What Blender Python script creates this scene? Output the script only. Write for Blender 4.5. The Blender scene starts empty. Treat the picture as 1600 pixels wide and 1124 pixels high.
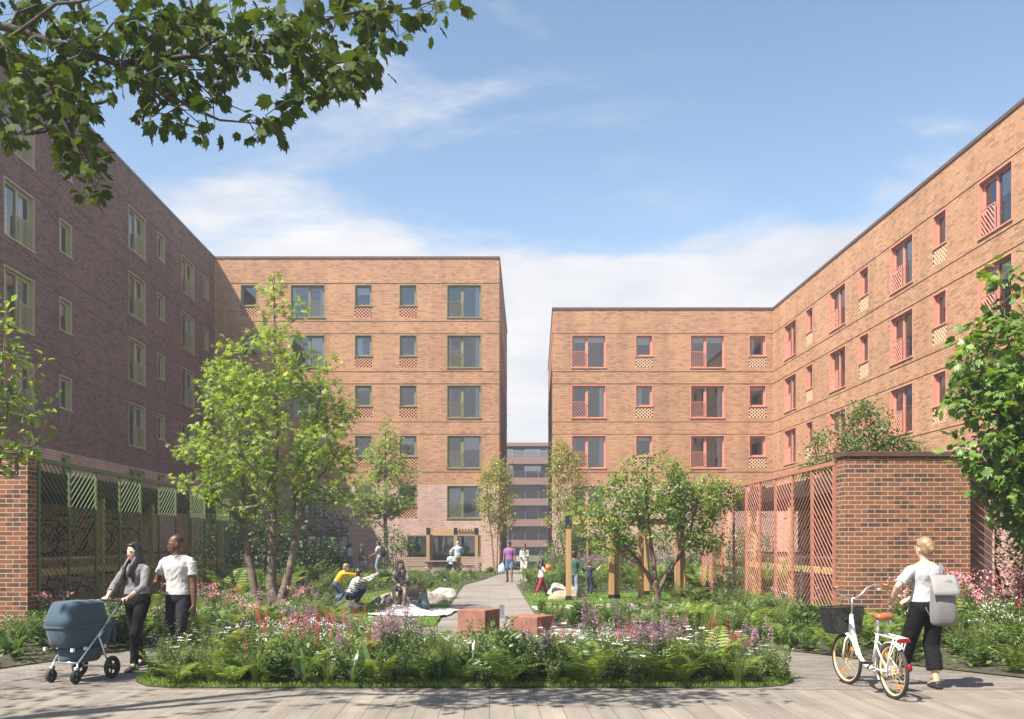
import bpy, bmesh, math, random
import numpy as np
from mathutils import Vector, Matrix, noise

random.seed(7)
RNG = np.random.default_rng(11)
SC = bpy.context.scene
COL = SC.collection
V = Vector
PI = math.pi
R_ = math.radians
FPX = 1430.0                     # focal length in photograph pixels; the photograph is 1600 wide
EYE = 1.65


def at(px, py, Y):
    """The point at distance Y that the photograph shows at pixel (px, py)."""
    return V(((px - 765) / FPX * Y, Y, EYE - (py - 850) / FPX * Y))


# ------------------------------------------------------------------ mesh helpers
class MB:
    def __init__(s):
        s.v = []; s.f = []; s.m = []; s.mi = 0

    def add(s, vs, fs):
        o = len(s.v)
        s.v.extend([tuple(p) for p in vs])
        for f in fs:
            s.f.append([i + o for i in f]); s.m.append(s.mi)

    def box(s, x0, x1, y0, y1, z0, z1):
        s.add([(x0, y0, z0), (x1, y0, z0), (x1, y1, z0), (x0, y1, z0), (x0, y0, z1), (x1, y0, z1), (x1, y1, z1), (x0, y1, z1)],
              [(0, 3, 2, 1), (4, 5, 6, 7), (0, 1, 5, 4), (1, 2, 6, 5), (2, 3, 7, 6), (3, 0, 4, 7)])

    def bar(s, p, q, w, h, up=(0, 0, 1)):
        p = V(p); q = V(q); d = (q - p).normalized(); u = V(up)
        a = d.cross(u)
        if a.length < 1e-4: a = d.cross(V((1, 0, 0)))
        a.normalize(); b = a.cross(d).normalized()
        a = a * w / 2; b = b * h / 2
        s.add([p - a - b, p + a - b, p + a + b, p - a + b, q - a - b, q + a - b, q + a + b, q - a + b],
              [(0, 1, 2, 3), (4, 7, 6, 5), (0, 4, 5, 1), (1, 5, 6, 2), (2, 6, 7, 3), (3, 7, 4, 0)])

    def tube(s, pts, r, n=8, closed=False):
        pts = [V(p) for p in pts]
        rs = r if isinstance(r, (list, tuple)) else [r] * len(pts)
        N = len(pts); vs = []; fs = []
        ref = None
        for i, p in enumerate(pts):
            if closed: d = pts[(i + 1) % N] - pts[i - 1]
            else: d = pts[min(i + 1, N - 1)] - pts[max(i - 1, 0)]
            if d.length < 1e-9: d = V((0, 0, 1))
            d.normalize()
            if ref is None:
                ref = d.orthogonal().normalized()
            ref = (ref - d * ref.dot(d))
            if ref.length < 1e-5: ref = d.orthogonal()
            ref.normalize(); b = d.cross(ref)
            for k in range(n):
                t = 2 * PI * k / n
                vs.append(p + (ref * math.cos(t) + b * math.sin(t)) * rs[i])
        for i in range(N if closed else N - 1):
            j = (i + 1) % N
            for k in range(n):
                l = (k + 1) % n
                fs.append((i * n + k, i * n + l, j * n + l, j * n + k))
        if not closed:
            fs.append(tuple(range(n))[::-1]); fs.append(tuple((N - 1) * n + k for k in range(n)))
        s.add(vs, fs)

    def cone(s, p, q, r1, r2, n=12):
        s.tube([p, q], [r1, r2], n)

    def sph(s, c, r, nu=14, nv=9, rot=None):
        c = V(c); rx, ry, rz = r if isinstance(r, (list, tuple)) else (r, r, r)
        vs = []; fs = []
        for j in range(1, nv):
            th = PI * j / nv
            for i in range(nu):
                ph = 2 * PI * i / nu
                p = V((rx * math.sin(th) * math.cos(ph), ry * math.sin(th) * math.sin(ph), rz * math.cos(th)))
                if rot is not None: p = rot @ p
                vs.append(c + p)
        top = V((0, 0, rz)); bot = V((0, 0, -rz))
        if rot is not None: top = rot @ top; bot = rot @ bot
        vs.append(c + top); vs.append(c + bot); T = len(vs) - 2
        for j in range(nv - 2):
            for i in range(nu):
                k = (i + 1) % nu
                fs.append((j * nu + i, (j + 1) * nu + i, (j + 1) * nu + k, j * nu + k))
        for i in range(nu):
            k = (i + 1) % nu
            fs.append((T, i, k)); fs.append((T + 1, (nv - 2) * nu + k, (nv - 2) * nu + i))
        s.add(vs, fs)

    def loft(s, secs, n=18, p=2.0):
        """secs: (centre, side half-vector, forward half-vector); superellipse sections, flat ends."""
        vs = []; fs = []
        for c, a, b in secs:
            c = V(c); a = V(a); b = V(b)
            for k in range(n):
                t = 2 * PI * k / n; ct, st = math.cos(t), math.sin(t)
                x = math.copysign(abs(ct) ** (2 / p), ct); y = math.copysign(abs(st) ** (2 / p), st)
                vs.append(c + a * x + b * y)
        for i in range(len(secs) - 1):
            for k in range(n):
                l = (k + 1) % n
                fs.append((i * n + k, i * n + l, (i + 1) * n + l, (i + 1) * n + k))
        fs.append(tuple(range(n))[::-1]); fs.append(tuple((len(secs) - 1) * n + k for k in range(n)))
        s.add(vs, fs)

    def lathe(s, prof, n=20, M=None):
        vs = []; fs = []
        for r, z in prof:
            for k in range(n):
                t = 2 * PI * k / n
                p = V((r * math.cos(t), r * math.sin(t), z))
                vs.append(M @ p if M else p)
        for i in range(len(prof) - 1):
            for k in range(n):
                l = (k + 1) % n
                fs.append((i * n + k, i * n + l, (i + 1) * n + l, (i + 1) * n + k))
        s.add(vs, fs)

    def torus(s, c, axis, R, r, n=28, m=8):
        axis = V(axis).normalized(); a = axis.orthogonal().normalized(); b = axis.cross(a)
        s.tube([V(c) + (a * math.cos(2 * PI * i / n) + b * math.sin(2 * PI * i / n)) * R for i in range(n)], r, m, closed=True)

    def build(s, name, mat, parent=None, smooth=False, uv=False, loc=None):
        me = bpy.data.meshes.new(name)
        me.from_pydata(s.v, [], s.f)
        for m in (mat if isinstance(mat, (list, tuple)) else [mat]): me.materials.append(m)
        if any(s.m): me.polygons.foreach_set('material_index', s.m)
        if smooth: me.polygons.foreach_set('use_smooth', [True] * len(me.polygons))
        fix(me)
        if uv: boxuv(me)
        me.update()
        return link(name, me, parent, loc)


def fix(me):
    bm = bmesh.new(); bm.from_mesh(me)
    bmesh.ops.recalc_face_normals(bm, faces=bm.faces)
    bm.to_mesh(me); bm.free()


def boxuv(me):
    uvl = me.uv_layers.new(name='UVMap')
    data = np.zeros(len(me.loops) * 2)
    for p in me.polygons:
        n = p.normal
        ax, ay, az = abs(n.x), abs(n.y), abs(n.z)
        h = math.hypot(n.x, n.y)
        for li in p.loop_indices:
            co = me.vertices[me.loops[li].vertex_index].co
            if az > 0.8: u, v = co.x, co.y
            elif ax > 0.9: u, v = co.y, co.z
            elif ay > 0.9: u, v = co.x, co.z
            else: u, v = (-n.y * co.x + n.x * co.y) / max(h, 1e-6), co.z
            data[li * 2] = u; data[li * 2 + 1] = v
    uvl.data.foreach_set('uv', data)


def link(name, me, parent=None, loc=None):
    o = bpy.data.objects.new(name, me)
    COL.objects.link(o)
    if parent is not None: o.parent = parent
    if loc is not None: o.location = loc
    return o


def mesh_np(name, verts, faces, mat, smooth=False):
    """mesh from numpy arrays; faces (M, k)."""
    me = bpy.data.meshes.new(name)
    M, k = faces.shape
    me.vertices.add(len(verts)); me.vertices.foreach_set('co', np.ascontiguousarray(verts, dtype=np.float32).ravel())
    me.loops.add(M * k); me.loops.foreach_set('vertex_index', np.ascontiguousarray(faces, dtype=np.int32).ravel())
    me.polygons.add(M); me.polygons.foreach_set('loop_start', np.arange(0, M * k, k, dtype=np.int32))
    if smooth: me.polygons.foreach_set('use_smooth', [True] * M)
    me.materials.append(mat)
    me.update(calc_edges=True)
    return me


def tag(o, label=None, cat=None, group=None, kind=None):
    if label: o['label'] = label
    if cat: o['category'] = cat
    if group: o['group'] = group
    if kind: o['kind'] = kind
    return o


def empty(name, loc=(0, 0, 0), rz=0, parent=None):
    o = bpy.data.objects.new(name, None); COL.objects.link(o)
    o.location = loc; o.rotation_euler = (0, 0, rz); o.empty_display_size = 0.2
    if parent is not None: o.parent = parent
    return o


def thing(name, label, cat, loc=(0, 0, 0), rz=0, group=None):
    return tag(empty(name, loc, rz), label, cat, group)


KIDS = {}


def copy_tree(o, parent=None):
    c = o.copy(); COL.objects.link(c)
    if parent is not None: c.parent = parent
    for ch in list(o.children): copy_tree(ch, c)
    return c


# ------------------------------------------------------------------ materials
def nt(name):
    m = bpy.data.materials.new(name); m.use_nodes = True
    n = m.node_tree; n.nodes.clear()
    out = n.nodes.new('ShaderNodeOutputMaterial')
    return m, n, out


def N(n, typ, **kw):
    x = n.nodes.new(typ)
    for k, v in kw.items():
        if k in x.inputs.keys() if False else False: pass
        setattr(x, k, v)
    return x


def ramp(n, src, stops):
    r = n.nodes.new('ShaderNodeValToRGB')
    el = r.color_ramp.elements
    while len(el) < len(stops): el.new(0.5)
    for e, (p, c) in zip(el, stops):
        e.position = p; e.color = (*c, 1) if len(c) == 3 else c
    n.links.new(src, r.inputs[0])
    return r.outputs[0]


def mixc(n, fac, a, b, mode='MIX'):
    x = n.nodes.new('ShaderNodeMix'); x.data_type = 'RGBA'; x.blend_type = mode
    for s, val in ((x.inputs[0], fac), (x.inputs[6], a), (x.inputs[7], b)):
        if isinstance(val, (int, float)): s.default_value = val
        elif isinstance(val, tuple): s.default_value = (*val, 1) if len(val) == 3 else val
        else: n.links.new(val, s)
    return x.outputs[2]


def noise_tex(n, vec, scale, detail=4, rough=0.55):
    t = n.nodes.new('ShaderNodeTexNoise'); t.inputs['Scale'].default_value = scale
    t.inputs['Detail'].default_value = detail; t.inputs['Roughness'].default_value = rough
    if vec is not None: n.links.new(vec, t.inputs['Vector'])
    return t.outputs[0]


def bump(n, h, strength, dist):
    b = n.nodes.new('ShaderNodeBump'); b.inputs['Strength'].default_value = strength; b.inputs['Distance'].default_value = dist
    n.links.new(h, b.inputs['Height'])
    return b.outputs[0]


def bsdf(n, out, col, rough=0.6, metal=0, spec=0.5, nor=None):
    b = n.nodes.new('ShaderNodeBsdfPrincipled')
    if isinstance(col, tuple): b.inputs['Base Color'].default_value = (*col, 1)
    else: n.links.new(col, b.inputs['Base Color'])
    if isinstance(rough, (int, float)): b.inputs['Roughness'].default_value = rough
    else: n.links.new(rough, b.inputs['Roughness'])
    b.inputs['Metallic'].default_value = metal
    b.inputs['Specular IOR Level'].default_value = spec
    if nor is not None: n.links.new(nor, b.inputs['Normal'])
    if out is not None: n.links.new(b.outputs[0], out.inputs[0])
    return b


def coords(n, kind='Object'):
    return n.nodes.new('ShaderNodeTexCoord').outputs[kind]


def mapping(n, vec, scale=(1, 1, 1), rot=(0, 0, 0)):
    m = n.nodes.new('ShaderNodeMapping')
    m.inputs['Scale'].default_value = scale; m.inputs['Rotation'].default_value = rot
    n.links.new(vec, m.inputs['Vector'])
    return m.outputs[0]


def simple(name, col, rough=0.6, metal=0.0, var=0.12, scale=8.0, bmp=0.0, spec=0.5):
    """a plain material with a little mottling of its colour and gloss."""
    m, n, out = nt(name)
    co = coords(n)
    f = noise_tex(n, co, scale, 5)
    c = ramp(n, f, [(0.3, tuple(x * (1 - var) for x in col)), (0.7, tuple(min(1, x * (1 + var)) for x in col))])
    rg = n.nodes.new('ShaderNodeMapRange'); rg.inputs[3].default_value = max(0.02, rough - 0.08); rg.inputs[4].default_value = min(1, rough + 0.08)
    n.links.new(f, rg.inputs[0])
    nor = bump(n, noise_tex(n, co, scale * 6, 4), 0.5, bmp) if bmp else None
    bsdf(n, out, c, rg.outputs[0], metal, spec, nor)
    return m


def brick(name, c1, c2, dark, mortar, bw=0.25, bh=0.0855, ms=0.007, bmp=0.006):
    """bricks laid in metres on the box-mapped UVs; every brick its own tone."""
    m, n, out = nt(name)
    uv = coords(n, 'UV')
    def bt(ca, cb, bias):
        b = n.nodes.new('ShaderNodeTexBrick')
        b.inputs['Scale'].default_value = 1; b.inputs['Brick Width'].default_value = bw; b.inputs['Row Height'].default_value = bh
        b.inputs['Mortar Size'].default_value = ms; b.inputs['Mortar Smooth'].default_value = 0.3; b.inputs['Bias'].default_value = bias
        b.inputs['Color1'].default_value = (*ca, 1); b.inputs['Color2'].default_value = (*cb, 1); b.inputs['Mortar'].default_value = (*mortar, 1)
        n.links.new(uv, b.inputs['Vector'])
        return b
    b1 = bt(c1, c2, 0.0)
    # a brick-sized white noise picks burnt bricks
    sx = n.nodes.new('ShaderNodeSeparateXYZ'); n.links.new(uv, sx.inputs[0])
    def math_(op, a, b=None):
        x = n.nodes.new('ShaderNodeMath'); x.operation = op
        for i, val in enumerate((a, b)):
            if val is None: continue
            if isinstance(val, (int, float)): x.inputs[i].default_value = val
            else: n.links.new(val, x.inputs[i])
        return x.outputs[0]
    row = math_('FLOOR', math_('DIVIDE', sx.outputs[1], bh))
    off = math_('MULTIPLY', math_('MODULO', math_('ABSOLUTE', row), 2), 0.5)
    colm = math_('FLOOR', math_('SUBTRACT', math_('DIVIDE', sx.outputs[0], bw), off))
    cx = n.nodes.new('ShaderNodeCombineXYZ'); n.links.new(colm, cx.inputs[0]); n.links.new(row, cx.inputs[1])
    wn = n.nodes.new('ShaderNodeTexWhiteNoise'); wn.noise_dimensions = '3D'; n.links.new(cx.outputs[0], wn.inputs['Vector'])
    pick = ramp(n, wn.outputs[0], [(0.0, (1, 1, 1)), (0.17, (0.75, 0.75, 0.75)), (0.3, (0, 0, 0)), (1, (0, 0, 0))])
    pick = mixc(n, b1.outputs[1], pick, (0, 0, 0))
    col = mixc(n, pick, b1.outputs[0], dark)
    big = noise_tex(n, uv, 0.35, 5)
    tone = ramp(n, big, [(0.3, (0.88, 0.87, 0.87)), (0.7, (1.08, 1.07, 1.05))])
    col = mixc(n, 1.0, col, tone, 'MULTIPLY')
    wash = noise_tex(n, mapping(n, uv, (1.1, 0.10, 1)), 1.0, 6, 0.6)
    col = mixc(n, 1.0, col, ramp(n, wash, [(0.34, (0.84, 0.83, 0.83)), (0.55, (1.0, 1.0, 1.0)), (0.75, (1.07, 1.06, 1.05))]), 'MULTIPLY')
    fine = noise_tex(n, uv, 40, 4)
    col = mixc(n, 1.0, col, ramp(n, fine, [(0.3, (0.9, 0.9, 0.9)), (0.7, (1.1, 1.1, 1.1))]), 'MULTIPLY')
    h = math_('SUBTRACT', math_('MULTIPLY', fine, 0.25), b1.outputs[1])
    bsdf(n, out, col, 0.85, 0, 0.3, bump(n, h, 0.8, bmp))
    return m


def leafmat(name, ca, cb, trans=0.35, rough=0.45, tcol=None, spec=0.4):
    """leaf: every leaf (mesh island) gets its own tone; light passes through."""
    m, n, out = nt(name)
    g = n.nodes.new('ShaderNodeNewGeometry')
    oi = n.nodes.new('ShaderNodeObjectInfo')
    c = ramp(n, g.outputs['Random Per Island'], [(0.0, ca), (0.85, cb), (1.0, tuple(min(1, x * 1.35) for x in cb))])
    c = mixc(n, 1.0, c, ramp(n, oi.outputs['Random'], [(0, (0.82, 0.86, 0.85)), (1, (1.15, 1.12, 1.1))]), 'MULTIPLY')
    p = bsdf(n, None, c, rough, 0, spec)
    t = n.nodes.new('ShaderNodeBsdfTranslucent')
    tc = mixc(n, 1.0, c, tcol or (1.5, 1.45, 0.7), 'MULTIPLY'); n.links.new(tc, t.inputs[0])
    mx = n.nodes.new('ShaderNodeMixShader'); mx.inputs[0].default_value = trans
    n.links.new(p.outputs[0], mx.inputs[1]); n.links.new(t.outputs[0], mx.inputs[2]); n.links.new(mx.outputs[0], out.inputs[0])
    return m


def glassmat(name, tint=(0.75, 0.82, 0.86), refl=0.16):
    m, n, out = nt(name)
    t = n.nodes.new('ShaderNodeBsdfTransparent'); t.inputs[0].default_value = (*tint, 1)
    g = n.nodes.new('ShaderNodeBsdfGlossy'); g.inputs['Roughness'].default_value = 0.02
    lw = n.nodes.new('ShaderNodeFresnel'); lw.inputs[0].default_value = 1.5
    a = n.nodes.new('ShaderNodeMath'); a.operation = 'ADD'; a.use_clamp = True; a.inputs[1].default_value = refl
    n.links.new(lw.outputs[0], a.inputs[0])
    mx = n.nodes.new('ShaderNodeMixShader'); n.links.new(a.outputs[0], mx.inputs[0])
    n.links.new(t.outputs[0], mx.inputs[1]); n.links.new(g.outputs[0], mx.inputs[2]); n.links.new(mx.outputs[0], out.inputs[0])
    return m


def timber(name, ca, cb, axis=2, scale=9):
    m, n, out = nt(name)
    co = coords(n)
    sc = [scale] * 3; sc[axis] = scale * 0.06
    f = noise_tex(n, mapping(n, co, tuple(sc)), 1.6, 6, 0.6)
    c = ramp(n, f, [(0.3, ca), (0.7, cb)])
    bsdf(n, out, c, 0.65, 0, 0.3, bump(n, f, 0.4, 0.002))
    return m


def setts(name, w, h, cols, mortar, rot=0.0, ms=0.004, bmp=0.003, jit=1.0):
    """paving units in metres on world x/y (rot turns the courses)."""
    m, n, out = nt(name)
    co = mapping(n, coords(n), (1, 1, 1), (0, 0, rot))
    b = n.nodes.new('ShaderNodeTexBrick')
    b.inputs['Scale'].default_value = 1; b.inputs['Brick Width'].default_value = w; b.inputs['Row Height'].default_value = h
    b.inputs['Mortar Size'].default_value = ms; b.inputs['Mortar Smooth'].default_value = 0.2
    b.inputs['Color1'].default_value = (*cols[0], 1); b.inputs['Color2'].default_value = (*cols[1], 1); b.inputs['Mortar'].default_value = (*mortar, 1)
    b.inputs['Bias'].default_value = 0
    n.links.new(co, b.inputs['Vector'])
    streak = noise_tex(n, mapping(n, co, (0.5, 5.0 * jit, 1)), 1.0, 5)
    col = mixc(n, 1.0, b.outputs[0], ramp(n, streak, [(0.3, (0.8, 0.79, 0.78)), (0.7, (1.18, 1.16, 1.14))]), 'MULTIPLY')
    blot = noise_tex(n, co, 0.7, 6)
    col = mixc(n, 1.0, col, ramp(n, blot, [(0.32, (0.82, 0.81, 0.8)), (0.68, (1.08, 1.07, 1.05))]), 'MULTIPLY')
    fine = noise_tex(n, co, 60, 4)
    col = mixc(n, 1.0, col, ramp(n, fine, [(0.3, (0.86, 0.86, 0.86)), (0.7, (1.12, 1.12, 1.12))]), 'MULTIPLY')
    x = n.nodes.new('ShaderNodeMath'); x.operation = 'SUBTRACT'
    y = n.nodes.new('ShaderNodeMath'); y.operation = 'MULTIPLY'; y.inputs[1].default_value = 0.3; n.links.new(fine, y.inputs[0])
    n.links.new(y.outputs[0], x.inputs[0]); n.links.new(b.outputs[1], x.inputs[1])
    bsdf(n, out, col, 0.8, 0, 0.3, bump(n, x.outputs[0], 0.7, bmp))
    return m


M = {}
M['brick'] = brick('orange_brick', (0.50, 0.28, 0.155), (0.42, 0.217, 0.117), (0.30, 0.16, 0.10), (0.29, 0.18, 0.115), 0.29, 0.105, 0.014)
M['brick_shaded'] = brick('shaded_orange_brick', (0.265, 0.152, 0.116), (0.195, 0.11, 0.087), (0.105, 0.068, 0.064), (0.115, 0.083, 0.078), 0.29, 0.105, 0.014)  # the orange brick darkened; the left wing's shade is put into its colour
M['brick_pink'] = brick('pink_brick', (0.50, 0.31, 0.26), (0.42, 0.24, 0.20), (0.34, 0.21, 0.18), (0.56, 0.48, 0.43), 0.29, 0.105, 0.012)
M['brick_pier'] = brick('pier_brick', (0.27, 0.105, 0.05), (0.175, 0.07, 0.036), (0.085, 0.046, 0.034), (0.42, 0.34, 0.26), ms=0.009, bmp=0.012)
M['brick_shelter'] = brick('lightened_pink_brick', (0.72, 0.50, 0.43), (0.62, 0.40, 0.34), (0.45, 0.29, 0.25), (0.70, 0.60, 0.54))  # pink brick lightened in colour so the wall reads in deep shade
M['header_shaded'] = simple('shaded_brick_header', (0.235, 0.145, 0.125), 0.85, 0, 0.25, 20)  # panel headers darkened too, with the wing's shade in their colour
M['olive_lightened'] = simple('lightened_olive_metal', (0.40, 0.39, 0.23), 0.42, 0.0, 0.08, 3)  # olive frame metal lightened; light on the wing's frames put into the colour
M['sofa'] = simple('furniture_cloth', (0.16, 0.13, 0.12), 0.9)
M['brick_pale'] = simple('pale_brick_header', (0.62, 0.41, 0.26), 0.85, 0, 0.25, 20)
M['brick_red'] = simple('red_brick_header', (0.52, 0.25, 0.15), 0.85, 0, 0.25, 20)
M['void'] = simple('dark_recess', (0.03, 0.02, 0.018), 0.9)
M['coping'] = simple('bronze_coping', (0.13, 0.075, 0.055), 0.45, 0.3, 0.15, 3)
M['olive'] = simple('olive_metal', (0.20, 0.19, 0.095), 0.42, 0.0, 0.08, 3)
M['pink'] = simple('salmon_metal', (0.55, 0.23, 0.165), 0.42, 0.0, 0.08, 3)
M['fence_green'] = simple('green_fence_metal', (0.105, 0.15, 0.055), 0.45, 0.0, 0.12, 3)
M['fence_pink'] = simple('pink_fence_metal', (0.40, 0.165, 0.115), 0.45, 0.0, 0.1, 3)
M['glass'] = glassmat('window_glass', (0.86, 0.90, 0.93), 0.13)
M['room'] = simple('room_plaster', (0.72, 0.70, 0.67), 0.9, 0, 0.05, 1)
M['room_dark'] = simple('room_paint_dark', (0.26, 0.25, 0.25), 0.9, 0, 0.05, 1)
M['room_wood'] = simple('room_timber', (0.36, 0.24, 0.15), 0.7, 0, 0.1, 2)
M['curtain'] = simple('curtain_cloth', (0.72, 0.74, 0.80), 0.9, 0, 0.05, 4)
M['timber'] = timber('pergola_timber', (0.32, 0.19, 0.085), (0.43, 0.265, 0.13))
M['timber_x'] = timber('pergola_beam_timber', (0.34, 0.205, 0.09), (0.46, 0.29, 0.14), 0)
M['beam'] = timber('pale_timber', (0.42, 0.33, 0.14), (0.54, 0.43, 0.2), 1)
M['bench'] = timber('weathered_timber', (0.24, 0.17, 0.13), (0.34, 0.25, 0.2), 0)
M['black'] = simple('black_metal', (0.02, 0.02, 0.022), 0.45, 0.2)
M['rubber'] = simple('tyre_rubber', (0.025, 0.025, 0.027), 0.7)
M['steel'] = simple('brushed_steel', (0.55, 0.56, 0.58), 0.3, 0.9)
M['white_paint'] = simple('white_enamel', (0.66, 0.655, 0.63), 0.25, 0, 0.04)
M['cream'] = simple('cream_rim', (0.62, 0.45, 0.22), 0.4, 0, 0.05)
M['leather'] = simple('tan_leather', (0.33, 0.10, 0.035), 0.4, 0, 0.2, 12)
M['red_lens'] = simple('red_lens', (0.20, 0.006, 0.008), 0.2)
M['orange_lens'] = simple('orange_lens', (0.75, 0.22, 0.02), 0.25)
M['corten'] = simple('rust_block', (0.235, 0.105, 0.068), 0.75, 0, 0.25, 5, 0.004)
M['rock'] = simple('boulder_stone', (0.26, 0.23, 0.19), 0.9, 0, 0.35, 3, 0.03)
M['rock_white'] = simple('pale_boulder_stone', (0.42, 0.40, 0.36), 0.9, 0, 0.3, 4, 0.02)
M['rock_warm'] = simple('sandy_boulder_stone', (0.38, 0.29, 0.19), 0.9, 0, 0.3, 4, 0.02)
M['soil'] = simple('bed_soil', (0.05, 0.045, 0.025), 0.95, 0, 0.4, 3, 0.02)
M['sand'] = simple('sand_kerb', (0.60, 0.52, 0.38), 0.9, 0, 0.1, 6, 0.004)
M['bark'] = simple('grey_bark', (0.15, 0.118, 0.088), 0.9, 0, 0.45, 9, 0.02)
M['bark_dark'] = simple('dark_bark', (0.055, 0.045, 0.038), 0.9, 0, 0.4, 9, 0.015)
M['bark_red'] = simple('russet_bark', (0.115, 0.072, 0.048), 0.8, 0, 0.4, 9, 0.01)
M['bark_birch'] = simple('amber_bark', (0.22, 0.15, 0.09), 0.8, 0, 0.4, 14, 0.01)
# ------------------------------------------------------------------ camera, sun, sky
cam = bpy.data.cameras.new('camera'); cam.sensor_width = 36; cam.lens = FPX / 1600 * 36
cam.shift_x = (800 - 765) / 1600; cam.shift_y = (850 - 562) / 1600
cam.clip_start = 0.1; cam.clip_end = 2000
co_ = bpy.data.objects.new('camera', cam); COL.objects.link(co_)
co_.location = (0, 0, EYE); co_.rotation_euler = (PI / 2, 0, 0)
SC.camera = co_

SUN_D = V((1.0, 0.80, -1.72)).normalized()           # the way the light travels
sl = bpy.data.lights.new('sun', 'SUN'); sl.energy = 5.0; sl.angle = R_(0.55); sl.color = (1.0, 0.93, 0.83)
so = bpy.data.objects.new('sun', sl); COL.objects.link(so)
so.rotation_euler = SUN_D.to_track_quat('-Z', 'Y').to_euler()
so.location = (-20, -15, 40)

w = bpy.data.worlds.new('World'); SC.world = w; w.use_nodes = True
n = w.node_tree; n.nodes.clear()
wo = n.nodes.new('ShaderNodeOutputWorld'); bg = n.nodes.new('ShaderNodeBackground')
sky = n.nodes.new('ShaderNodeTexSky'); sky.sky_type = 'NISHITA'; sky.sun_disc = False
sky.sun_elevation = math.asin(-SUN_D.z); sky.sun_rotation = math.atan2(-SUN_D.x, -SUN_D.y)
sky.altitude = 50; sky.air_density = 1.0; sky.dust_density = 0.6; sky.ozone_density = 2.2
gen = n.nodes.new('ShaderNodeTexCoord').outputs['Generated']
sep = n.nodes.new('ShaderNodeSeparateXYZ'); n.links.new(gen, sep.inputs[0])


def wm(op, a, b=None, c=None):
    x = n.nodes.new('ShaderNodeMath'); x.operation = op
    for i, val in enumerate((a, b, c)):
        if val is None: continue
        if isinstance(val, (int, float)): x.inputs[i].default_value = val
        else: n.links.new(val, x.inputs[i])
    return x.outputs[0]


zc = wm('ADD', wm('MAXIMUM', sep.outputs[2], 0.0), 0.16)
cv = n.nodes.new('ShaderNodeCombineXYZ')
n.links.new(wm('DIVIDE', sep.outputs[0], zc), cv.inputs[0]); n.links.new(wm('DIVIDE', sep.outputs[1], zc), cv.inputs[1])


def wnoise(scale, off, det, rough, sx=1.0, dist=0.0):
    mp = n.nodes.new('ShaderNodeMapping'); mp.inputs['Location'].default_value = off; mp.inputs['Scale'].default_value = (sx, 1, 1)
    n.links.new(cv.outputs[0], mp.inputs['Vector'])
    t = n.nodes.new('ShaderNodeTexNoise'); t.inputs['Scale'].default_value = scale; t.inputs['Detail'].default_value = det
    t.inputs['Roughness'].default_value = rough; t.inputs['Distortion'].default_value = dist
    n.links.new(mp.outputs[0], t.inputs['Vector'])
    return t.outputs[0]


elev = wm('ARCSINE', wm('MINIMUM', wm('MAXIMUM', sep.outputs[2], 0.0), 1.0))      # radians
azi = wm('ARCTAN2', sep.outputs[0], sep.outputs[1])                              # + to the right of +Y
# bank of cloud above the roofs, higher to the right; wisps above it
edge = wm('ADD', 0.325, wm('MULTIPLY', azi, 0.04))
big = wnoise(1.7, (3.1, 0.4, 0), 9, 0.58, 0.7, 0.25)
bank = wm('MULTIPLY', wm('SUBTRACT', edge, elev), 5.0)
bank = wm('ADD', bank, wm('MULTIPLY', wm('SUBTRACT', big, 0.5), 2.2))
mr = n.nodes.new('ShaderNodeMapRange'); mr.interpolation_type = 'SMOOTHSTEP'
mr.inputs[1].default_value = -0.22; mr.inputs[2].default_value = 0.20; n.links.new(bank, mr.inputs[0])
wis = wnoise(2.6, (7.3, 2.2, 0), 10, 0.62, 0.55, 0.5)
wmask = wm('MULTIPLY', wm('SUBTRACT', 0.36, wm('ABSOLUTE', wm('ADD', azi, 0.08))), 2.2)
wr = n.nodes.new('ShaderNodeMapRange'); wr.interpolation_type = 'SMOOTHSTEP'
wr.inputs[1].default_value = 0.45; wr.inputs[2].default_value = 0.68; n.links.new(wis, wr.inputs[0])
wisps = wm('MULTIPLY', wr.outputs[0], wm('MINIMUM', wm('MAXIMUM', wmask, 0.0), 0.8))
fac = wm('MINIMUM', wm('ADD', wm('MULTIPLY', mr.outputs[0], 0.97), wisps), 0.96)
shade = wnoise(3.4, (1.3, 5.2, 0), 7, 0.6, 0.8)
cc = n.nodes.new('ShaderNodeValToRGB'); n.links.new(shade, cc.inputs[0])
cc.color_ramp.elements[0].position = 0.35; cc.color_ramp.elements[0].color = (3.3, 3.35, 3.6, 1)
cc.color_ramp.elements[1].position = 0.66; cc.color_ramp.elements[1].color = (4.2, 4.15, 4.2, 1)
mx = n.nodes.new('ShaderNodeMix'); mx.data_type = 'RGBA'
n.links.new(fac, mx.inputs[0])
sk2 = n.nodes.new('ShaderNodeMix'); sk2.data_type = 'RGBA'; sk2.blend_type = 'MULTIPLY'; sk2.inputs[0].default_value = 1
gr_ = n.nodes.new('ShaderNodeMapRange'); gr_.inputs[1].default_value = 0.12; gr_.inputs[2].default_value = 0.62; n.links.new(elev, gr_.inputs[0])
gm = n.nodes.new('ShaderNodeMix'); gm.data_type = 'RGBA'; n.links.new(gr_.outputs[0], gm.inputs[0])
gm.inputs[6].default_value = (1.22, 1.12, 1.0, 1); gm.inputs[7].default_value = (0.90, 0.92, 0.85, 1); n.links.new(gm.outputs[2], sk2.inputs[7])

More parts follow.
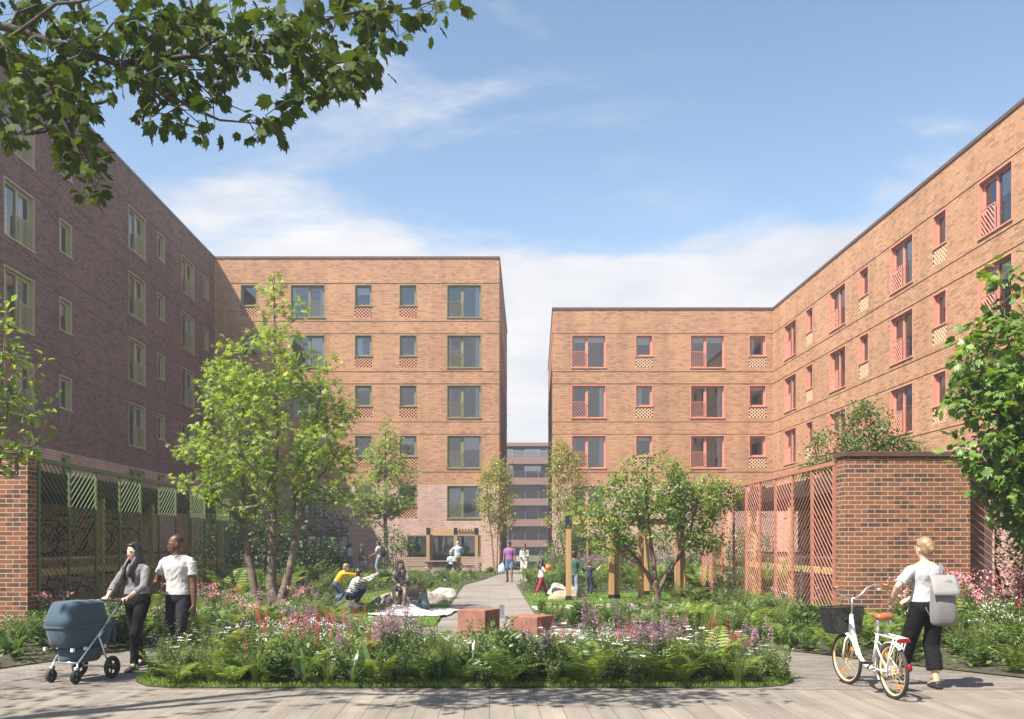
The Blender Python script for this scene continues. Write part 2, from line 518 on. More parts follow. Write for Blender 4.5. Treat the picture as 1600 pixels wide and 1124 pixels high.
n.links.new(sky.outputs[0], sk2.inputs[6])
n.links.new(sk2.outputs[2], mx.inputs[6]); n.links.new(cc.outputs[0], mx.inputs[7])
n.links.new(mx.outputs[2], bg.inputs[0]); bg.inputs[1].default_value = 0.1; n.links.new(bg.outputs[0], wo.inputs[0])
vs = SC.view_settings
vs.view_transform = 'Standard'; vs.look = 'None'; vs.exposure = 1.27; vs.gamma = 1
SC.render.film_transparent = False
SC.cycles.max_bounces = 8; SC.cycles.transparent_max_bounces = 12; SC.cycles.diffuse_bounces = 3; SC.cycles.glossy_bounces = 3
SC.cycles.transmission_bounces = 4; SC.cycles.caustics_reflective = False; SC.cycles.caustics_refractive = False

# ------------------------------------------------------------------ ground sheets
def sheet(name, pts, z, mat, kind='structure'):
    mb = MB(); mb.add([(x, y, z) for x, y in pts], [tuple(range(len(pts)))])
    o = mb.build(name, mat)
    for p in o.data.polygons:
        if p.normal.z < 0: p.flip()
    o['kind'] = kind
    return o


M['ground'] = simple('earth_and_turf', (0.075, 0.085, 0.035), 0.95, 0, 0.3, 0.8, 0.02)
M['slabs'] = setts('pavement_slabs', 0.78, 0.245, ((0.24, 0.212, 0.178), (0.20, 0.177, 0.15)), (0.10, 0.085, 0.07), PI / 2, 0.0035)
M['path'] = setts('path_setts', 0.24, 0.075, ((0.23, 0.205, 0.18), (0.155, 0.138, 0.122)), (0.085, 0.074, 0.064), 0.0, 0.004, 0.004)
M['lawn'] = simple('mown_lawn', (0.075, 0.14, 0.022), 0.95, 0, 0.28, 2.5, 0.02)

ground = sheet('ground', [(-900, -60), (900, -60), (900, 1500), (-900, 1500)], -0.004, M['ground'])
pavement = sheet('pavement', [(-60, -20), (60, -20), (60, 10.36), (-60, 10.36)], 0.0, M['slabs'])
ARC_OUT_L = [(-60, 11.2), (-9, 11.35), (-6.5, 11.75), (-6.05, 12.9), (-5.5, 14.3), (-4.3, 16.0), (-2.8, 17.3), (-1.05, 18.3)]
ARC_OUT_R = [(1.05, 18.2), (1.9, 17.6), (2.85, 16.75), (4.06, 14.8), (4.8, 13.75), (5.75, 12.25), (6.5, 11.2), (9, 10.9), (60, 10.8)]
arc = ARC_OUT_L + ARC_OUT_R + [(60, 10.36), (-60, 10.36)]
garden_path = sheet('garden_path', arc, 0.003, M['path'])
MAIN = [(-1.05, 18.2), (1.05, 18.1), (1.05, 36.5), (1.9, 42), (3.4, 56.5), (3.9, 120), (1.4, 120), (0.9, 56.5), (-0.2, 42), (-1.0, 36.5)]
M['boards'] = setts('path_boards', 1.1, 0.14, ((0.29, 0.262, 0.235), (0.185, 0.168, 0.152)), (0.10, 0.088, 0.078), 0.0, 0.008, 0.004, 1.2)
main_path = sheet('main_path', MAIN, 0.007, M['boards'])
ISLAND = [(-3.6, 10.42), (-3.95, 10.55), (-4.22, 10.9), (-4.32, 11.4), (-4.2, 12.1), (-3.6, 13.3), (-2.8, 14.4), (-1.7, 15.2), (-0.6, 15.6), (0.6, 15.6), (1.6, 15.1), (2.5, 14.2), (3.2, 13.1),
          (3.6, 12.1), (3.72, 11.4), (3.62, 10.9), (3.4, 10.6), (3.0, 10.44)]
planting_bed = sheet('planting_bed', ISLAND, 0.011, M['soil'])
BED_L = [(-8.4, 11.5), (-6.6, 11.8), (-6.1, 12.95), (-5.55, 14.35), (-4.35, 16.05), (-2.85, 17.35), (-2.9, 17.6), (-3.1, 19.0), (-3.6, 21.5), (-4.6, 25), (-4.4, 28), (-3.3, 33), (-1.1, 33),
         (-1.05, 36.5), (-0.3, 42), (0.6, 49.5), (-16, 49.5), (-16, 32), (-8.4, 32)]
BED_R = [(1.1, 18.25), (1.95, 17.65), (2.9, 16.8), (4.1, 14.85), (4.85, 13.8), (5.8, 12.3), (6.55, 11.25), (9, 10.95), (14, 10.9), (14, 17.3), (6.7, 17.3), (6.7, 29.5), (16.5, 30), (16.5, 55), (3.9, 55.5), (2.0, 42), (1.15, 36.5), (1.15, 30.2), (6.3, 30.2),
         (6.3, 26.2), (3.4, 24.0), (1.1, 22.6)]
for P_ in (BED_L, BED_R): sheet('planting_bed', P_, 0.011, M['soil'])
LAWN_L = [(-1.1, 18.36), (-1.1, 33), (-3.3, 33), (-4.4, 28), (-4.6, 25), (-3.6, 21.5), (-3.1, 19.0), (-2.9, 17.6), (-2.7, 17.4)]
LAWN_R = [(1.1, 24.0), (3.4, 25.0), (6.3, 27.0), (6.3, 30.2), (1.15, 30.2)]
sheet('lawn', LAWN_L, 0.02, M['lawn']); sheet('lawn', LAWN_R, 0.02, M['lawn'])
sheet('sand_strip', [(1.1, 22.6), (3.4, 23.7), (6.3, 25.9), (6.3, 27.0), (3.4, 25.0), (1.1, 24.0)], 0.016, M['sand'])

# ------------------------------------------------------------------ buildings
def wall_mesh(O, ang, L, z0, z1, ops):
    """sheet of wall in its own frame (x along, y inward); openings (a0, a1, b0, b1)."""
    xs = sorted({0, L} | {a for o in ops for a in o[:2]}); zs = sorted({z0, z1} | {b for o in ops for b in o[2:] if z0 < b < z1})
    mb = MB()
    for i in range(len(xs) - 1):
        for j in range(len(zs) - 1):
            cx, cz = (xs[i] + xs[i + 1]) / 2, (zs[j] + zs[j + 1]) / 2
            if any(o[0] < cx < o[1] and o[2] < cz < o[3] for o in ops): continue
            mb.add([(xs[i], 0, zs[j]), (xs[i + 1], 0, zs[j]), (xs[i + 1], 0, zs[j + 1]), (xs[i], 0, zs[j + 1])], [(0, 1, 2, 3)])
    return mb


PROTO = {}


def window_proto(kind, col, var):
    """kind: 'L'/'R' tall window with its railing left or right, 'S' small window, 'N' tall without railing."""
    key = (kind, col, var)
    if key in PROTO: return None
    mat = M[col]
    if kind == 'S': w, h = 1.07, 1.30
    else: w, h = 2.13, 2.02
    mb = MB(); t = 0.045; d = 0.23
    mb.box(-w / 2, -w / 2 + t, -0.012, d, 0, h); mb.box(w / 2 - t, w / 2, -0.012, d, 0, h)
    mb.box(-w / 2 + t, w / 2 - t, -0.012, d, h - t, h)
    ff = 0.065; y0, y1 = d - 0.07, d - 0.002
    ix0, ix1, iz0, iz1 = -w / 2 + t, w / 2 - t, 0.0, h - t
    mb.box(ix0, ix0 + ff, y0, y1, iz0, iz1); mb.box(ix1 - ff, ix1, y0, y1, iz0, iz1)
    mb.box(ix0 + ff, ix1 - ff, y0, y1, iz1 - ff, iz1); mb.box(ix0 + ff, ix1 - ff, y0, y1, iz0, iz0 + ff)
    mx_ = None
    if kind != 'S':
        mx_ = -0.09 if kind != 'R' else 0.09
        mb.box(mx_ - 0.06, mx_ + 0.06, y0 - 0.02, y1, iz0 + ff, iz1 - ff)
        s = -1 if kind != 'R' else 1
        a0, a1 = (ix0 + ff, mx_ - 0.06) if s < 0 else (mx_ + 0.06, ix1 - ff)
        for x0, x1, z0, z1 in ((a0, a0 + 0.05, iz0 + ff, iz1 - ff), (a1 - 0.05, a1, iz0 + ff, iz1 - ff), (a0 + 0.05, a1 - 0.05, iz1 - ff - 0.05, iz1 - ff), (a0 + 0.05, a1 - 0.05, iz0 + ff, iz0 + ff + 0.05)):
            mb.box(x0, x1, y0 + 0.01, y1 - 0.01, z0, z1)
    else:
        for x0, x1, z0, z1 in ((ix0 + ff, ix0 + ff + .04, iz0 + ff, iz1 - ff), (ix1 - ff - .04, ix1 - ff, iz0 + ff, iz1 - ff), (ix0 + ff + .04, ix1 - ff - .04, iz1 - ff - .04, iz1 - ff), (ix0 + ff + .04, ix1 - ff - .04, iz0 + ff, iz0 + ff + .04)):
            mb.box(x0, x1, y0 + 0.01, y1 - 0.01, z0, z1)
    o = mb.build('window', mat)
    g = MB(); yg = d - 0.03
    g.add([(ix0 + ff, yg, iz0 + ff), (ix1 - ff, yg, iz0 + ff), (ix1 - ff, yg, iz1 - ff), (ix0 + ff, yg, iz1 - ff)], [(0, 1, 2, 3)])
    g.build('pane', M['glass'], o)
    sb = MB(); sb.box(-w / 2 - 0.03, w / 2 + 0.03, -0.05, d - 0.07, -0.05, 0.0); sb.build('sill', mat, o)
    if kind in 'LR':
        r = MB(); s = -1 if kind == 'L' else 1
        a0, a1 = (-w / 2 + t, mx_ + 0.03) if s < 0 else (mx_ - 0.03, w / 2 - t)
        H = 1.0
        r.box(a0, a1, 0.03, 0.07, H - 0.03, H); r.box(a0, a1, 0.03, 0.07, 0.02, 0.05)
        r.box(a0, a0 + 0.03, 0.03, 0.07, 0.05, H - 0.03); r.box(a1 - 0.03, a1, 0.03, 0.07, 0.05, H - 0.03)
        W = a1 - a0 - 0.06; x0 = a0 + 0.03; zb, zt = 0.05, H - 0.03; HH = zt - zb; sl_ = 1.15
        c = -W * sl_ + 0.05
        k = 0
        while c < HH:                                   # bars fall to the right
            # line z = zt - c' ... param: z = zb + HH - (x - x0) * sl_ + c - HH + ...
            zl = zb + c + W * sl_; zr = zb + c
            pL, pR = V((x0, 0.05, zl)), V((x0 + W, 0.05, zr))
            def clip(p, q):
                for lim, sg in ((zt, 1), (zb, -1)):
                    dp, dq = sg * (p.z - lim), sg * (q.z - lim)
                    if dp > 0 and dq > 0: return None
                    if dp > 0: p = p + (q - p) * (dp / (dp - dq))
                    elif dq > 0: q = q + (p - q) * (dq / (dq - dp))
                return p, q
            cl = clip(pL, pR)
            if cl and (cl[0] - cl[1]).length > 0.03: r.bar(cl[0], cl[1], 0.034, 0.03, (0, 1, 0))
            c += 0.21
        r.build('railing', mat, o)
    # the room behind
    rw = w / 2 + 0.45; zf = -0.06 if kind != 'S' else -0.85; zc_ = h + 0.28; dep = 3.6; yf = d + 0.012
    rm = MB()
    rm.add([(-rw, yf, zc_), (rw, yf, zc_), (rw, dep, zc_), (-rw, dep, zc_)], [(0, 1, 2, 3)])
    rm.add([(-rw, yf, zf), (-rw, dep, zf), (-rw, dep, zc_), (-rw, yf, zc_)], [(0, 1, 2, 3)])
    rm.add([(rw, yf, zf), (rw, dep, zf), (rw, dep, zc_), (rw, yf, zc_)], [(0, 1, 2, 3)])
    rm.mi = 1; rm.add([(-rw, yf, zf), (rw, yf, zf), (rw, dep, zf), (-rw, dep, zf)], [(0, 1, 2, 3)])
    rm.mi = 2; rm.add([(-rw, dep, zf), (rw, dep, zf), (rw, dep, zc_), (-rw, dep, zc_)], [(0, 1, 2, 3)])
    rm.mi = 0
    ft = 0.0
    for x0, x1 in ((-rw, -w / 2), (w / 2, rw)):         # inner face of the outside wall
        rm.add([(x0, yf, zf), (x1, yf, zf), (x1, yf, zc_), (x0, yf, zc_)], [(0, 1, 2, 3)])
    rm.build('room', [M['room'], M['room_wood'], M[('room', 'room_dark', 'room', 'room', 'room', 'room_dark')[var]]], o)
    def curtain(x0, x1):
        c = MB(); nn = max(10, int((x1 - x0) / 0.02)); vs_ = []
        for i in range(nn + 1):
            x = x0 + (x1 - x0) * i / nn; y = yf + 0.16 + 0.035 * math.sin(i * 1.35) + 0.012 * math.sin(i * 0.4)
            vs_ += [(x, y, zf + 0.03), (x, y, h + 0.1)]
        c.add(vs_, [(2 * i, 2 * i + 2, 2 * i + 3, 2 * i + 1) for i in range(nn)])
        c.build('curtain', M['curtain'], o, True)
    cw = 0.36 if kind != 'S' else 0.2
    if var in (0, 1, 3, 5): curtain(w / 2 - cw, w / 2 + 0.12)
    if var in (0, 2, 5): curtain(-w / 2 - 0.12, -w / 2 + cw * 0.75)
    if var == 3: curtain(-w / 2 - 0.12, -w / 2 + w * 0.42)
    if var in (2, 4):
        bl_ = MB(); hb = h * (0.42 if var == 4 else 0.2); x0, x1 = -w / 2 + 0.05, w / 2 - 0.05
        if kind != 'S': x0 = 0.02 if var == 4 else x0
        bl_.box(x0, x1, yf + 0.03, yf + 0.045, h - hb, h - 0.02); bl_.box(x0, x1, yf + 0.025, yf + 0.05, h - hb - 0.03, h - hb)
        bl_.build('blind', M['curtain'], o)
    if var in (4, 5) and kind != 'S':
        s_ = MB(); s_.box(-0.7, 0.6, 1.3, 2.1, zf + 0.1, zf + 0.42); s_.box(-0.7, 0.6, 1.9, 2.12, zf + 0.42, zf + 0.85); s_.box(-0.85, -0.7, 1.3, 2.1, zf + 0.05, zf + 0.6); s_.box(0.6, 0.75, 1.3, 2.1, zf + 0.05, zf + 0.6)
        s_.build('sofa', M['sofa'], o)
    if var in (1, 3, 5) and kind != 'S':
        l = MB(); l.tube([(0.2, 1.6, zc_), (0.2, 1.6, zc_ - 0.35)], 0.008, 6); l.lathe([(0.03, zc_ - 0.33), (0.2, zc_ - 0.47), (0.21, zc_ - 0.49)], 16, Matrix.Translation((0.2, 1.6, 0)))
        l.build('ceiling_lamp', M['white_paint'], o, True)
    PROTO[key] = o
    return o


def perforated_proto(col):
    key = ('P', col)
    if key in PROTO: return None
    w, h = 1.07, 0.68
    mb = MB(); mb.mi = 1
    mb.add([(-w / 2, 0.12, 0), (w / 2, 0.12, 0), (w / 2, 0.12, h), (-w / 2, 0.12, h)], [(0, 1, 2, 3)])
    mb.mi = 0; rows = 7; rh = h / rows; nb = 5; bw = w / nb
    for r in range(rows):
        x = -w / 2 - (bw / 2 if r % 2 else 0)
        while x < w / 2 - 1e-4:
            x0 = max(-w / 2, x); x1 = min(w / 2, x + bw * 0.58)
            if x1 - x0 > 0.02: mb.box(x0, x1, -0.004, 0.11, r * rh + 0.003, (r + 1) * rh - 0.003)
            x += bw
    for z in range(rows + 1):
        pass
    o = mb.build('perforated_panel', [M[col], M['void']])
    PROTO[key] = o
    return o


def place(key, maker, bld, O, ang, a, z):
    fresh = maker()
    o = fresh if fresh is not None else copy_tree(PROTO[key])
    o.parent = bld
    u = V((math.cos(ang), math.sin(ang), 0))
    p = V((O[0], O[1], 0)) + u * a
    o.location = (p.x - bld.location.x, p.y - bld.location.y, z)
    o.rotation_euler = (0, 0, ang)
    return o


def facade(bld, O, ang, L, top, cols, levels, metal, panel, mats, zsplit=5.32, bandlevels=None, extra=(), shift=None):
    """cols: (centre along wall, kind); levels: list of head heights."""
    ops = list(extra)
    for a, kd in cols:
        for hd in levels:
            if kd == 'S': ops.append((a - 0.535, a + 0.535, hd - 2.0, hd))
            else: ops.append((a - 1.065, a + 1.065, hd - 2.02, hd))
    off = (O[0] - bld.location.x, O[1] - bld.location.y, 0)
    for z0, z1, mt in ((-0.1, zsplit, mats[0]), (zsplit, top, mats[1])):
        wo_ = wall_mesh(O, ang, L, z0, z1, [o for o in ops if o[3] > z0 and o[2] < z1]).build('wall', M[mt], bld, uv=True)
        wo_.location = off; wo_.rotation_euler = (0, 0, ang)
    # string courses at window heads and under the sills
    sc = MB()
    for hd in levels:
        if hd > zsplit: sc.box(0, L, -0.022, 0.02, hd + 0.09, hd + 0.17)
        if hd - 2.2 > zsplit - 0.3: sc.box(0, L, -0.022, 0.02, hd - 2.26, hd - 2.18)
    so_ = sc.build('string_course', M[mats[1]], bld, uv=True); so_.location = off; so_.rotation_euler = (0, 0, ang)
    i = 0
    for a, kd in cols:
        for hd in levels:
            i += 1
            vr = (i * 7 + int(a * 3) + int(hd) * 2) % 6
            if shift is not None: vr = (0, 3, 3, 1, 3, 4)[vr]
            if kd == 'S':
                place(('S', metal, vr), lambda: window_proto('S', metal, vr), bld, O, ang, a, hd - 1.3)
                place(('P', panel), lambda: perforated_proto(panel), bld, O, ang, a, hd - 2.0)
            else:
                place((kd, metal, vr), lambda: window_proto(kd, metal, vr), bld, O, ang, a, hd - 2.02)


HEADS = [5.25 + 3.1 * k for k in range(5)]
YB = 56.5
# left building: wing on the left (faces +X) and the block across the end (faces the camera)
XL = -17.0; TL = 19.3
bl = thing('apartment_building', 'six storey L-shaped brick apartment building with olive window frames, on the left', 'apartment building', (XL, YB, 0))
Y0 = 29.0
colsL = [(33.1 - Y0, 'R'), (36.7 - Y0, 'S'), (44.15 - Y0, 'R'), (47.35 - Y0, 'S'), (51.6 - Y0, 'R'), (54.8 - Y0, 'S')]
facade(bl, (XL, Y0), PI / 2, YB - Y0, TL, colsL, HEADS, 'olive_lightened', 'header_shaded', ('brick_pink', 'brick_shaded'), shift=3)
GF = (XL + 0.0)
colsB = [(-1.58 - XL, 'L'), (-5.04 - XL, 'S'), (-7.8 - XL, 'S'), (-11.23 - XL, 'R'), (-14.85 - XL, 'S')]
shop = (-5.1 - XL, -0.55 - XL, 0.12, 2.2); shop2 = (-12.6 - XL, -8.7 - XL, 0.05, 2.2)
facade(bl, (XL, YB), 0, 17.6, TL, colsB, HEADS, 'olive', 'brick_red', ('brick_pink', 'brick'), extra=(shop, shop2))
sa = math.atan2(20, 0.85)
facade(bl, (0.6, YB), sa, 20.02, TL, [(13, 'S')], HEADS[1:], 'olive', 'brick_red', ('brick_pink', 'brick'))
# right building: block across the end and wing on the right (faces -X)
XR = 17.5; TR = 16.15
br = thing('apartment_building', 'five storey L-shaped brick apartment building with salmon pink window frames, on the right', 'apartment building', (XR, YB, 0))
colsRB = [(6.12 - 3.9, 'L'), (9.54 - 3.9, 'S'), (13.45 - 3.9, 'L'), (16.54 - 3.9, 'S')]
facade(br, (3.9, YB), 0, XR - 3.9, TR, colsRB, HEADS[:4], 'pink', 'brick_pale', ('brick_pink', 'brick'), extra=((0.9, 3.4, 0.1, 2.2),))
colsRW = [(YB - y, k) for y, k in ((53.3, 'L'), (50.1, 'S'), (46.05, 'L'), (42.8, 'S'), (38.9, 'L'), (35.6, 'S'), (31.7, 'L'), (28.4, 'S'), (24.5, 'L'))]
facade(br, (XR, YB), -PI / 2, YB - 14, TR, colsRW, HEADS[:4], 'pink', 'brick_pale', ('brick_pink', 'brick'))
sb_ = math.atan2(-20, -1.0)
facade(br, (4.9, YB + 20), sb_, 20.02, TR, [(6, 'S')], HEADS[1:4], 'pink', 'brick_pale', ('brick_pink', 'brick'))


def roof(bld, pts, z, cap=0.09):
    """flat roof just below the parapet and the metal coping round it."""
    l = bld.location
    mb = MB(); mb.add([(x - l.x, y - l.y, z - 0.5) for x, y in pts], [tuple(range(len(pts)))])
    mb.build('roof', M['coping'], bld)
    c = MB(); n_ = len(pts)
    area = sum(pts[i][0] * pts[(i + 1) % n_][1] - pts[(i + 1) % n_][0] * pts[i][1] for i in range(n_))
    sg = 1 if area > 0 else -1
    def offs(d):
        out_ = []
        for i in range(n_):
            p0, p1, p2 = V(pts[i - 1]), V(pts[i]), V(pts[(i + 1) % n_])
            d1 = (p1 - p0).normalized(); d2 = (p2 - p1).normalized()
            n1 = V((d1.y, -d1.x)) * sg; n2 = V((d2.y, -d2.x)) * sg
            b = (n1 + n2); b = b / max(b.dot(n1), 0.2)
            out_.append(p1 + b * d)
        return out_
    po, pi_ = offs(0.045), offs(-0.4)
    for i in range(n_):
        j = (i + 1) % n_
        a, b, c_, d = po[i], po[j], pi_[j], pi_[i]
        v = [(p.x - l.x, p.y - l.y, zz) for zz in (z - 0.04, z + cap) for p in (a, b, c_, d)]
        c.add(v, [(0, 1, 2, 3), (4, 5, 6, 7), (0, 1, 5, 4), (2, 3, 7, 6)])
        c.add([(p.x - l.x, p.y - l.y, zz) for zz in (z - 0.5, z - 0.04) for p in (c_, d)], [(0, 1, 3, 2)])
    c.build('coping', M['coping'], bld)


roof(bl, [(XL, Y0), (XL, YB), (0.6, YB), (1.45, YB + 20), (-30, YB + 20), (-30, Y0)], TL)
roof(br, [(3.9, YB), (XR, YB), (XR, 14), (30, 14), (30, YB + 20), (4.9, YB + 20)], TR)
for bld, pts, T in ((bl, [(1.45, YB + 20), (-30, YB + 20), (-30, Y0), (XL, Y0)], TL), (br, [(XR, 14), (30, 14), (30, YB + 20), (4.9, YB + 20)], TR)):
    mb = MB()
    for p, q in zip(pts, pts[1:]):
        l = bld.location
        mb.add([(p[0] - l.x, p[1] - l.y, -0.1), (q[0] - l.x, q[1] - l.y, -0.1), (q[0] - l.x, q[1] - l.y, T - 0.05), (p[0] - l.x, p[1] - l.y, T - 0.05)], [(0, 1, 2, 3)])
    mb.build('outer_wall', M['brick'], bld, uv=True)


def shopfront(bld, O, op, metal, door=None, art=()):
    a0, a1, z0, z1 = op
    l = bld.location; ox, oy = O[0] - l.x + a0, O[1] - l.y; w_ = a1 - a0
    f = MB(); t = 0.07
    f.box(0, t, -0.015, 0.2, z0, z1); f.box(w_ - t, w_, -0.015, 0.2, z0, z1); f.box(t, w_ - t, -0.015, 0.2, z1 - t, z1); f.box(t, w_ - t, 0, 0.2, z0, z0 + t)
    k = 3 if w_ > 3 else 2
    for i in range(1, k): f.box(w_ * i / k - 0.04, w_ * i / k + 0.04, 0.02, 0.18, z0 + t, z1 - t)
    fo = f.build('glazed_front', M[metal], bld); fo.location = (ox, oy, 0)
    g = MB(); g.add([(t, 0.1, z0 + t), (w_ - t, 0.1, z0 + t), (w_ - t, 0.1, z1 - t), (t, 0.1, z1 - t)], [(0, 1, 2, 3)]); g.build('pane', M['glass'], fo)
    r = MB(); dz = z1 + 0.35; x0, x1, y0, y1, zb = -0.4, w_ + 0.4, 0.22, 4.5, z0 - 0.02
    r.add([(x0, y0, dz), (x1, y0, dz), (x1, y1, dz), (x0, y1, dz)], [(0, 1, 2, 3)]); r.add([(x0, y0, zb), (x0, y1, zb), (x0, y1, dz), (x0, y0, dz)], [(0, 1, 2, 3)])
    r.add([(x1, y0, zb), (x1, y1, zb), (x1, y1, dz), (x1, y0, dz)], [(0, 1, 2, 3)]); r.add([(x0, y1, zb), (x1, y1, zb), (x1, y1, dz), (x0, y1, dz)], [(0, 1, 2, 3)])
    r.mi = 1; r.add([(x0, y0, zb), (x1, y0, zb), (x1, y1, zb), (x0, y1, zb)], [(0, 1, 2, 3)])
    r.build('room', [M['room'], M['room_wood']], fo)
    for i, (x, z, w2, h2) in enumerate(art):
        p = thing('picture', ('white framed abstract print with a dark cut-out shape, left of the two behind the glass', 'white framed abstract print with a rust red blot, right of the two behind the glass')[i], 'picture', (O[0] + a0 + x, O[1] + 1.3, z))
        b = MB(); b.box(-w2 / 2, w2 / 2, 0, 0.04, -h2 / 2, h2 / 2); b.build('canvas', M['white_paint'], p)
        s = MB(); s.sph((w2 * 0.12 * (1 if i else -1), -0.006, h2 * 0.12 * (1 if i else -1)), (w2 * 0.3, 0.012, h2 * 0.27), 16, 8)
        s.sph((-w2 * 0.15, -0.004, -h2 * 0.2), (w2 * 0.2, 0.01, h2 * 0.14), 16, 8)
        s.build('motif', M['leather'] if i else M['black'], p, True)
        s = MB(); s.box(-0.03, 0.03, 0.04, 3.2, -h2 / 2, -h2 / 2 + 0.05); s.build('bracket', M['steel'], p)
    return fo


shopfront(bl, (XL, YB), shop, 'olive', art=((0.62, 1.5, 1.0, 1.05), (2.35, 1.5, 1.1, 1.1)))
M['door_green'] = simple('green_door_metal', (0.06, 0.16, 0.10), 0.45)
shopfront(bl, (XL, YB), shop2, 'door_green')
shopfront(br, (3.9, YB), (0.9, 3.4, 0.1, 2.2), 'pink')

# far block seen through the gap
YF = 130.0
fb = thing('apartment_block', 'distant block with stacked rust brown balconies seen through the gap between the buildings', 'apartment block', (6.0, YF, 0))
mb = MB(); mb.box(-10, 10, 1.8, 14, 0, 15.5); mb.build('wall', simple('far_grey_wall', (0.17, 0.17, 0.19), 0.8), fb)
mb = MB(); mb.box(-10.5, 10.5, -0.3, 14.3, 15.5, 16.0); mb.build('roof', simple('far_rust_panel', (0.23, 0.125, 0.10), 0.7), fb)
M['far_rust'] = bpy.data.materials['far_rust_panel']
M['far_glass'] = glassmat('balustrade_glass', (0.6, 0.68, 0.75), 0.25)
for k in range(5):
    z = 1.2 + 2.95 * k
    b = MB(); b.box(-10.3, 10.3, -0.2, 1.79, z, z + 1.0); bo = b.build('balcony', M['far_rust'], fb)
    g = MB(); g.box(-10.3, 10.3, -0.15, -0.11, z + 1.02, z + 1.95); g.build('balustrade', M['far_glass'], bo)
    g = MB()
    for i in range(12): g.box(-10.2 + i * 1.85, -10.14 + i * 1.85, -0.16, -0.1, z + 1.0, z + 2.0)
    g.build('upright', M['steel'], bo)
    g = MB()
    for i in range(5): g.box(-9 + i * 4, -6.6 + i * 4, 1.72, 1.795, z + 1.0, z + 2.85)
    g.build('window', M['far_glass'], fb)

# ------------------------------------------------------------------ brick piers, bike shelters, slatted fences
def pier(label, x0, x1, y0, y1, top):
    t = thing('brick_pier', label, 'brick wall', ((x0 + x1) / 2, y0, 0))
    cx, cy = (x0 + x1) / 2, y0
    mb = MB(); mb.box(x0 - cx, x1 - cx, 0, y1 - cy, -0.05, top); o = mb.build('wall', M['brick_pier'], t, uv=True)
    bv = o.modifiers.new('bevel', 'BEVEL'); bv.width = 0.012; bv.segments = 2; bv.limit_method = 'ANGLE'
    mb = MB(); mb.box(x0 - cx - 0.04, x1 - cx + 0.04, -0.04, y1 - cy + 0.04, top + 0.002, top + 0.10)
    o = mb.build('coping', M['coping'], t); bv = o.modifiers.new('bevel', 'BEVEL'); bv.width = 0.008; bv.segments = 2
    return t


pier('brown brick garden wall with a bronze cap, behind the woman with the bicycle', 6.73, 9.12, 17.35, 17.8, 3.3)
pier('brown brick garden wall with a bronze cap at the left edge, beside the green fence', -12.5, -8.45, 16.75, 17.1, 3.3)


def fence(label, O, ang, bays, bw, mat, H=3.18, z0=0.12, ph=0):
    t = thing('slatted_fence', label, 'fence', (O[0], O[1], 0), ang)
    for i in range(bays + 1):
        mb = MB(); mb.box(i * bw - 0.028, i * bw + 0.028, -0.024, 0.024, 0, H); mb.build('post', mat, t)
    mb = MB(); mb.box(-0.035, bays * bw + 0.035, -0.035, 0.035, H, H + 0.08); mb.build('top_rail', mat, t)
    mb = MB(); mb.box(-0.026, bays * bw + 0.026, -0.02, 0.02, z0 - 0.06, z0); mb.build('bottom_rail', mat, t)
    protos = {}
    for i in range(bays):
        dr = (i + ph) % 2
        if dr in protos:
            o = protos[dr].copy(); COL.objects.link(o); o.parent = t; o.location = (i * bw, 0, 0); continue
        mb = MB(); x0, x1 = 0.03, bw - 0.03; W = x1 - x0; S = 0.8; HH = H - z0
        for layer, (yy, sgn) in enumerate(((0.0, 1),)):
            c = -W * S + 0.02
            while c < HH:
                zl, zr = (c + W * S, c) if dr == 0 else (c, c + W * S)
                p, q = V((x0, yy, z0 + zl)), V((x1, yy, z0 + zr))
                ok = True
                for lim, sg in ((z0 + HH, 1), (z0, -1)):
                    dp, dq = sg * (p.z - lim), sg * (q.z - lim)
                    if dp > 0 and dq > 0: ok = False; break
                    if dp > 0: p = p + (q - p) * (dp / (dp - dq))
                    elif dq > 0: q = q + (p - q) * (dq / (dq - dp))
                if ok and (p - q).length > 0.05: mb.bar(p, q, 0.014, 0.014, (0, 1, 0))
                c += 0.15
        o = mb.build('slat_panel', mat, t); o.location = (i * bw, 0, 0); protos[dr] = o
    return t


fence('green metal fence of slanting slats in front of the left bike shelter', (-8.45, 17.15), PI / 2, 11, 1.25, M['fence_green'])
fence('salmon pink metal fence of slanting slats running back from the brick wall', (6.73, 28.9), -PI / 2, 9, 1.225, M['fence_pink'])
fence('salmon pink metal fence at the right edge, behind the maple', (9.16, 17.6), 0, 4, 1.3, M['fence_pink'], H=3.0)


M['floor'] = simple('bounce_concrete', (0.45, 0.43, 0.40), 0.9, 0, 0.1, 3)  # for a pale sheet added to bounce light up inside the shelters


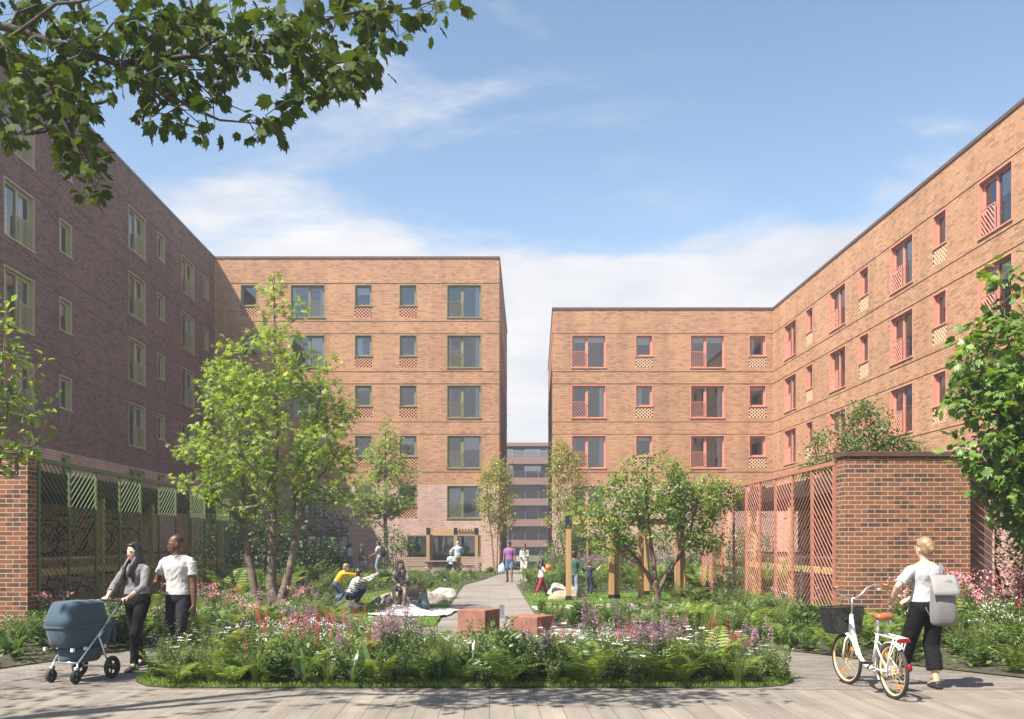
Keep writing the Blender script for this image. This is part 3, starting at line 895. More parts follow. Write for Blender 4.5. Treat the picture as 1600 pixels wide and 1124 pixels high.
def shelter(label, xf, xb, y0, y1, wallmat):
    s = 1 if xb > xf else -1
    t = thing('bike_shelter', label, 'bike shelter', ((xf + xb) / 2, y0, 0))
    l = t.location
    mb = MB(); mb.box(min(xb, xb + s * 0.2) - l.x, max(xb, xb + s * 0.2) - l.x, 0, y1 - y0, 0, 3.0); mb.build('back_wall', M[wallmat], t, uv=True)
    a, b = sorted((xf + s * 0.35, xb + s * 0.25))
    mb = MB(); mb.box(a - l.x, b - l.x, -0.0, y1 - y0, 2.68, 2.98); mb.build('roof', M['void'], t)
    mb = MB(); mb.box(a - l.x + 0.05, b - l.x - 0.05, 0.05, y1 - y0 - 0.05, 2.99, 3.09); mb.build('green_roof', M['soil'], t)
    xbm = xf + s * 0.30
    mb = MB(); mb.box(xbm - 0.04 - l.x, xbm + 0.04 - l.x, 0.1, (y1 - y0) * 0.95, 1.02, 1.16); mb.build('beam', M['beam'], t)
    mb = MB(); mb.box(min(xf, xb) - l.x + .05, max(xf, xb) - l.x - .05, 0.05, y1 - y0, -.02, .013); mb.build('floor', M['floor'], t)  # added as a reflector for the dim interior
    y = 0.6
    while y < (y1 - y0):
        mb = MB(); xx = xf + s * 0.42; mb.box(xx - 0.06 - l.x, xx + 0.06 - l.x, y, y + 0.12, 0, 2.675); mb.build('post', M['beam'], t); y += 3.1
    xx0, xx1 = sorted((xf + s * 1.0, xb - s * 0.15))
    for zz in (1.36,):
        mb = MB()
        yy = 0.5
        while yy < (y1 - y0) - 0.5:
            mb.box(xx0 - l.x, xx1 - l.x, yy, yy + 0.06, zz, zz + 0.05); yy += 0.62
        mb.box(xx0 - l.x, xx0 - l.x + 0.05, 0.3, y1 - y0 - 0.3, zz - 0.06, zz - 0.002); mb.box(xx1 - l.x - 0.05, xx1 - l.x, 0.3, y1 - y0 - 0.3, zz - 0.06, zz - 0.002)
        for yy in np.arange(0.4, y1 - y0, 2.2):
            mb.box(xx0 - l.x, xx0 - l.x + 0.05, yy, yy + 0.05, 0, zz - 0.062)
        mb.build('bike_tier', M['steel'], t)
    return t


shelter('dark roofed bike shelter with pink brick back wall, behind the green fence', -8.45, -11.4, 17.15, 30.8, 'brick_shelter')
shelter('dark roofed bike shelter with pink brick back wall, behind the pink fence', 6.73, 9.7, 17.95, 28.8, 'brick_shelter')

# the slightly milky summer air of the courtyard
hz, hn, ho = nt('summer_haze')
pv = hn.nodes.new('ShaderNodeVolumePrincipled'); pv.inputs['Color'].default_value = (0.86, 0.91, 1.0, 1); pv.inputs['Density'].default_value = 0.0014; pv.inputs['Anisotropy'].default_value = 0.2
hn.links.new(pv.outputs[0], ho.inputs['Volume'])
mb = MB(); mb.box(-70, 70, -25, 165, -1.0, 24); o = mb.build('haze', hz); tag(o, 'thin pale summer haze filling the air of the courtyard', 'haze', None, 'stuff')
# ------------------------------------------------------------------ leaves
def tmpl_palmate(lobes=5, deep=0.45, fold=0.12, spread=2.3):
    """maple-like leaf: fan of triangles from the leaf centre, stalk end at the origin, tip at y = 1."""
    pts = []
    for i in range(lobes):
        a = (i - (lobes - 1) / 2) / ((lobes - 1) / 2) * spread / 1.0 * 0.5 * 1.05
        L = 0.62 * (1 - 0.36 * abs(a) / 1.3)
        if i > 0:
            am = a - spread * 0.5 * 1.05 / (lobes - 1)
            pts.append((math.sin(am) * deep * 0.62, 0.38 + math.cos(am) * deep * 0.62, -0.02))
        for da, rr in ((-0.16, 0.72), (0, 1.0), (0.16, 0.72)):
            pts.append((math.sin(a + da) * L * rr, 0.38 + math.cos(a + da) * L * rr, fold * (0.5 if da else -0.6) * rr))
    pts.append((0.16, 0.16, 0.0)); pts.append((0.0, 0.20, 0.0)); pts.append((-0.16, 0.16, 0.0))
    v = [(0, 0.38, 0.03)] + pts; n_ = len(pts)
    f = [(0, 1 + (i + 1) % n_, 1 + i) for i in range(n_)]
    return np.array(v), np.array(f)


def tmpl_star():
    v = [(0, 0.25, 0.02)]; f = []
    for i, (a, L) in enumerate(((-1.75, 0.55), (-0.85, 0.72), (0, 0.85), (0.85, 0.72), (1.75, 0.55))):
        d = V((math.sin(a), math.cos(a))); p = V((-d.y, d.x)); b = len(v); c = V((0, 0.25))
        m_ = c + d * L * 0.45; t_ = c + d * L
        v += [(*(m_ + p * 0.12), 0.03), (*t_, -0.1), (*(m_ - p * 0.12), 0.03)]
        f += [(0, b + 2, b), (b, b + 2, b + 1)]
    return np.array(v), np.array(f)


def tmpl_oval(wd=0.3, fold=0.08):
    v = [(0, 0, 0), (wd, 0.4, fold), (wd * 0.7, 0.72, fold * 0.6), (0, 1, -0.08), (-wd * 0.7, 0.72, fold * 0.6), (-wd, 0.4, fold), (0, 0.5, 0)]
    f = [(0, 1, 6), (1, 2, 6), (2, 3, 6), (3, 4, 6), (4, 5, 6), (5, 0, 6)]
    return np.array(v, float), np.array(f)


def tmpl_kite(wd=0.28):
    return np.array([(0, 0, 0), (wd, 0.45, 0.05), (0, 1, -0.05), (-wd, 0.45, 0.05)], float), np.array([(0, 1, 2), (0, 2, 3)])


T_MAPLE = tmpl_palmate(5, 0.62, 0.14)
T_PLANE = tmpl_palmate(5, 0.70, 0.10)
T_STAR = tmpl_star(); T_OVAL = tmpl_oval(); T_KITE = tmpl_kite(); T_NARROW = tmpl_oval(0.16, 0.05)


def leaf_cloud(pos, nrm, dirs, size, tm):
    """verts, faces for one leaf template set at every position."""
    Tv, Tf = tm
    y = dirs / np.maximum(np.linalg.norm(dirs, axis=1, keepdims=True), 1e-6)
    z = nrm - (nrm * y).sum(1, keepdims=True) * y
    z /= np.maximum(np.linalg.norm(z, axis=1, keepdims=True), 1e-6)
    x = np.cross(y, z)
    P = pos[:, None, :] + size[:, None, None] * (Tv[None, :, 0, None] * x[:, None] + Tv[None, :, 1, None] * y[:, None] + Tv[None, :, 2, None] * z[:, None])
    F = (Tf[None] + (np.arange(len(pos)) * len(Tv))[:, None, None]).reshape(-1, 3)
    return P.reshape(-1, 3), F


def rnd_unit(k):
    a = RNG.normal(size=(k, 3)); return a / np.linalg.norm(a, axis=1, keepdims=True)


def tubes_np(segs, nside):
    """segs: arrays p, q, r1, r2 -> tapered tubes as one numpy mesh (verts, quads)."""
    p, q, r1, r2 = segs
    d = q - p; d /= np.maximum(np.linalg.norm(d, axis=1, keepdims=True), 1e-6)
    ref = np.where(np.abs(d[:, 2:3]) < 0.9, np.array([[0, 0, 1.0]]), np.array([[1.0, 0, 0]]))
    a = np.cross(d, ref); a /= np.linalg.norm(a, axis=1, keepdims=True); b = np.cross(d, a)
    t = np.arange(nside) * 2 * PI / nside
    ring = np.cos(t)[None, :, None] * a[:, None] + np.sin(t)[None, :, None] * b[:, None]
    P = np.concatenate([p[:, None] + ring * r1[:, None, None], q[:, None] + ring * r2[:, None, None]], 1)
    base = (np.arange(len(p)) * 2 * nside)[:, None]
    k = np.arange(nside); k2 = (k + 1) % nside
    F = np.stack([base + k, base + k2, base + nside + k2, base + nside + k], -1).reshape(-1, 4)
    return P.reshape(-1, 3), F


def grow(trunks, attract, step=0.35, rise=0.7, jit=0.06, kr=0.012, pw=0.5):
    """trunks: polylines with radii [(pts, r0, r1)]; every attractor is joined to the nearest wood below it."""
    pos = []; par = []; rad = []
    tips = []
    for pts, r0, r1 in trunks:
        pts = [np.array(p, float) for p in pts]
        # resample
        prev = None
        tot = sum(np.linalg.norm(pts[i + 1] - pts[i]) for i in range(len(pts) - 1)); acc = 0
        for i in range(len(pts) - 1):
            L = np.linalg.norm(pts[i + 1] - pts[i]); k = max(1, int(L / 0.18))
            for j in range(k + (1 if i == len(pts) - 2 else 0)):
                t = j / k; p = pts[i] * (1 - t) + pts[i + 1] * t
                w_ = (acc + L * t) / tot
                p = p + RNG.normal(size=3) * 0.012
                pos.append(p); par.append(-1 if prev is None else prev); rad.append(r0 * (1 - w_) + r1 * w_); prev = len(pos) - 1
            acc += L
    base = np.array(pos[0]); ntr = len(pos)
    order = np.argsort(np.linalg.norm(attract - base, axis=1))
    P = np.zeros((len(pos) + len(attract) * 12, 3)); P[:len(pos)] = pos; nP = len(pos)
    low = base[2] + 0.0
    for i in order:
        a = attract[i]
        d = a - P[:nP]; L = np.linalg.norm(d, axis=1)
        cost = L + rise * np.maximum(0, P[:nP, 2] + 0.45 * np.linalg.norm(d[:, :2], axis=1) - a[2])
        j = int(np.argmin(cost)); L = L[j]
        k = min(11, max(1, int(L / step)))
        pj = P[j].copy(); pd = np.array([0, 0, 0.0])
        if par[j] >= 0: pd = P[j] - P[par[j]]; pd /= max(np.linalg.norm(pd), 1e-6)
        mid = (pj + a) / 2 + pd * L * 0.18 + np.array([0, 0, -0.04 * L])
        prev = j
        for s in range(1, k + 1):
            t = s / k
            p = (1 - t) ** 2 * pj + 2 * t * (1 - t) * mid + t * t * a
            if s < k: p = p + RNG.normal(size=3) * jit * min(1, L)
            P[nP] = p; par.append(prev); rad.append(0); prev = nP; nP += 1
        tips.append(prev)
    P = P[:nP]
    cnt = np.zeros(nP); cnt[tips] += 1
    for i in range(nP - 1, -1, -1):
        if par[i] >= 0: cnt[par[i]] += cnt[i]
    r = kr * np.maximum(cnt, 1) ** pw
    rad = np.array(rad); r[:ntr] = np.maximum(rad[:ntr], 0.004)
    for i in range(ntr, nP):
        if par[i] >= 0: r[i] = min(r[i], r[par[i]] * 0.92)
    par = np.array(par)
    idx = np.where(par >= 0)[0]
    return P, par, r, np.array(tips), idx


def ell_points(ells, n_, shell=0.5):
    """points in a union of ellipsoids (cx, cy, cz, rx, ry, rz, weight), biased to the outside."""
    w_ = np.array([e[6] for e in ells], float); w_ /= w_.sum()
    ch = RNG.choice(len(ells), n_, p=w_); e = np.array(ells, float)[ch]
    u = rnd_unit(n_) * (RNG.random(n_) ** (1 / (3 + shell * 3)))[:, None]
    return e[:, :3] + u * e[:, 3:6]


def make_tree(name, label, cat, base, trunks, ells, n_att, leaves_per, lsize, tm, lmat, bmat, group=None, spread=0.25, shell=0.5, nside=7, up=0.9, droop=0.25,
              kr=0.006, rise=0.7, jit=0.06, step=0.35, att=None, thin=0.0):
    """trunk mesh and crown mesh under one Empty; everything given in metres from the base point."""
    t = thing(name, label, cat, base, 0, group)
    A = ell_points(ells, n_att, shell) if att is None else att
    P, par, r, tips, idx = grow(trunks, A, step, rise, jit, kr)
    r2 = r[idx]; r1 = np.minimum(r[par[idx]], np.maximum(r2 * 1.6, r2 + 0.004))
    vt, ft = tubes_np((P[par[idx]], P[idx], r1, r2), nside)
    me = mesh_np('trunk', vt, ft, bmat, True); link('trunk', me, t)
    # leaves round each tip and along the last pieces of twig
    tp = P[tips]; k = len(tips)
    back = P[par[tips]]
    dirs = tp - back; dirs /= np.maximum(np.linalg.norm(dirs, axis=1, keepdims=True), 1e-6)
    m_ = np.maximum(1, RNG.poisson(leaves_per, k)); rep = np.repeat(np.arange(k), m_); nl = len(rep)
    off = rnd_unit(nl) * (RNG.random(nl) ** 0.6 * spread)[:, None]; off[:, 2] *= 0.75
    off -= dirs[rep] * (RNG.random(nl) * spread * 1.2)[:, None]
    pos = tp[rep] + off
    out_ = pos - (tp[rep] - dirs[rep] * spread); out_ /= np.maximum(np.linalg.norm(out_, axis=1, keepdims=True), 1e-6)
    ld = out_ * 0.8 + rnd_unit(nl) * 0.6 + np.array([0, 0, -droop])
    nm = np.array([0, 0, up]) + rnd_unit(nl) * 0.75 + out_ * 0.25
    vl, fl = leaf_cloud(pos, nm, ld, lsize * RNG.uniform(0.6, 1.2, nl), tm)
    link('crown', mesh_np('crown', vl, fl, lmat), t)
    return t


M['leaf_acer'] = leafmat('acer_leaf', (0.105, 0.18, 0.03), (0.24, 0.315, 0.065), 0.42, tcol=(1.8, 1.75, 0.6))
M['leaf_young'] = leafmat('young_maple_leaf', (0.15, 0.23, 0.035), (0.30, 0.37, 0.08), 0.45, tcol=(1.7, 1.6, 0.6))
M['leaf_mid'] = leafmat('mid_green_leaf', (0.09, 0.165, 0.03), (0.20, 0.285, 0.06), 0.40, tcol=(1.8, 1.7, 0.6))
M['leaf_maple'] = leafmat('maple_leaf', (0.075, 0.155, 0.03), (0.18, 0.27, 0.05), 0.33, 0.4, tcol=(1.9, 1.8, 0.5))
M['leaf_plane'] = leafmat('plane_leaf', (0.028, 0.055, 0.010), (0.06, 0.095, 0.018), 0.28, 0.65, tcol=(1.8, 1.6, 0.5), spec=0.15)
M['leaf_birch'] = leafmat('birch_leaf', (0.17, 0.22, 0.035), (0.33, 0.33, 0.075), 0.42, tcol=(1.6, 1.4, 0.6))
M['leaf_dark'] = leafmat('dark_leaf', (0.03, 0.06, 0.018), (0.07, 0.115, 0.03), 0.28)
M['leaf_shrub'] = leafmat('shrub_leaf', (0.05, 0.105, 0.025), (0.125, 0.19, 0.045), 0.34, 0.4)
M['leaf_grey'] = leafmat('olive_leaf', (0.085, 0.14, 0.045), (0.175, 0.22, 0.075), 0.34)

# --- big three stemmed field maple, left
b_ = V((-4.95, 21.0, 0))
make_tree('maple_tree', 'tall airy maple with three leaning grey stems rising from the left flower bed', 'tree', b_,
          [([(-0.35, 0.2, 0), (-0.55, 0.2, 0.9), (-0.72, 0.2, 1.8), (-0.8, 0.25, 2.7), (-0.9, 0.3, 3.9), (-0.75, 0.3, 5.2)], 0.105, 0.03),
           ([(0, 0, 0), (-0.06, 0, 1.2), (-0.02, 0, 2.6), (0.05, 0.0, 4.2), (0.02, 0, 5.8), (0.0, 0, 7.9)], 0.13, 0.012),
           ([(0.10, -0.12, 0), (0.3, -0.15, 0.7), (0.5, -0.2, 1.5), (0.62, -0.2, 2.5), (0.95, -0.25, 3.8), (1.1, -0.2, 5.2)], 0.11, 0.025)],
          [(0, 0, 4.3, 1.95, 1.7, 1.55, 5), (-0.1, 0, 5.7, 1.35, 1.2, 1.0, 2.2), (0, 0, 6.9, 0.62, 0.6, 1.0, 0.7), (-1.6, 0, 3.5, 0.8, 0.8, 0.8, 0.9), (1.2, 0, 3.5, 0.8, 0.8, 1.0, 1.2), (-0.3, 0, 3.0, 1.4, 1.2, 0.7, 1.3), (1.3, 0, 5.0, 0.6, 0.6, 0.6, 0.5)],
          370, 14.5, 0.15, T_STAR, M['leaf_acer'], M['bark'], spread=0.33, shell=0.35, nside=9, kr=0.0045)
# --- slimmer maple further back
make_tree('maple_tree', 'slender single stemmed young maple beside the man with the rucksack', 'tree', (-5.75, 50.3, 0),
          [([(0, 0, 0), (0.05, 0, 2.2), (0.0, 0, 4.5), (0.05, 0, 8.4)], 0.16, 0.02)],
          [(0, 0, 4.9, 1.8, 1.6, 1.7, 4), (0.1, 0, 6.6, 1.1, 1.1, 1.3, 2), (0.1, 0, 7.7, 0.5, 0.5, 0.9, 0.5), (0.9, 0, 4.2, 1.1, 1, 0.9, 1), (-0.9, 0, 3.6, 1.2, 1, 0.9, 1)],
          250, 16, 0.20, T_STAR, M['leaf_young'], M['bark'], spread=0.38, shell=0.3, nside=6, kr=0.007)
# --- feathery birches either side of the gap
for i, (x, y, lab) in enumerate(((0.35, 50.0, 'feathery yellow green birch of many thin stems left of the path'), (4.1, 49.0, 'feathery yellow green birch of many thin stems right of the path'))):
    st = []
    for k in range(5):
        a = k * 2 * PI / 5 + i; s_ = 0.25
        st.append(([(0.12 * math.cos(a), 0.12 * math.sin(a), 0), (s_ * math.cos(a), s_ * math.sin(a), 1.6), (0.55 * math.cos(a), 0.5 * math.sin(a), 3.6), (0.7 * math.cos(a), 0.6 * math.sin(a), 5.4 + 0.5 * (k % 2) + 0.6 * i)], 0.05, 0.01))
    make_tree('birch_tree', lab, 'tree', (x, y, 0), st,
              [(0, 0, 4.6 + 0.5 * i, 1.05, 1, 1.7, 4), (0, 0, 3.2, 1.2, 1, 1.2, 1.2), (0.2 - 0.5 * i, 0, 5.9 + 0.6 * i, 0.6, 0.6, 0.8, 1)],
              330, 16, 0.135, T_KITE, M['leaf_birch'], M['bark_birch'], spread=0.30, nside=5, kr=0.004, rise=1.2, droop=0.5)
# --- spreading small tree on the right
b_ = V((4.5, 24.6, 0))
make_tree('rowan_tree', 'low spreading multi-stemmed tree with russet forking branches beside the timber pergola', 'tree', b_,
          [([(0, 0, 0), (0.02, 0, 0.35), (-0.35, 0.1, 1.0), (-0.9, 0.2, 1.7), (-1.5, 0.3, 2.5)], 0.075, 0.02),
           ([(0, 0, 0.05), (-0.02, 0, 0.5), (-0.15, 0.05, 1.6), (-0.3, 0, 2.8), (-0.25, 0, 3.9)], 0.075, 0.015),
           ([(0, 0, 0.05), (0.05, 0, 0.4), (0.45, -0.1, 1.15), (0.85, -0.2, 2.0), (1.1, -0.2, 3.1)], 0.07, 0.02),
           ([(0.03, 0.0, 0.3), (0.3, 0.1, 0.9), (0.9, 0.2, 1.6), (1.5, 0.25, 2.4)], 0.06, 0.015),
           ([(-0.1, 0.0, 0.7), (-0.5, -0.2, 1.1), (-1.1, -0.3, 1.4), (-1.7, -0.3, 1.7)], 0.05, 0.012)],
          [(-1.45, 0, 2.5, 0.85, 0.8, 0.75, 2.2), (-0.2, 0, 3.35, 1.1, 1, 0.85, 2.6), (0, 0, 2.9, 1.5, 1, 0.8, 1.6), (1.0, 0, 2.9, 0.95, 0.9, 0.8, 2.2), (0.1, 0, 2.4, 1.7, 1.1, 0.6, 1.6), (-1.3, 0, 1.65, 0.7, 0.7, 0.4, 1.0), (1.3, 0, 1.8, 0.7, 0.7, 0.4, 0.8), (1.85, 0, 3.0, 0.45, 0.5, 0.4, 0.6)],
          430, 21, 0.105, T_OVAL, M['leaf_mid'], M['bark_red'], spread=0.25, shell=0.4, nside=8, kr=0.005, rise=0.4)
# --- big leaved maple at the right edge
make_tree('maple_tree', 'broad leaved maple hanging into the right edge in front of the brick wall', 'tree', (9.15, 14.2, 0),
          [([(0.4, 0, 0), (0.3, 0, 2), (0.1, 0, 4.0), (0, 0, 6.2)], 0.14, 0.03)],
          [(-0.1, 0, 4.5, 1.8, 1.5, 1.3, 4), (-0.6, -0.2, 3.6, 1.5, 1.2, 1.2, 3.4), (-0.1, 0, 5.5, 1.4, 1.2, 0.9, 2), (-0.4, -0.3, 2.5, 1.15, 0.9, 0.8, 2.0), (-1.15, -0.2, 2.9, 0.6, 0.5, 0.6, 1.0), (-0.55, -0.2, 1.95, 0.5, 0.5, 0.45, 0.7), (-1.3, 0, 4.0, 0.6, 0.5, 0.7, 1.0)],
          460, 11, 0.22, T_MAPLE, M['leaf_maple'], M['bark'], spread=0.26, shell=0.55, nside=8, kr=0.0045, up=0.7, droop=0.55)
# --- crown tips at the left edge
make_tree('maple_tree', 'leafy branch tips reaching in at the left edge above the brick wall', 'tree', (-7.9, 13.2, 0),
          [([(0, 0, 0), (0.05, 0, 1.8), (0.1, 0, 3.2), (0.1, 0, 5.4)], 0.1, 0.02)],
          [(0.55, 0, 3.4, 0.95, 0.9, 0.9, 3), (0.5, 0, 4.3, 0.9, 0.9, 0.7, 2), (0.2, 0, 5.0, 0.6, 0.6, 0.5, 1)],
          130, 13, 0.13, T_OVAL, M['leaf_mid'], M['bark'], spread=0.24, nside=6, kr=0.005)

# --- the plane tree whose bough hangs over the top left corner
def px(p, Y): return np.array(at(p[0], p[1], Y))
bb = V((-8.6, 5.2, 0))
LIMBS = [([(-320, -60), (-60, 20), (60, 62), (190, 97), (300, 88), (400, 78), (480, 42), (560, 18), (640, 10), (705, -8)], 7.2, 7.9, 0.042, 0.005),
         ([(190, 97), (235, 135), (290, 165), (345, 190), (425, 196)], 7.3, 7.2, 0.020, 0.004),
         ([(250, 140), (290, 112), (330, 150), (380, 170)], 7.3, 7.8, 0.012, 0.003),
         ([(400, 78), (470, 88), (520, 100), (575, 92)], 7.5, 7.3, 0.014, 0.004),
         ([(-60, 20), (10, 90), (75, 135), (100, 170), (120, 230), (140, 270), (155, 310)], 7.2, 7.6, 0.018, 0.003),
         ([(20, 50), (90, 10), (160, -10), (260, -30)], 7.0, 6.6, 0.016, 0.006),
         ([(300, 88), (350, 55), (420, 30), (450, -20)], 7.6, 8.2, 0.013, 0.004),
         ([(-320, -20), (-100, 130), (0, 170), (20, 210)], 7.2, 7.9, 0.03, 0.004)]
trk = [([(0, 0, 0), (0.1, 0.1, 2.5), (0.3, 0.4, 4.6), (0.9, 0.9, 6.0), (1.4, 1.3, 8.5)], 0.22, 0.06)]
for pts, Ya, Yb, r0, r1 in LIMBS:
    k = len(pts)
    trk.append(([tuple(px(p, Ya + (Yb - Ya) * i / (k - 1)) - np.array(bb)) for i, p in enumerate(pts)], r0, r1))
first = trk[1][0][0]; trk[1] = ([(0.6, 0.65, 5.4)] + trk[1][0], 0.07, 0.005)
l8 = trk[8][0]; trk[8] = ([(0.75, 0.8, 5.7)] + l8, 0.04, 0.004)
att = []
for cx, cy, rx, ry, k in ((90, 40, 110, 55, 40), (230, 40, 90, 60, 34), (330, 110, 80, 40, 26), (400, 40, 90, 45, 30), (500, 45, 60, 55, 24), (590, 35, 45, 40, 16), (650, 10, 50, 16, 9), (500, 125, 60, 28, 22), (560, 95, 35, 20, 10),
                         (60, 120, 80, 50, 30), (110, 165, 55, 40, 16), (140, 215, 26, 22, 9), (150, 275, 18, 38, 9), (250, 175, 22, 16, 5), (325, 188, 20, 12, 5), (410, 192, 30, 12, 7), (255, 130, 50, 30, 10), (10, 190, 24, 26, 7), (160, 90, 60, 40, 14), (320, 20, 60, 30, 14)):
    for _ in range(k):
        a = random.random() * 2 * PI; q = math.sqrt(random.random())
        att.append(px((cx + rx * q * math.cos(a), cy + ry * q * math.sin(a)), random.uniform(6.9, 8.3)) - np.array(bb))
crown = ell_points([(0.4, 2.0, 8.2, 2.6, 2.4, 1.7, 4), (-1.2, 1.5, 7.2, 2.2, 2.2, 1.5, 2), (2.6, 1.2, 8.6, 1.8, 1.6, 0.8, 1.2)], 150)
crown = crown[[not (-250 < (c[0] + bb.x) / (c[1] + bb.y) * FPX + 765 and 850 - (c[2] - EYE) * FPX / (c[1] + bb.y) > -30) for c in crown]]
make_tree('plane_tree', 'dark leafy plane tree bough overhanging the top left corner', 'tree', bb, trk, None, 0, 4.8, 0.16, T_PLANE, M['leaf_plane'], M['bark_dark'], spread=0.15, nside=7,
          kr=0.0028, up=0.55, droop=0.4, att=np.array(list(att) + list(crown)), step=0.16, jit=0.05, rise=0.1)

# --- shrubs and small trees behind
def shrub(name, label, base, ells, n_att, lp, ls, tm, mat, grp=None, stems=4, h=1.0, bark='bark_dark', **kw):
    st = []
    for k in range(stems):
        a = 2 * PI * k / stems + 0.4; rr = 0.3 * h
        st.append(([(0.05 * math.cos(a), 0.05 * math.sin(a), 0), (rr * 0.5 * math.cos(a), rr * 0.5 * math.sin(a), h * 0.4), (rr * math.cos(a), rr * math.sin(a), h)], 0.035 * h ** 0.5, 0.008))
    return make_tree(name, label, 'shrub', base, st, ells, n_att, lp, ls, tm, mat, M[bark], grp, nside=5, kr=0.004, **kw)


shrub('shrub', 'small leaved olive green bush growing above the pink fence on the shelter roof', (8.4, 20.5, 3.05),
      [(0, 0, 1.1, 0.6, 0.6, 0.75, 3), (0.65, 0, 0.55, 0.5, 0.5, 0.5, 1.5), (-0.85, 0.1, 0.6, 0.45, 0.5, 0.6, 1.2), (1.1, 0, 0.45, 0.4, 0.4, 0.4, 0.8), (-1.1, 0, 0.2, 0.35, 0.4, 0.25, 0.5), (0.9, 0, 0.7, 0.3, 0.3, 0.5, 0.5)], 330, 22, 0.075, T_OVAL, M['leaf_grey'], h=1.2, spread=0.22)
shrub('shrub', 'tall leafy bush behind the pink fence at the right edge', (10.9, 19.2, 0), [(0, 0, 1.5, 1.1, .7, 1.4, 3)], 150, 15, 0.12, T_OVAL, M['leaf_shrub'], h=2.2, spread=0.3)
shrub('shrub', 'rounded glossy bush left of the ground floor glazing', (-5.05, 48.6, 0), [(0, 0, 1.4, 1.0, 0.9, 1.3, 3)], 110, 14, 0.14, T_OVAL, M['leaf_shrub'], h=1.8, spread=0.3)
shrub('shrub', 'large full bush between the path and the pergola', (3.55, 44.5, 0), [(0, 0, 1.3, 1.0, 1.0, 1.3, 3), (0.5, 0.3, 2.3, 0.7, 0.8, 0.8, 1.2)], 170, 15, 0.13, T_OVAL, M['leaf_shrub'], h=2.2, spread=0.32)
for i, (x, y, h, lab) in enumerate(((6.2, 40.5, 2.4, 'dense bush behind the first pergola post'), (8.3, 41.5, 2.9, 'dense bush behind the middle of the pergola'), (10.3, 42.5, 2.2, 'dense bush behind the far end of the pergola'), (13.2, 46, 2.6, 'dense bush near the corner of the right building'))):
    shrub('shrub', lab, (x, y, 0), [(0, 0, h * 0.5, h * 0.42, h * 0.4, h * 0.5, 3)], 120, 15, 0.13, T_OVAL, M['leaf_shrub'], 'bushes behind the pergola', h=h * 0.7, spread=0.32)
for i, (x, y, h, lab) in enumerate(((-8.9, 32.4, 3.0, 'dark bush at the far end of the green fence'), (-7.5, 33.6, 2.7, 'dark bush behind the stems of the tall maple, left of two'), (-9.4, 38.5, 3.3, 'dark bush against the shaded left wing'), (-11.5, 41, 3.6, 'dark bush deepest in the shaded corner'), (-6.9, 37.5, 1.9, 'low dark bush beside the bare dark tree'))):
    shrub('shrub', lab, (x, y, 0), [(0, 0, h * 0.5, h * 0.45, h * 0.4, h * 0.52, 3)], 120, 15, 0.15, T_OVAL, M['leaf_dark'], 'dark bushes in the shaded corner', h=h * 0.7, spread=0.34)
shrub('small_tree', 'small dark twiggy tree in the shaded corner behind the standing women', (-8.6, 47.5, 0), [(0, 0, 3.0, 1.5, 1.2, 1.0, 3), (0, 0, 2.1, 1.3, 1, 0.6, 1)], 190, 5, 0.16, T_OVAL, M['leaf_dark'], h=2.4, stems=6, spread=0.3)

# ------------------------------------------------------------------ bed plants: a few of each kind, then copies
M['fern'] = leafmat('fern_leaf', (0.11, 0.18, 0.032), (0.22, 0.285, 0.065), 0.40, 0.5)
M['herb'] = leafmat('herb_leaf', (0.06, 0.105, 0.035), (0.165, 0.215, 0.08), 0.32, 0.35)
M['strap'] = leafmat('strap_leaf', (0.045, 0.09, 0.03), (0.10, 0.16, 0.05), 0.28, 0.35)
M['grassy'] = leafmat('tuft_grass', (0.10, 0.155, 0.035), (0.19, 0.235, 0.065), 0.35, 0.5)
M['turf'] = leafmat('turf_blade', (0.11, 0.20, 0.022), (0.20, 0.30, 0.045), 0.35, 0.5)
M['stem'] = simple('plant_stem', (0.09, 0.13, 0.04), 0.6)
M['fl_purple'] = leafmat('mauve_petal', (0.27, 0.14, 0.21), (0.48, 0.30, 0.38), 0.3, 0.6, (1.1, 1.0, 1.1))
M['fl_white'] = leafmat('white_petal', (0.68, 0.66, 0.60), (0.85, 0.84, 0.78), 0.25, 0.6, (1.0, 1.0, 1.0))
M['fl_red'] = leafmat('crimson_spike', (0.42, 0.025, 0.05), (0.58, 0.075, 0.095), 0.2, 0.6, (1.1, 1.0, 1.0))
M['fl_pink'] = leafmat('pink_petal', (0.55, 0.16, 0.24), (0.72, 0.36, 0.40), 0.25, 0.6, (1.1, 1.0, 1.0))


class Leafy:
    """collects leaf placements and stems for one plant."""
    def __init__(s): s.p = []; s.n = []; s.d = []; s.z = []; s.seg = []

    def leaf(s, p, d, nrm, size):
        s.p.append(tuple(p)); s.d.append(tuple(d)); s.n.append(tuple(nrm)); s.z.append(size)

    def mesh(s, name, tm, mat):
        v, f = leaf_cloud(np.array(s.p), np.array(s.n), np.array(s.d), np.array(s.z), tm)
        return mesh_np(name, v, f, mat)

    def stems(s, name, mat, ns=4):
        a = [np.array(x) for x in zip(*s.seg)]
        v, f = tubes_np((a[0].astype(float), a[1].astype(float), a[2].astype(float), a[3].astype(float)), ns)
        return mesh_np(name, v, f, mat)


def rv(s=1.0): return V((random.gauss(0, s), random.gauss(0, s), random.gauss(0, s)))


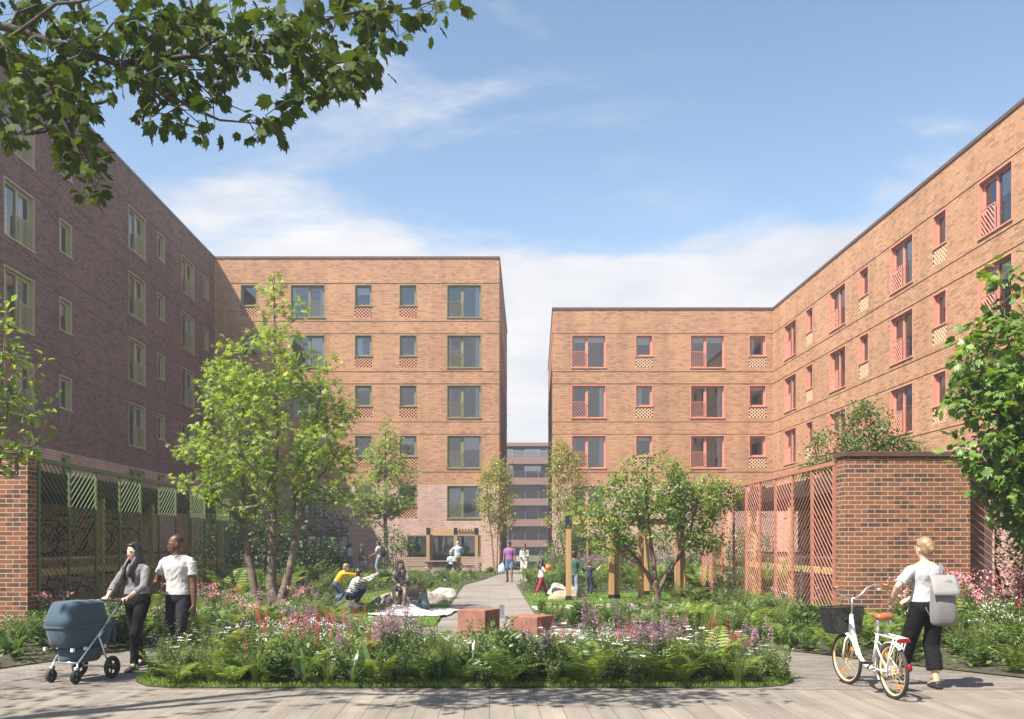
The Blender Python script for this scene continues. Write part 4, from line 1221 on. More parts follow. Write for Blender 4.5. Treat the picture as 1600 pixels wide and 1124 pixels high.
def fern_mesh():
    L = Leafy(); nf = random.randint(11, 15)
    for i in range(nf):
        a = 2 * PI * i / nf + random.uniform(-.25, .25); ln = random.uniform(0.42, 0.68); lift = random.uniform(1.1, 1.9)
        o = V((math.cos(a), math.sin(a), 0)); side = V((-o.y, o.x, 0)); K = 17
        prev = None
        for k in range(K + 1):
            t = k / K
            p = o * (ln * (t * 0.55 + t * t * .3)) + V((0, 0, ln * (lift * t - (lift * 0.55) * t * t)))
            if prev is not None:
                d = (p - prev).normalized(); up = side.cross(d) * -1
                L.leaf(prev, d, up, (p - prev).length * 1.25)
                if up.z < 0: up = -up
                w_ = 0.30 * ln * math.sin(PI * min(1, 0.12 + t * 0.9)) ** 0.8 * (1 - 0.35 * t) + 0.01
                for sg in (-1, 1):
                    L.leaf(p, side * sg + d * 0.35 - V((0, 0, 0.12)), up + rv(0.12), w_ * random.uniform(0.9, 1.1))
            prev = p
    return L.mesh('fern', tmpl_kite(0.115), M['fern'])


def herb_mesh(h=0.55, ns=13, ls=0.10, tm=T_NARROW, rad=0.2, mat='herb', tops=None):
    """bushy perennial: upright stems set with leaves; tops collects the stem ends."""
    L = Leafy()
    for i in range(ns):
        a = random.random() * 2 * PI; r0 = rad * 0.35 * math.sqrt(random.random()); r1 = rad * (0.4 + random.random() * 0.8); hh = h * random.uniform(0.65, 1.08)
        o = V((math.cos(a), math.sin(a), 0)); K = int(hh / 0.045) + 3
        for k in range(K):
            t = (k + 1) / K; p = o * (r0 + (r1 - r0) * t * t) + V((0, 0, hh * t))
            for q in range(2):
                b = k * 2.4 + q * PI + random.uniform(-.4, .4); d = V((math.cos(b), math.sin(b), 0.25 + 0.5 * t))
                L.leaf(p, d, V((0, 0, 1)) + rv(0.35), ls * (1.15 - 0.5 * t) * random.uniform(0.75, 1.2))
        if tops is not None: tops.append((o * r1 + V((0, 0, hh)), o))
    return L.mesh('herb', tm, M[mat])


def strap_mesh(h=0.5, k=16, wd=0.06, mat='strap'):
    v = []; f = []
    for i in range(k):
        a = random.random() * 2 * PI; o = V((math.cos(a), math.sin(a), 0)); side = V((-o.y, o.x, 0)); ln = h * random.uniform(0.7, 1.25); arch = random.uniform(0.35, 1.0); w0 = wd * random.uniform(.7, 1.2)
        K = 6; b = len(v)
        for q in range(K + 1):
            t = q / K; p = o * (ln * arch * t * (0.4 + 0.6 * t)) + V((0, 0, ln * (1.25 * t - arch * 0.75 * t * t)))
            w_ = w0 * 0.5 * (math.sin(PI * (0.15 + 0.85 * t)) + 0.04)
            v += [tuple(p - side * w_), tuple(p + side * w_)]
        f += [(b + 2 * q, b + 2 * q + 1, b + 2 * q + 3, b + 2 * q + 2) for q in range(K)]
    return mesh_np('strap', np.array(v), np.array(f), M[mat])


def tuft_mesh(h=0.6, k=150):
    v = []; f = []
    for i in range(k):
        a = random.random() * 2 * PI; o = V((math.cos(a), math.sin(a), 0)); side = V((-o.y, o.x, 0)); ln = h * random.uniform(0.6, 1.1); arch = random.uniform(0.1, 0.75)
        K = 4; b = len(v); r0 = random.random() * 0.06
        for q in range(K + 1):
            t = q / K; p = o * (r0 + ln * arch * t * t) + V((0, 0, ln * (1.1 * t - arch * 0.5 * t * t)))
            w_ = 0.0045 * (1 - t) + 0.0006
            v += [tuple(p - side * w_), tuple(p + side * w_)]
        f += [(b + 2 * q, b + 2 * q + 1, b + 2 * q + 3, b + 2 * q + 2) for q in range(K)]
    return mesh_np('tuft', np.array(v), np.array(f), M['grassy'])


def spikes(tops, length, dens, size, mat, tm=None, base=0.0, thin=0.012, stem_h=0.0):
    L = Leafy()
    for p, o in tops:
        ln = length * random.uniform(0.7, 1.2); d = (V((0, 0, 1)) + o * 0.12 + rv(0.05)).normalized(); p0 = p + d * stem_h
        for k in range(int(ln * dens)):
            t = random.random(); a = random.random() * 2 * PI; e = V((math.cos(a), math.sin(a), 0.2))
            L.leaf(p0 + d * ln * t + e * thin * (1.1 - t), e + V((0, 0, 0.3)), d + rv(0.4), size * (1.15 - 0.6 * t) * random.uniform(.7, 1.2))
    return L.mesh('flowers', tm or T_KITE, M[mat])


def stemset(tops, length, r=0.004):
    L = Leafy()
    for p, o in tops:
        d = (V((0, 0, 1)) + o * 0.12).normalized(); L.seg.append((tuple(p * 0.35), tuple(p + d * length), r, r * 0.6))
    return L.stems('stems', M['stem'])


def heads(tops, k, size, mat, rr=0.06, umbel=True):
    L = Leafy()
    for p, o in tops:
        for j in range(k):
            q = rv(rr); q.z = q.z * 0.3 + 0.06
            if umbel:
                L.leaf(p + q, rv(1), V((0, 0, 1)) + rv(0.3), size * random.uniform(.6, 1.2))
            else:
                c = p + q; up = V((0, 0, 1)) + rv(0.45)
                for m_ in range(7):
                    a = 2 * PI * m_ / 7; L.leaf(c, V((math.cos(a), math.sin(a), 0.1)), up, size)
    return L.mesh('flowers', T_KITE, M[mat])


PLANTS = {}


def reg(kind, name, foliage, *extra):
    """a prototype plant: foliage mesh is the thing, flowers/stems its parts."""
    PLANTS.setdefault(kind, []).append((name, foliage, extra))


for _ in range(4): reg('fern', 'fern', fern_mesh())
for _ in range(4): reg('herb', 'leafy_perennial', herb_mesh(random.uniform(.42, .58), 18, 0.085))
for _ in range(3): reg('low', 'low_shrub', herb_mesh(0.38, 26, 0.06, T_OVAL, 0.28, 'leaf_shrub'))
for _ in range(3):
    tp = []; m_ = herb_mesh(.5, 13, 0.09, tops=tp); tp = tp[:9]; reg('purple', 'mauve_flower', m_, ('flowers', spikes(tp, 0.25, 330, 0.034, 'fl_purple', thin=0.034)), ('stems', stemset(tp, 0.22)))
for _ in range(3):
    tp = []; m_ = herb_mesh(.42, 14, 0.09, tops=tp); tp = tp[:6]; reg('red', 'red_spike_flower', m_, ('flowers', spikes(tp, 0.24, 330, 0.018, 'fl_red', thin=0.009, stem_h=0.10)), ('stems', stemset(tp, 0.14)))
for _ in range(2):
    tp = []; m_ = herb_mesh(.46, 14, 0.085, tops=tp); tp = tp[:8]; reg('white', 'white_umbel_flower', m_, ('flowers', heads(tp, 22, 0.02, 'fl_white', 0.045)), ('stems', stemset(tp, 0.05)))
for _ in range(2):
    tp = []; m_ = herb_mesh(.44, 14, 0.085, tops=tp); tp = tp[:6]; reg('daisy', 'white_daisy', m_, ('flowers', heads(tp, 2, 0.042, 'fl_white', 0.05, False)), ('stems', stemset(tp, 0.05)))
for _ in range(2):
    tp = []; m_ = herb_mesh(.6, 16, 0.09, tops=tp); reg('pink', 'pink_flower', m_, ('flowers', heads(tp, 16, 0.04, 'fl_pink', 0.06)), ('stems', stemset(tp, 0.05)))
for _ in range(2): reg('strap', 'strap_leaved_plant', strap_mesh())
for _ in range(3): reg('tuft', 'grass_tuft', tuft_mesh())
for _ in range(2): reg('broad', 'broad_leaved_plant', herb_mesh(.42, 12, 0.2, tmpl_oval(0.22, 0.06), .16, 'strap'))

KIND_LABEL = {'fern': 'yellow green fern with arching fronds', 'herb': 'bushy dark leaved perennial', 'low': 'low rounded small leaved shrub', 'purple': 'mauve flower spikes on a leafy clump', 'red': 'thin crimson flower spikes on a leafy clump',
              'white': 'flat white flower heads on a leafy clump', 'daisy': 'white daisies on a leafy clump', 'pink': 'pink flower heads on a tall leafy clump', 'strap': 'arching strap leaved plant', 'tuft': 'fine leaved ornamental grass tuft', 'broad': 'broad glossy leaved plant'}
KIND_CAT = {'fern': 'fern', 'herb': 'plant', 'low': 'shrub', 'purple': 'flower', 'red': 'flower', 'white': 'flower', 'daisy': 'flower', 'pink': 'flower', 'strap': 'plant', 'tuft': 'ornamental grass', 'broad': 'plant'}
MADE = {}


def put_plant(kind, x, y, sc, where, z=0.01):
    i = random.randrange(len(PLANTS[kind])); name, fol, ext = PLANTS[kind][i]
    o = link(name, fol); o.location = (x, y, z); o.rotation_euler = (random.uniform(-.08, .08), random.uniform(-.08, .08), random.uniform(0, 2 * PI)); o.scale = (sc, sc, sc * random.uniform(.88, 1.12))
    tag(o, f'{KIND_LABEL[kind]} in the {where}', KIND_CAT[kind], f'{name.replace("_", " ")} plants in the {where}')
    for nm, me in ext: link(nm, me, o)
    return o


def inside(p, poly):
    x, y = p; c = False; j = len(poly) - 1
    for i in range(len(poly)):
        xi, yi = poly[i]; xj, yj = poly[j]
        if (yi > y) != (yj > y) and x < (xj - xi) * (y - yi) / (yj - yi) + xi: c = not c
        j = i
    return c


def edge_dist(p, poly):
    best = 9e9; P_ = V(p)
    for i in range(len(poly)):
        a = V(poly[i - 1]); b = V(poly[i]); ab = b - a; t = max(0, min(1, (P_ - a).dot(ab) / max(ab.length_squared, 1e-9)))
        best = min(best, (P_ - a - ab * t).length)
    return best


def in_view(x, y, m=60):
    p = 765 + FPX * x / y
    return -m < p < 1600 + m


def scatter(poly, dmin, tries, margin, keep=None):
    xs = [p[0] for p in poly]; ys = [p[1] for p in poly]; pts = []
    grid = {}
    for _ in range(tries):
        p = (random.uniform(min(xs), max(xs)), random.uniform(min(ys), max(ys)))
        if not in_view(*p) or not inside(p, poly) or edge_dist(p, poly) < margin: continue
        if keep and not keep(p): continue
        g = (int(p[0] / dmin), int(p[1] / dmin)); ok = True
        for dx in (-1, 0, 1):
            for dy in (-1, 0, 1):
                for q in grid.get((g[0] + dx, g[1] + dy), ()):
                    if (p[0] - q[0]) ** 2 + (p[1] - q[1]) ** 2 < dmin * dmin: ok = False
        if ok: grid.setdefault(g, []).append(p); pts.append(p)
    return pts


def pick(ws):
    r = random.random() * sum(ws.values())
    for k, w_ in ws.items():
        r -= w_
        if r <= 0: return k
    return k


# front island: ferns in front, perennials and flowers behind
for x, y in scatter(ISLAND, 0.24, 9000, 0.10, lambda p: p[1] < 15.2):
    fr = (y - 10.5)
    if fr < 0.5: ws = {'fern': 2.6, 'strap': 1.2, 'tuft': 1.3, 'broad': .5, 'herb': 4, 'daisy': .5}; sc = random.uniform(.55, .95)
    elif fr < 1.3: ws = {'fern': .8, 'herb': 4.2, 'red': 1.5, 'broad': .3, 'purple': 1.5, 'white': .6, 'tuft': .6, 'daisy': 1.2}; sc = random.uniform(.8, 1.2)
    else:
        ws = {'herb': 2.4, 'fern': .4, 'purple': 1.9 if x > -2.2 else .8, 'red': .9, 'white': 1.0 if x < -1 else .4, 'daisy': 1.3, 'tuft': .4, 'low': .7}; sc = random.uniform(.9, 1.25) if y < 13 else random.uniform(.68, .88) if x < -.9 else random.uniform(.62, .85)
    if x < -3.4 or x > 3.1: sc *= .85
    if x < -3.1: ws = {k_: v_ for k_, v_ in ws.items() if k_ not in ('purple', 'red')}
    if x > 1.6 and y > 12.0: sc *= .62
    if -1.15 < x < 1.5 and y > 11.9:
        if y > 14.0: continue
        sc = random.uniform(.55, .72) if y < 13 else random.uniform(.42, .56); ws = {'low': 2, 'daisy': 1.6, 'white': .5, 'herb': 1.6, 'red': .25, 'fern': .3}
    put_plant(pick(ws), x, y, sc, 'front island bed')
# left bed
for x, y in scatter(BED_L, 0.40, 14000, 0.09, lambda p: p[1] < 24 and (p[0] + 4.9) ** 2 + (p[1] - 21) ** 2 > 0.3):
    if x < -5.9 and y < 16.5: ws = {'fern': 3, 'herb': 2, 'low': 4, 'broad': 1.4, 'strap': .6, 'white': .5}
    elif y < 18.5: ws = {'fern': 3, 'herb': 3, 'low': 2, 'broad': 1.6, 'tuft': 1, 'white': 1, 'pink': .5}
    else: ws = {'herb': 3, 'fern': 2, 'pink': 1.3, 'red': 1.2, 'white': 1.2, 'low': 2, 'tuft': 1.4, 'purple': .7}
    put_plant(pick(ws), x, y, random.uniform(.85, 1.2), 'left bed')
# right bed
for x, y in scatter(BED_R, 0.40, 14000, 0.09, lambda p: p[1] < 24.5 and (p[0] - 4.5) ** 2 + (p[1] - 24.6) ** 2 > 0.2):
    if x > 7.2: ws = {'pink': 2.6, 'herb': 3, 'low': 4, 'fern': .8, 'red': .4, 'white': .6}; sc = random.uniform(1.2, 1.7)
    elif y < 17: ws = {'fern': 3.4, 'herb': 2, 'low': 2.4, 'tuft': 1.6, 'broad': .8}; sc = random.uniform(.8, 1.1)
    else: ws = {'fern': 3, 'herb': 3, 'tuft': 2.2, 'broad': 1.4, 'low': 1, 'white': .9, 'strap': .8, 'purple': .4}; sc = (random.uniform(.6, .85) if y < 19.5 else random.uniform(.42, .6)) if x < 5.4 else random.uniform(.8, 1.15)
    put_plant(pick(ws), x, y, sc, 'right bed')
# the beds behind the lawns
for poly, wh in ((BED_L, 'far left bed'), (BED_R, 'far right bed')):
    for x, y in scatter(poly, 0.85, 9000, 0.4, lambda p: p[1] >= 24 and not (p[1] > 44.5 and -6 < p[0] < -0.2)):
        ws = {'herb': 2.4, 'low': 2.4, 'fern': 1.6, 'tuft': 1.6, 'purple': .7, 'white': .4, 'broad': .5}
        put_plant(pick(ws), x, y, random.uniform(.7, .95) if y > 38 and -8.5 < x < .8 else random.uniform(.95, 1.3) if x < .8 and x > -6 else random.uniform(1.4, 2.0), wh)


# ------------------------------------------------------------------ stuff: turf blades and ground cover
def blades(name, poly, n_, hmin, hmax, wd, mat, label, cat, keep=None, z=0.015):
    xs = [p[0] for p in poly]; ys = [p[1] for p in poly]; pts = []
    while len(pts) < n_:
        p = (random.uniform(min(xs), max(xs)), random.uniform(min(ys), max(ys)))
        if inside(p, poly) and (keep is None or keep(p)): pts.append(p)
    P_ = np.zeros((n_, 3)); P_[:, :2] = pts; P_[:, 2] = z
    d = RNG.normal(size=(n_, 3)) * 0.45; d[:, 2] = 1
    v, f = leaf_cloud(P_, rnd_unit(n_) + np.array([0, -.6, 0.3]), d, RNG.uniform(hmin, hmax, n_), tmpl_kite(wd))
    return tag(link(name, mesh_np(name, v, f, mat)), label, cat, None, 'stuff')


blades('grass', ISLAND, 24000, 0.03, 0.065, 0.075, M['turf'], 'short bright turf edging the front island bed', 'grass', lambda p: p[1] < 11.0 or edge_dist(p, ISLAND) < 0.25)
blades('grass', LAWN_L, 24000, 0.025, 0.055, 0.16, M['turf'], 'short mown grass of the left picnic lawn', 'grass', lambda p: not (abs(p[0] + 1.72) < .95 and abs(p[1] - 21.6) < 1.2), z=0.02)
blades('grass', LAWN_R, 13000, 0.025, 0.055, 0.18, M['turf'], 'short mown grass of the right play lawn', 'grass', z=0.02)


def cover(poly, n_, s0, s1, wh, keep=None, mat='leaf_shrub'):
    xs = [p[0] for p in poly]; ys = [p[1] for p in poly]; pts = []
    while len(pts) < n_:
        p = (random.uniform(min(xs), max(xs)), random.uniform(min(ys), max(ys)))
        if in_view(*p) and inside(p, poly) and (keep is None or keep(p)): pts.append(p)
    P_ = np.zeros((n_, 3)); P_[:, :2] = pts; P_[:, 2] = 0.01 + RNG.random(n_) ** 1.5 * s1 * 1.6
    d = RNG.normal(size=(n_, 3)); d[:, 2] = np.abs(d[:, 2]) * 0.5
    v, f = leaf_cloud(P_, rnd_unit(n_) * .6 + np.array([0, 0, 1]), d, RNG.uniform(s0, s1, n_), T_KITE)
    tag(link('ground_cover', mesh_np('ground_cover', v, f, M[mat])), f'low leafy ground cover under the plants of the {wh}', 'ground cover', None, 'stuff')


cover(ISLAND, 9000, 0.05, 0.11, 'front island bed', lambda p: p[1] > 10.9)
cover(BED_L, 22000, 0.06, 0.14, 'left beds')
cover(BED_R, 24000, 0.06, 0.14, 'right beds')
# ------------------------------------------------------------------ bicycles
def wheel_mesh(R, spokes=28, hubw=0.03):
    mb = MB()
    mb.torus((0, 0, 0), (1, 0, 0), R - 0.030, 0.011, 36, 6)
    mb.tube([(-hubw, 0, 0), (hubw, 0, 0)], 0.016, 10)
    for i in range(spokes):
        a = 2 * PI * i / spokes; s = 1 if i % 2 else -1; b = a + 0.45 * (1 if (i // 2) % 2 else -1)
        mb.tube([(s * hubw * 0.8, 0.018 * math.cos(b), 0.018 * math.sin(b)), (0, (R - 0.036) * math.cos(a), (R - 0.036) * math.sin(a))], 0.0014, 4)
    return mb


def add_wheel(parent, loc, R, rim_mat, tyre_r=0.021, steer=0):
    w_ = wheel_mesh(R).build('wheel', M[rim_mat], parent, True, loc=loc); w_.rotation_euler = (0, 0, steer)
    t = MB(); t.torus((0, 0, 0), (1, 0, 0), R - tyre_r + 0.002, tyre_r, 40, 10); t.build('tyre', M['rubber'], w_, True)
    if rim_mat == 'cream':
        t = MB(); t.torus((0, 0, 0), (1, 0, 0), R - 0.036, 0.014, 40, 8); t.build('rim', M['cream'], w_, True)
    return w_


def arc_pts(c, r, a0, a1, k=16, x=0.0):
    return [(x, c[1] + r * math.cos(R_(a0 + (a1 - a0) * i / k)), c[2] + r * math.sin(R_(a0 + (a1 - a0) * i / k))) for i in range(k + 1)]


def strip_arc(mb, c, r, a0, a1, w_, k=18):
    pts = arc_pts(c, r, a0, a1, k)
    vs = []
    for p in pts:
        d = V((0, p[1] - c[1], p[2] - c[2])).normalized() * 0.012
        vs += [(-w_, p[1] - d.y, p[2] - d.z), (-w_ * .6, p[1], p[2]), (w_ * .6, p[1], p[2]), (w_, p[1] - d.y, p[2] - d.z)]
    mb.add(vs, [(4 * i + j, 4 * i + j + 1, 4 * i + 5 + j, 4 * i + 4 + j) for i in range(k) for j in range(3)])


def saddle(parent, y, z, mat):
    mb = MB()
    mb.loft([((0, y - 0.13, z), (0.075, 0, 0), (0, 0, 0.03)), ((0, y - 0.10, z + 0.005), (0.10, 0, 0), (0, 0, 0.042)), ((0, y - 0.02, z), (0.085, 0, 0), (0, 0, 0.036)), ((0, y + 0.06, z - 0.002), (0.038, 0, 0), (0, 0, 0.028)), ((0, y + 0.14, z - 0.008), (0.022, 0, 0), (0, 0, 0.018))], 16)
    s = mb.build('saddle', M[mat], parent, True)
    b = MB()
    for x in (-0.07, 0.07): b.lathe([(0.018, 0), (0.024, 0.012), (0.018, 0.024), (0.024, 0.036), (0.018, 0.05)], 10, Matrix.Translation((x, y - 0.08, z - 0.085)))
    b.tube([(-0.02, y + 0.1, z - 0.03), (-0.03, y - 0.05, z - 0.06), (-0.07, y - 0.09, z - 0.085)], 0.005, 6); b.tube([(0.02, y + 0.1, z - 0.03), (0.03, y - 0.05, z - 0.06), (0.07, y - 0.09, z - 0.085)], 0.005, 6)
    b.build('spring', M['steel'], s, True)


def city_bike(loc, rz, lean=0):
    t = thing('bicycle', 'white step-through bicycle with black wire basket and tan saddle, wheeled by the woman', 'bicycle', loc, rz)
    t.rotation_euler = (0, lean, rz)
    R = 0.295; wb = 1.04
    rh = V((0, 0, R)); fh = V((0, wb, R)); bbk = V((0, 0.44, 0.27))
    f = MB()
    f.tube([(0, .875, .83), (0, .925, .60)], 0.021, 12)                                   # head tube
    f.tube([(0, .885, .79), (0, .86, .68), (0, .80, .50), (0, .70, .345), (0, .58, .28), bbk], 0.023, 12)   # swept down tube
    f.tube([bbk, (0, .335, .55), (0, .30, .66)], 0.018, 12)
    f.tube([(0, .30, .66), (0, .262, .78)], 0.013, 10)
    for s in (-1, 1):
        f.tube([(s * .02, .42, .27), (s * .055, .12, .285), (s * .06, 0, R)], 0.011, 8)
        f.tube([(s * .015, .325, .575), (s * .045, .2, .47), (s * .06, 0, R)], 0.010, 8)
        f.tube([(s * .02, .93, .585), (s * .05, .955, .52), (s * .052, 1.0, .40), (s * .05, wb, R)], 0.012, 8)
    f.tube([(-.03, .93, .59), (.03, .93, .59)], 0.015, 8)
    f.tube([(-.04, .44, .27), (.04, .44, .27)], 0.024, 12)
    f.build('frame', M['white_paint'], t, True)
    add_wheel(t, rh, R, 'cream'); add_wheel(t, fh, R, 'cream', steer=0.10)
    fd = MB(); strip_arc(fd, rh, R + 0.022, -25, 128, 0.034); fd.build('fender', M['white_paint'], t, True)
    fd = MB(); strip_arc(fd, fh, R + 0.022, 20, 165, 0.032); fd.build('fender', M['white_paint'], t, True)
    h = MB()
    h.tube([(0, .873, .83), (0, .85, .95), (0, .85, 1.02)], 0.013, 10)
    for s in (-1, 1):
        h.tube([(0, .85, 1.015), (s * .06, .86, 1.02), (s * .13, .87, 1.06), (s * .19, .86, 1.13), (s * .25, .80, 1.165), (s * .285, .70, 1.17), (s * .29, .66, 1.168)], 0.011, 10)
        h.tube([(s * .25, .80, 1.15), (s * .24, .76, 1.12), (s * .275, .68, 1.12)], 0.005, 6)
    hb = h.build('handlebar', M['steel'], t, True)
    for s in (-1, 1):
        g = MB(); g.tube([(s * .287, .70, 1.17), (s * .29, .58, 1.165)], [0.017, 0.016], 12); g.build('grip', M['leather'], hb, True)
    c = MB(); c.tube([(.0, .86, 1.0), (-.05, .95, 1.02), (-.08, 1.0, .9), (-.03, .93, .7)], 0.004, 6); c.tube([(.02, .86, 1.02), (.1, .95, 1.08), (.06, .98, .9), (.03, .93, .66)], 0.004, 6); c.build('cable', M['black'], hb, True)
    saddle(t, 0.23, 0.86, 'leather')
    # chain guard, crank, pedals
    g = MB(); g.loft([((.055, .46, .275), (0, .10, .0), (0, 0, .10)), ((.068, .46, .275), (0, .10, 0), (0, 0, .10))], 20); g.bar((.062, .44, .345), (.062, .06, .33), .014, .055); g.bar((.062, .44, .215), (.062, .06, .265), .014, .03)
    g.build('chain_guard', M['white_paint'], t)
    k = MB()
    k.torus((.078, .44, .27), (1, 0, 0), .075, .008, 26, 6)
    for i in range(5): k.tube([(.078, .44, .27), (.078, .44 + .075 * math.cos(i * 1.2566), .27 + .075 * math.sin(i * 1.2566))], .007, 6)
    k.tube([(.085, .44, .27), (.09, .56, .19)], .010, 8); k.tube([(-.06, .44, .27), (-.07, .32, .35)], .010, 8)
    k.box(.095, .19, .515, .605, .178, .202); k.box(-.17, -.075, .275, .365, .338, .362)
    k.build('crank', M['black'], t)
    # rear rack and lamps
    r = MB()
    for s in (-1, 1):
        r.tube([(s * .055, -.22, .655), (s * .055, .26, .675)], .008, 8); r.tube([(s * .055, -.13, .655), (s * .065, -.03, .45), (s * .065, 0, R)], .007, 8); r.tube([(s * .055, -.20, .655), (s * .066, -.06, .45), (s * .066, .0, R)], .006, 8)
    for y in (-.2, -.08, .05, .18): r.tube([(-.055, y, .66), (.055, y, .66)], .006, 6)
    r.build('rear_rack', M['white_paint'], t, True)
    l = MB(); l.loft([((0, -.225, .64), (.065, 0, 0), (0, 0, .025)), ((0, -.262, .64), (.06, 0, 0), (0, 0, .02))], 16, 4); l.build('rear_lamp', M['red_lens'], t)
    l = MB(); a = R_(172 + 180 - 0); l.loft([((0, -.315, .37), (.03, 0, 0), (0, 0.0, .045)), ((0, -.34, .37), (.022, 0, 0), (0, 0, .035))], 14); l.build('reflector', M['red_lens'], t, True)
    for yc, zz, aa in ((0, R, 1.0), (wb, R, 2.4), (0, R, 4.1), (wb, R, 5.3)):
        l = MB(); p = V((0.004, yc + .19 * math.cos(aa), zz + .19 * math.sin(aa))); l.box(p.x - .008, p.x + .008, p.y - .035, p.y + .035, p.z - .018, p.z + .018); l.build('reflector', M['orange_lens'], t)
    # basket of wire lattice
    b = MB(); y0, y1, z0, z1 = .99, 1.27, .60, .90; wt, wb2 = .205, .165
    def P4(u, v): return None
    corners_b = [(-wb2, y0 + .02, z0), (wb2, y0 + .02, z0), (wb2, y1 - .03, z0), (-wb2, y1 - .03, z0)]
    corners_t = [(-wt, y0, z1), (wt, y0, z1), (wt, y1 + .02, z1), (-wt, y1 + .02, z1)]
    for i in range(4):
        j = (i + 1) % 4; A, B, Cc, D = V(corners_b[i]), V(corners_b[j]), V(corners_t[j]), V(corners_t[i])
        kk = 20 if i % 2 == 0 else 14
        for q in range(kk + 1): u = q / kk; b.bar(A.lerp(B, u), D.lerp(Cc, u), .006, .006, (0.3, .5, .1))
        for q in range(17): u = q / 16; b.bar(A.lerp(D, u), B.lerp(Cc, u), .006, .006)
        b.tube([D, Cc], .008, 6)
    for q in range(15): u = q / 14; b.bar(V(corners_b[0]).lerp(V(corners_b[1]), u), V(corners_b[3]).lerp(V(corners_b[2]), u), .004, .004)
    b.box(-.12, .12, y0 - .012, y0 + .012, .80, .89)
    b.bar((0, .9, .78), (0, 1.06, .72), .03, .02)
    bo = b.build('basket', M['black'], t); bo.location = (0, -.02, .0)
    return t


def parked_bike(label, loc, rz, col, grp, R=0.34):
    """plain diamond-frame bike in the racks; the first of a colour is modelled, the others are copies."""
    key = ('bike', col)
    if key not in PROTO:
        t = empty('parked_bicycle')
        f = MB(); wb = 1.03; rh = (0, 0, R); bk = (0, .44, .29); st = (0, .29, .78); hd = (0, .87, .80); hb_ = (0, .91, .66)
        for p, q, r in ((bk, st, .016), (bk, hb_, .019), (st, hd, .016), (hd, hb_, .019)): f.tube([p, q], r, 8)
        for s in (-1, 1):
            f.tube([(s * .02, .44, .29), (s * .06, 0, R)], .010, 6); f.tube([(s * .015, .30, .74), (s * .06, 0, R)], .009, 6); f.tube([hb_, (s * .05, .95, .6), (s * .05, wb, R)], .012, 6)
        f.build('frame', M[col], t, True)
        add_wheel(t, rh, R, 'steel', .019); add_wheel(t, (0, wb, R), R, 'steel', .019)
        h = MB(); h.tube([(0, .87, .8), (0, .85, .93)], .012, 8); h.tube([(-.28, .80, .95), (-.1, .87, .94), (0, .88, .93), (.1, .87, .94), (.28, .80, .95)], .012, 8); h.build('handlebar', M['black'], t, True)
        f = MB(); f.tube([st, (0, .27, .88)], .013, 8); f.build('seat_post', M['steel'], t)
        saddle(t, .24, .91, 'black')
        k = MB(); k.torus((.05, .44, .29), (1, 0, 0), .085, .007, 20, 5); k.bar((.06, .44, .29), (.06, .56, .19), .015, .02); k.bar((-.06, .44, .29), (-.06, .32, .39), .015, .02); k.box(.06, .15, .52, .6, .18, .2); k.box(-.15, -.06, .28, .36, .38, .4); k.build('crank', M['black'], t)
        PROTO[key] = t; o = t
    else: o = copy_tree(PROTO[key])
    tag(o, label, 'bicycle', grp); o.location = loc; o.rotation_euler = (0, 0, rz)
    return o


M['bike_yellow'] = simple('yellow_bike_paint', (0.62, 0.30, 0.025), 0.35)
M['bike_black'] = simple('black_bike_paint', (0.025, 0.026, 0.03), 0.35)
M['bike_blue'] = simple('grey_bike_paint', (0.22, 0.26, 0.30), 0.35)
M['bike_red'] = simple('rust_bike_paint', (0.34, 0.06, 0.035), 0.35)
ordn = ['nearest', 'second nearest', 'third nearest', 'fourth nearest', 'fifth nearest', 'sixth nearest']
for i, (y, c) in enumerate(((17.75, 'bike_yellow'), (18.9, 'bike_yellow'), (20.1, 'bike_black'), (21.4, 'bike_black'), (22.9, 'bike_yellow'), (24.6, 'bike_black'))):
    parked_bike(f'{"yellow" if c == "bike_yellow" else "black"} bicycle on the upper rack behind the green fence, {ordn[i]}', (-9.75, y, 1.41), PI / 2 + (0.12 if i % 2 else -0.1), c, 'bicycles on the upper rack of the left shelter')
for i, (y, c) in enumerate(((18.3, 'bike_blue'), (19.8, 'bike_black'), (21.6, 'bike_red'), (23.6, 'bike_blue'))):
    parked_bike(f'{dict(bike_blue="grey", bike_black="black", bike_red="rust red")[c]} bicycle on the ground behind the green fence, {ordn[i]}', (-9.6, y, 0.0), PI / 2 + (0.15 if i % 2 else -0.1), c, 'bicycles on the ground in the left shelter')
for i, (y, c) in enumerate(((18.6, 'bike_black'), (19.6, 'bike_yellow'), (21.0, 'bike_black'), (22.8, 'bike_blue'))):
    parked_bike(f'{dict(bike_blue="grey", bike_black="black", bike_yellow="yellow")[c]} bicycle on the upper rack behind the pink fence, {ordn[i]}', (8.0, y, 1.41), -PI / 2 + (0.12 if i % 2 else -0.1), c, 'bicycles on the upper rack of the right shelter')
for i, (y, c) in enumerate(((19.0, 'bike_black'), (20.6, 'bike_blue'), (22.2, 'bike_black'), (24.4, 'bike_red'))):
    parked_bike(f'{dict(bike_blue="grey", bike_black="black", bike_red="rust red")[c]} bicycle on the ground behind the pink fence, {ordn[i]}', (7.9, y, 0.0), -PI / 2 + (0.15 if i % 2 else -0.1), c, 'bicycles on the ground in the right shelter')

BIKE = city_bike((4.30, 9.72, 0.004), R_(5), R_(-2.5))

